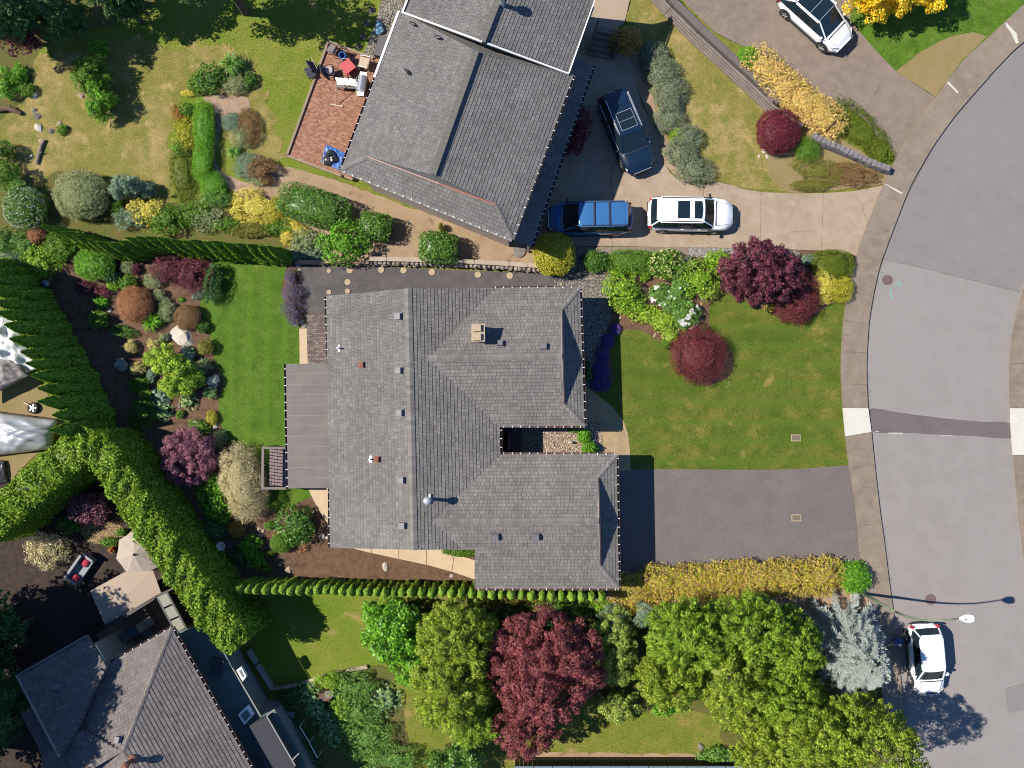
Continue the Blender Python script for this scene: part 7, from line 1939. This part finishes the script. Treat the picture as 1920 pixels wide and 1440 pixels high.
# ---- lower gardens: big trees
tree(733, 1182, 62, 58, 3.2, 'bright', 'glossy bright green laurel tree beside the lower lawn', zb=.5, nclump=80, cr=.2, leaf=.15, mat=M_gloss)
tree(772, 1242, 40, 44, 2.4, 'bright', 'lower glossy laurel between the lawn and the conifer', zb=.4, nclump=50, cr=.22, leaf=.14, mat=M_gloss)
tree(856, 1196, 78, 66, 5.5, 'cedar2', 'feathery yellow green conifer left of the red maple', zb=.6, nclump=210, cr=.115, leaf=.17, asp=.3)
tree(846, 1290, 78, 80, 5.5, 'cedar2', 'feathery yellow green conifer below the first one', zb=.6, nclump=210, cr=.115, leaf=.17, asp=.3)
tree(890, 1345, 60, 52, 4.0, 'cedar', 'lighter feathery conifer at the foot of the red maple', zb=.5, nclump=150, cr=.125, leaf=.17, asp=.3)
tree(1022, 1252, 112, 100, 5.5, 'redtree', 'large dark red maple below the clipped cedar row', zb=1.2, nclump=260, cr=.105, leaf=.12)
tree(985, 1360, 64, 58, 4.5, 'redtree', 'lower lobe of red maple beside the small lawn', zb=1.0, nclump=140, cr=.13, leaf=.12)
bush(960, 1132, 60, 12, .8, 'olive', 'brown green weedy strip under the small cedars', -3, leaf=.11, amp=.35)
bush(1060, 1138, 60, 12, .8, 'green', 'green weedy strip under the small cedars near the garage', -3, leaf=.11, amp=.35)
bush(1130, 1142, 26, 14, .8, 'lime2', 'yellow green weeds at the end of the small cedar row', leaf=.1)
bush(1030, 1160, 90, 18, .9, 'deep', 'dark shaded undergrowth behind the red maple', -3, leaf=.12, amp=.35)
tree(1152, 1216, 42, 74, 3.0, 'palegreen', 'pale green loose shrub tree right of the red maple', zb=.4, nclump=130, cr=.14, leaf=.09)
bush(1150, 1160, 24, 22, 1.8, 'blue', 'left blue juniper below the gold spireas', leaf=.09, amp=.35)
bush(1208, 1150, 28, 20, 1.8, 'blue', 'right blue juniper below the gold spireas', leaf=.09, amp=.35)
tree(1162, 1325, 36, 26, 1.8, 'palegreen', 'low pale green shrub at the small lawn', zb=.2, nclump=40, cr=.24, leaf=.1, name='shrub', cat='shrub')
for x, y, rx, ry, h, pl_, lb in [(1285, 1196, 74, 62, 6.0, 'cedar', 'big feathery conifer beside the blue junipers'), (1400, 1180, 84, 56, 6.0, 'cedar', 'big feathery conifer behind the gold spirea hedge'), (1480, 1210, 60, 66, 5.5, 'cedar', 'big feathery conifer touching the silver spruce'), (1255, 1276, 62, 54, 5.0, 'cedar2', 'yellow green conifer beside the pale shrub tree'), (1365, 1268, 80, 66, 6.0, 'cedar2', 'yellow green conifer in the middle of the conifer group'), (1465, 1300, 72, 66, 5.5, 'cedar', 'feathery conifer below the silver spruce side'), (1400, 1335, 62, 46, 4.5, 'cedar2', 'lower conifer above the small lawn corner')]:
    tree(x, y, rx, ry, h, pl_, lb, zb=.6, nclump=190, cr=.12, leaf=.17, asp=.3, group='conifer group beside the road')
for x, y, rx, ry, h, lb in [(1520, 1385, 92, 74, 7.5, 'broad olive conifer at the bottom edge'), (1628, 1390, 84, 70, 9.0, 'broad olive conifer nearest the road at the bottom edge'), (1440, 1425, 60, 40, 4.5, 'olive conifer cut by the bottom edge')]:
    tree(x, y, rx, ry, h, 'cedar2', lb, zb=.6, nclump=260, cr=.105, leaf=.15, asp=.35, group='olive conifers at the bottom edge')
bush(1245, 1330, 20, 12, .6, 'bright', 'bright leafy plant under the conifers at the small lawn', leaf=.12)
# silver spruce: whorled branches with short side twigs
def spruce(px, py, rx, ry, h, label):
    zc = h * .35; k = (H - zc) / F; p = P(px, py, zc)
    t = thing('silver_spruce', label, 'spruce', (p.x, p.y, 0)); rng = np.random.default_rng(5); f = Fol(); pc = pal('silver')
    vs, cs = [], []
    def strip(a, b, w, c):
        d = b - a; L = np.linalg.norm(d) + 1e-6; d = d / L
        s1 = np.cross(d, [0, 0, 1.]); s1 /= np.linalg.norm(s1) + 1e-6; s2 = np.cross(d, s1)
        for s in (s1, s2): vs.append([a - s * w, a + s * w, b + s * w * .35, b - s * w * .35]); cs.append(c)
    limbs = MB()
    for i in range(190):
        u = rng.uniform(0, 1) ** .9; a = i * 2.39996 + rng.uniform(-.3, .3)
        R = (1 - u) ** .85 + .05; z0 = .3 + u * (h - .5)
        tip = np.array([math.cos(a) * rx * k * R, math.sin(a) * ry * k * R, z0 - .18 * R + rng.uniform(-.1, .15)]); org = np.array([0, 0, z0 + .05 * R])
        nseg = int(5 + 18 * R)
        if i % 4 == 0: limbs.tube([tuple(org), tuple(tip)], [.03, .01], 4)
        dr = tip - org; dl = np.linalg.norm(dr); dn = dr / dl; sd = np.cross(dn, [0, 0, 1.]); sd /= np.linalg.norm(sd)
        for s in range(nseg):
            q = (s + rng.uniform(0, 1)) / nseg; q = .2 + .8 * q
            b0_ = org + dr * q
            for sg in (-1, 1):
                ln = (.2 + .42 * (1 - q)) * rng.uniform(.6, 1.2) * (R * .6 + .4)
                e = b0_ + (dn * .7 + sd * sg * rng.uniform(.5, 1.0) + np.array([0, 0, rng.uniform(-.05, .3)])) * ln
                strip(b0_, e, .028, pick(pc, 1, rng, .1)[0])
                m1 = b0_ + (e - b0_) * .55
                for sg2 in (-1, 1):
                    e2 = m1 + (dn * .8 + sd * sg2 * .7 + np.array([0, 0, rng.uniform(0, .35)])) * ln * .5
                    strip(m1, e2, .022, pick(pc, 1, rng, .1)[0])
        strip(org + dr * .5, tip, .03, pick(pc, 1, rng, .1)[0])
    f.quads(np.array(vs, np.float32), np.array(cs, np.float32))
    link('crown', f.data('crown'), t, M_leaf)
    link('trunk', MB().tube([(0, 0, 0), (0, 0, h)], [.16, .02], 8).mesh('trunk'), t, M_bark); link('limbs', limbs.mesh('limbs'), t, M_bark)
spruce(1598, 1222, 84, 100, 6.2, 'silver blue spruce beside the road and hatchback')
# lower left beds
for x, y, r, lb in [(575, 1302, 26, 'upper hosta mass beside the timber edging'), (590, 1328, 20, 'hosta mass in the passage shade edge'), (612, 1352, 30, 'middle hosta mass beside the lower roof'), (628, 1378, 24, 'lowest hosta mass above the bare ground'), (722, 1312, 34, 'round hosta mass right of the ferns')]:
    hosta(x, y, r, 'hosta', lb, 130, .2, 'hosta masses in the lower bed', .5)
for x, y, rx, ry, lb, pl_ in [(660, 1290, 44, 26, 'ferny green mass under the timber edging', 'fern'), (672, 1336, 40, 34, 'ferny green mass in the middle of the lower bed', 'fern'), (690, 1385, 44, 36, 'dark ferny mass at the shaded end of the lower bed', 'fern'), (735, 1425, 50, 26, 'ferny mass at the bottom edge', 'fern'), (640, 1320, 18, 22, 'lime ground plants beside the wooden box', 'lime2'), (622, 1276, 30, 12, 'yellow green plants along the timber edging', 'lime2')]:
    bush(x, y, rx, ry, .9, pl_, lb, leaf=.13, asp=.35, amp=.4)
tree(855, 1432, 56, 34, 2.2, 'dark', 'dark glossy laurel at the bottom edge', zb=.2, nclump=50, cr=.22, leaf=.15, mat=M_gloss)
bush(1340, 1418, 30, 14, .8, 'fern', 'green bush beside the grey boulder at the bottom', leaf=.12, amp=.3)
bush(1378, 1428, 24, 18, .9, 'deep', 'dark bush right of the boulder at the bottom', leaf=.12, amp=.3)
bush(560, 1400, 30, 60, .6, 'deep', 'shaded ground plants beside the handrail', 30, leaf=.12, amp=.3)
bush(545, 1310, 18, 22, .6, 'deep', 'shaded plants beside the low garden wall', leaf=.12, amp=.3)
# lower left shaded yard
bush(166, 955, 32, 28, 1.6, 'plum', 'plum leaved shrub between the two clipped hedges', leaf=.1, amp=.25)
bush(90, 1030, 34, 32, 1.5, 'creamy', 'cream flowering shrub in the shaded yard', leaf=.11, amp=.3)
bush(130, 985, 20, 16, .8, 'dark', 'dark fern beside the plum leaved shrub', leaf=.12)
bush(205, 1016, 16, 8, .4, 'green', 'low green plant beside the yellow gravel', leaf=.1)
bush(228, 998, 10, 6, .4, 'green', 'small leafy plant above the cream umbrella', leaf=.1)
bush(211, 1030, 6, 6, .4, 'orange', 'red orange flowers beside the cream umbrella', leaf=.09, flowers=((230, 60, 40), 14, .09, False))
tree(-12, 1330, 46, 80, 7.0, 'deep', 'dark tree at the lower left edge beside the brown house', zb=1.5, nclump=70, cr=.22)
tree(-5, 1190, 30, 40, 5.0, 'deep', 'dark tree at the left edge above the brown house', zb=1, nclump=40, cr=.26)
for gx, gy, h_, lb in ((-10, 1165, 12.5, 'tall conifer at the left edge shading the lower yard'), (0, 1225, 15, 'tall conifer at the left edge level with the small roof'), (2, 1290, 15.5, 'tall conifer at the left edge shading the brown house'), (-4, 1385, 15, 'tall tree at the lower left corner')):
    zc_ = 4.5 + (h_ - 4.5) * .5; s_ = H / (H - zc_)
    tree(1000 + (gx - 1000) * s_, 765 + (gy - 765) * s_, 150, 140, h_, 'deep', lb, zb=4.5, nclump=130, cr=.23, leaf=.28)
for x_, y_, lb in ((-80, 1185, 'unseen dark bush tree added for shade beyond the left edge, highest'), (-80, 1290, 'unseen dark bush tree added for shade beyond the left edge, middle one'), (-75, 1420, 'unseen dark bush tree added for shade beyond the left edge, lowest')):
    tree(x_, y_, 62, 70, 7.0, 'deep', lb, zb=.3, nclump=70, cr=.24, leaf=.26)  # unseen bush trees added to stop sun passing under the tall crowns
# ---- pebbles on the courtyard, short grass tufts on the lawns
def pebbles(px, z, n, cols, parent_name, s0=.03, s1=.06):
    poly = [(p.x, p.y) for p in PP(px, z)]
    xs_, ys_ = [p[0] for p in poly], [p[1] for p in poly]
    rng = np.random.default_rng(3); f = Fol(); c = []
    while len(c) < n:
        x, y = rng.uniform(min(xs_), max(xs_)), rng.uniform(min(ys_), max(ys_)); ins = False
        for i in range(len(poly)):
            a, b = poly[i], poly[(i + 1) % len(poly)]
            if (a[1] > y) != (b[1] > y) and x < a[0] + (y - a[1]) / (b[1] - a[1]) * (b[0] - a[0]): ins = not ins
        if ins: c.append((x, y))
    c = np.array(c); n = len(c); s = rng.uniform(s0, s1, n); a = rng.uniform(0, 6.3, n); col = pick(np.array([k_[:3] for k_ in cols], np.float32), n, rng, .12)
    ring = []
    for j in range(4):
        an = a + j * math.pi / 2; ring.append(np.stack([c[:, 0] + np.cos(an) * s, c[:, 1] + np.sin(an) * s * .8, z + s * .2], axis=1))
    rt = [np.stack([c[:, 0] + (r_[:, 0] - c[:, 0]) * .55, c[:, 1] + (r_[:, 1] - c[:, 1]) * .55, z + s * .65], axis=1) for r_ in ring]
    f.quads(np.stack(rt, axis=1), col)
    for j in range(4): f.quads(np.stack([ring[j], ring[(j + 1) % 4], rt[(j + 1) % 4], rt[j]], axis=1), col)
    o = link(parent_name, f.data(parent_name), None, plain('pebble', (1, 1, 1, 1), .8, tint=True)); o['kind'] = 'stuff'
pebbles([(978, 795), (1126, 795), (1126, 806), (1131, 840), (1133, 858), (978, 858)], .036, 3000, [C(214, 190, 164), C(168, 140, 116), C(236, 222, 204)], 'gravel')
pebbles([(735, -30), (765, -30), (752, 25), (730, 95), (705, 135), (680, 112), (690, 80), (705, 40), (716, 0)], .008, 2500, [C(190, 178, 160), C(150, 138, 122), C(214, 204, 190)], 'gravel')
pebbles([(1085, 532), (1142, 532), (1146, 553), (1143, 600), (1130, 640), (1112, 690), (1085, 720)], .024, 3000, [C(166, 158, 146), C(130, 122, 112), C(196, 188, 176)], 'gravel')
pebbles([(1291, 463), (1420, 466), (1420, 488), (1291, 480)], .02, 2200, [C(176, 170, 164), C(140, 134, 128), C(206, 200, 194)], 'gravel')
def tufts(name, px, z, dens, mat, hgt=.02, w=.03):
    poly = np.array([(p.x, p.y) for p in PP(px, z)]); lo, hi = poly.min(0), poly.max(0)
    rng = np.random.default_rng(len(px)); n = int((hi[0] - lo[0]) * (hi[1] - lo[1]) * dens)
    q = rng.uniform(lo, hi, (n, 2)); ins = np.zeros(n, bool)
    for i in range(len(poly)):
        a, b = poly[i], poly[(i + 1) % len(poly)]
        cond = (a[1] > q[:, 1]) != (b[1] > q[:, 1]); xi = a[0] + (q[:, 1] - a[1]) / (b[1] - a[1] + 1e-9) * (b[0] - a[0])
        ins ^= cond & (q[:, 0] < xi)
    q = q[ins]; n = len(q)
    f = Fol(); a = rng.uniform(0, 6.3, n); ln = rng.uniform(.5, 1.2, n)
    d = np.stack([np.cos(a), np.sin(a)], axis=1); s = np.stack([-d[:, 1], d[:, 0]], axis=1)
    lean = rng.uniform(1.2, 2.6, n)[:, None] * hgt
    b0_ = np.concatenate([q, np.full((n, 1), z)], axis=1)
    top = np.concatenate([q + d * lean, (z + hgt * ln)[:, None]], axis=1); sw = np.concatenate([s * w * .5, np.zeros((n, 1))], axis=1)
    f.quads(np.stack([b0_ - sw, b0_ + sw, top + sw * .3, top - sw * .3], axis=1).astype(np.float32), np.ones((n, 3), np.float32))
    o = link(name, f.data(name), None, mat); o['kind'] = 'stuff'
tufts('grass', [(404, 490), (524, 491), (534, 503), (529, 552), (545, 585), (560, 612), (560, 680), (536, 682), (538, 830), (492, 832), (489, 880), (457, 850), (430, 828), (415, 800), (411, 745), (420, 718), (404, 682), (399, 648), (390, 618), (378, 585), (377, 562), (398, 500)], .012, 90, G_lush)
tufts('grass', [(1148, 655), (1158, 632), (1175, 621), (1200, 621), (1225, 634), (1255, 660), (1280, 704), (1330, 724), (1372, 702), (1374, 660), (1338, 622), (1331, 597), (1337, 564), (1352, 550), (1440, 588), (1490, 608), (1530, 592), (1560, 570), (1586, 568), (1578, 660), (1580, 765), (1591, 872), (1440, 879), (1182, 878), (1180, 815), (1152, 767), (1148, 720)], .008, 70, G_front)
tufts('grass', [(0, 110), (150, 95), (260, 70), (480, 0), (700, 0), (690, 40), (650, 100), (616, 80), (540, 290), (525, 310), (470, 200), (380, 180), (330, 200), (318, 300), (320, 370), (200, 380), (60, 340), (0, 330)], .003, 45, G_mix, .025, .035)
tufts('grass', [(455, 1120), (680, 1122), (680, 1245), (556, 1283), (470, 1230)], -.004, 60, G_mix, .025, .035)
tufts('grass', [(1205, 0), (1300, 70), (1440, 210), (1470, 355), (1340, 338), (1265, 300), (1240, 190), (1215, 110), (1185, 40)], .012, 45, G_dry, .025, .035)
sheet('lawn', [(740, 1270), (900, 1250), (1130, 1310), (1330, 1340), (1350, 1380), (1330, 1412), (1000, 1412), (870, 1440), (800, 1440), (770, 1400), (755, 1330)], .006, G_weedy, jit=.06)
tufts('grass', [(1010, 1330), (1130, 1330), (1320, 1345), (1335, 1380), (1320, 1405), (1010, 1405)], .006, 60, G_weedy, .025, .035)
tufts('grass', [(1600, 20), (1640, -5), (1920, -5), (1920, 5), (1850, 66), (1790, 66), (1726, 98), (1680, 132)], .036, 60, G_lush, .025, .035)


# fallen leaves and grit on the paving
def litter(name, spots, n, cols, z, size=.05):
    rng = np.random.default_rng(21); f = Fol(); c = []
    for (x0, y0, x1, y1, w) in spots:
        for _ in range(n // len(spots)):
            t_ = rng.uniform(); q = P(x0 + (x1 - x0) * t_ + rng.normal(0, w), y0 + (y1 - y0) * t_ + rng.normal(0, w), z); c.append((q.x, q.y, z + .004))
    c = np.array(c); k = len(c); p = np.array([q[:3] for q in cols], np.float32)
    f.leaves(c, unit(rng.normal(0, .25, (k, 3)) + [[0, 0, 1]]), size * rng.uniform(.5, 1.4, k), size * .6, pick(p, k, rng, .2), rng=rng)
    o = link(name, f.data(name), None, M_leaf); o['kind'] = 'stuff'
LC = [C(120, 96, 60), C(96, 84, 50), C(150, 130, 70), C(70, 60, 44)]
litter('leaf_litter', [(1628, 700, 1632, 800, 2), (1650, 957, 1668, 1095, 3), (1682, 1200, 1706, 1400, 4), (1660, 470, 1630, 600, 2), (1740, 292, 1700, 365, 2.5)], 500, LC, .006)
litter('leaf_litter', [(1200, 1072, 1560, 1052, 5), (1180, 1060, 1300, 1000, 16), (1600, 880, 1610, 1030, 5)], 260, LC, .022)
litter('leaf_litter', [(1300, 459, 1600, 470, 5), (1200, 440, 1420, 360, 20), (1270, 345, 1480, 366, 5)], 320, LC, .056)
litter('leaf_litter', [(620, 505, 1040, 520, 6), (600, 540, 700, 530, 8)], 200, LC, .014)
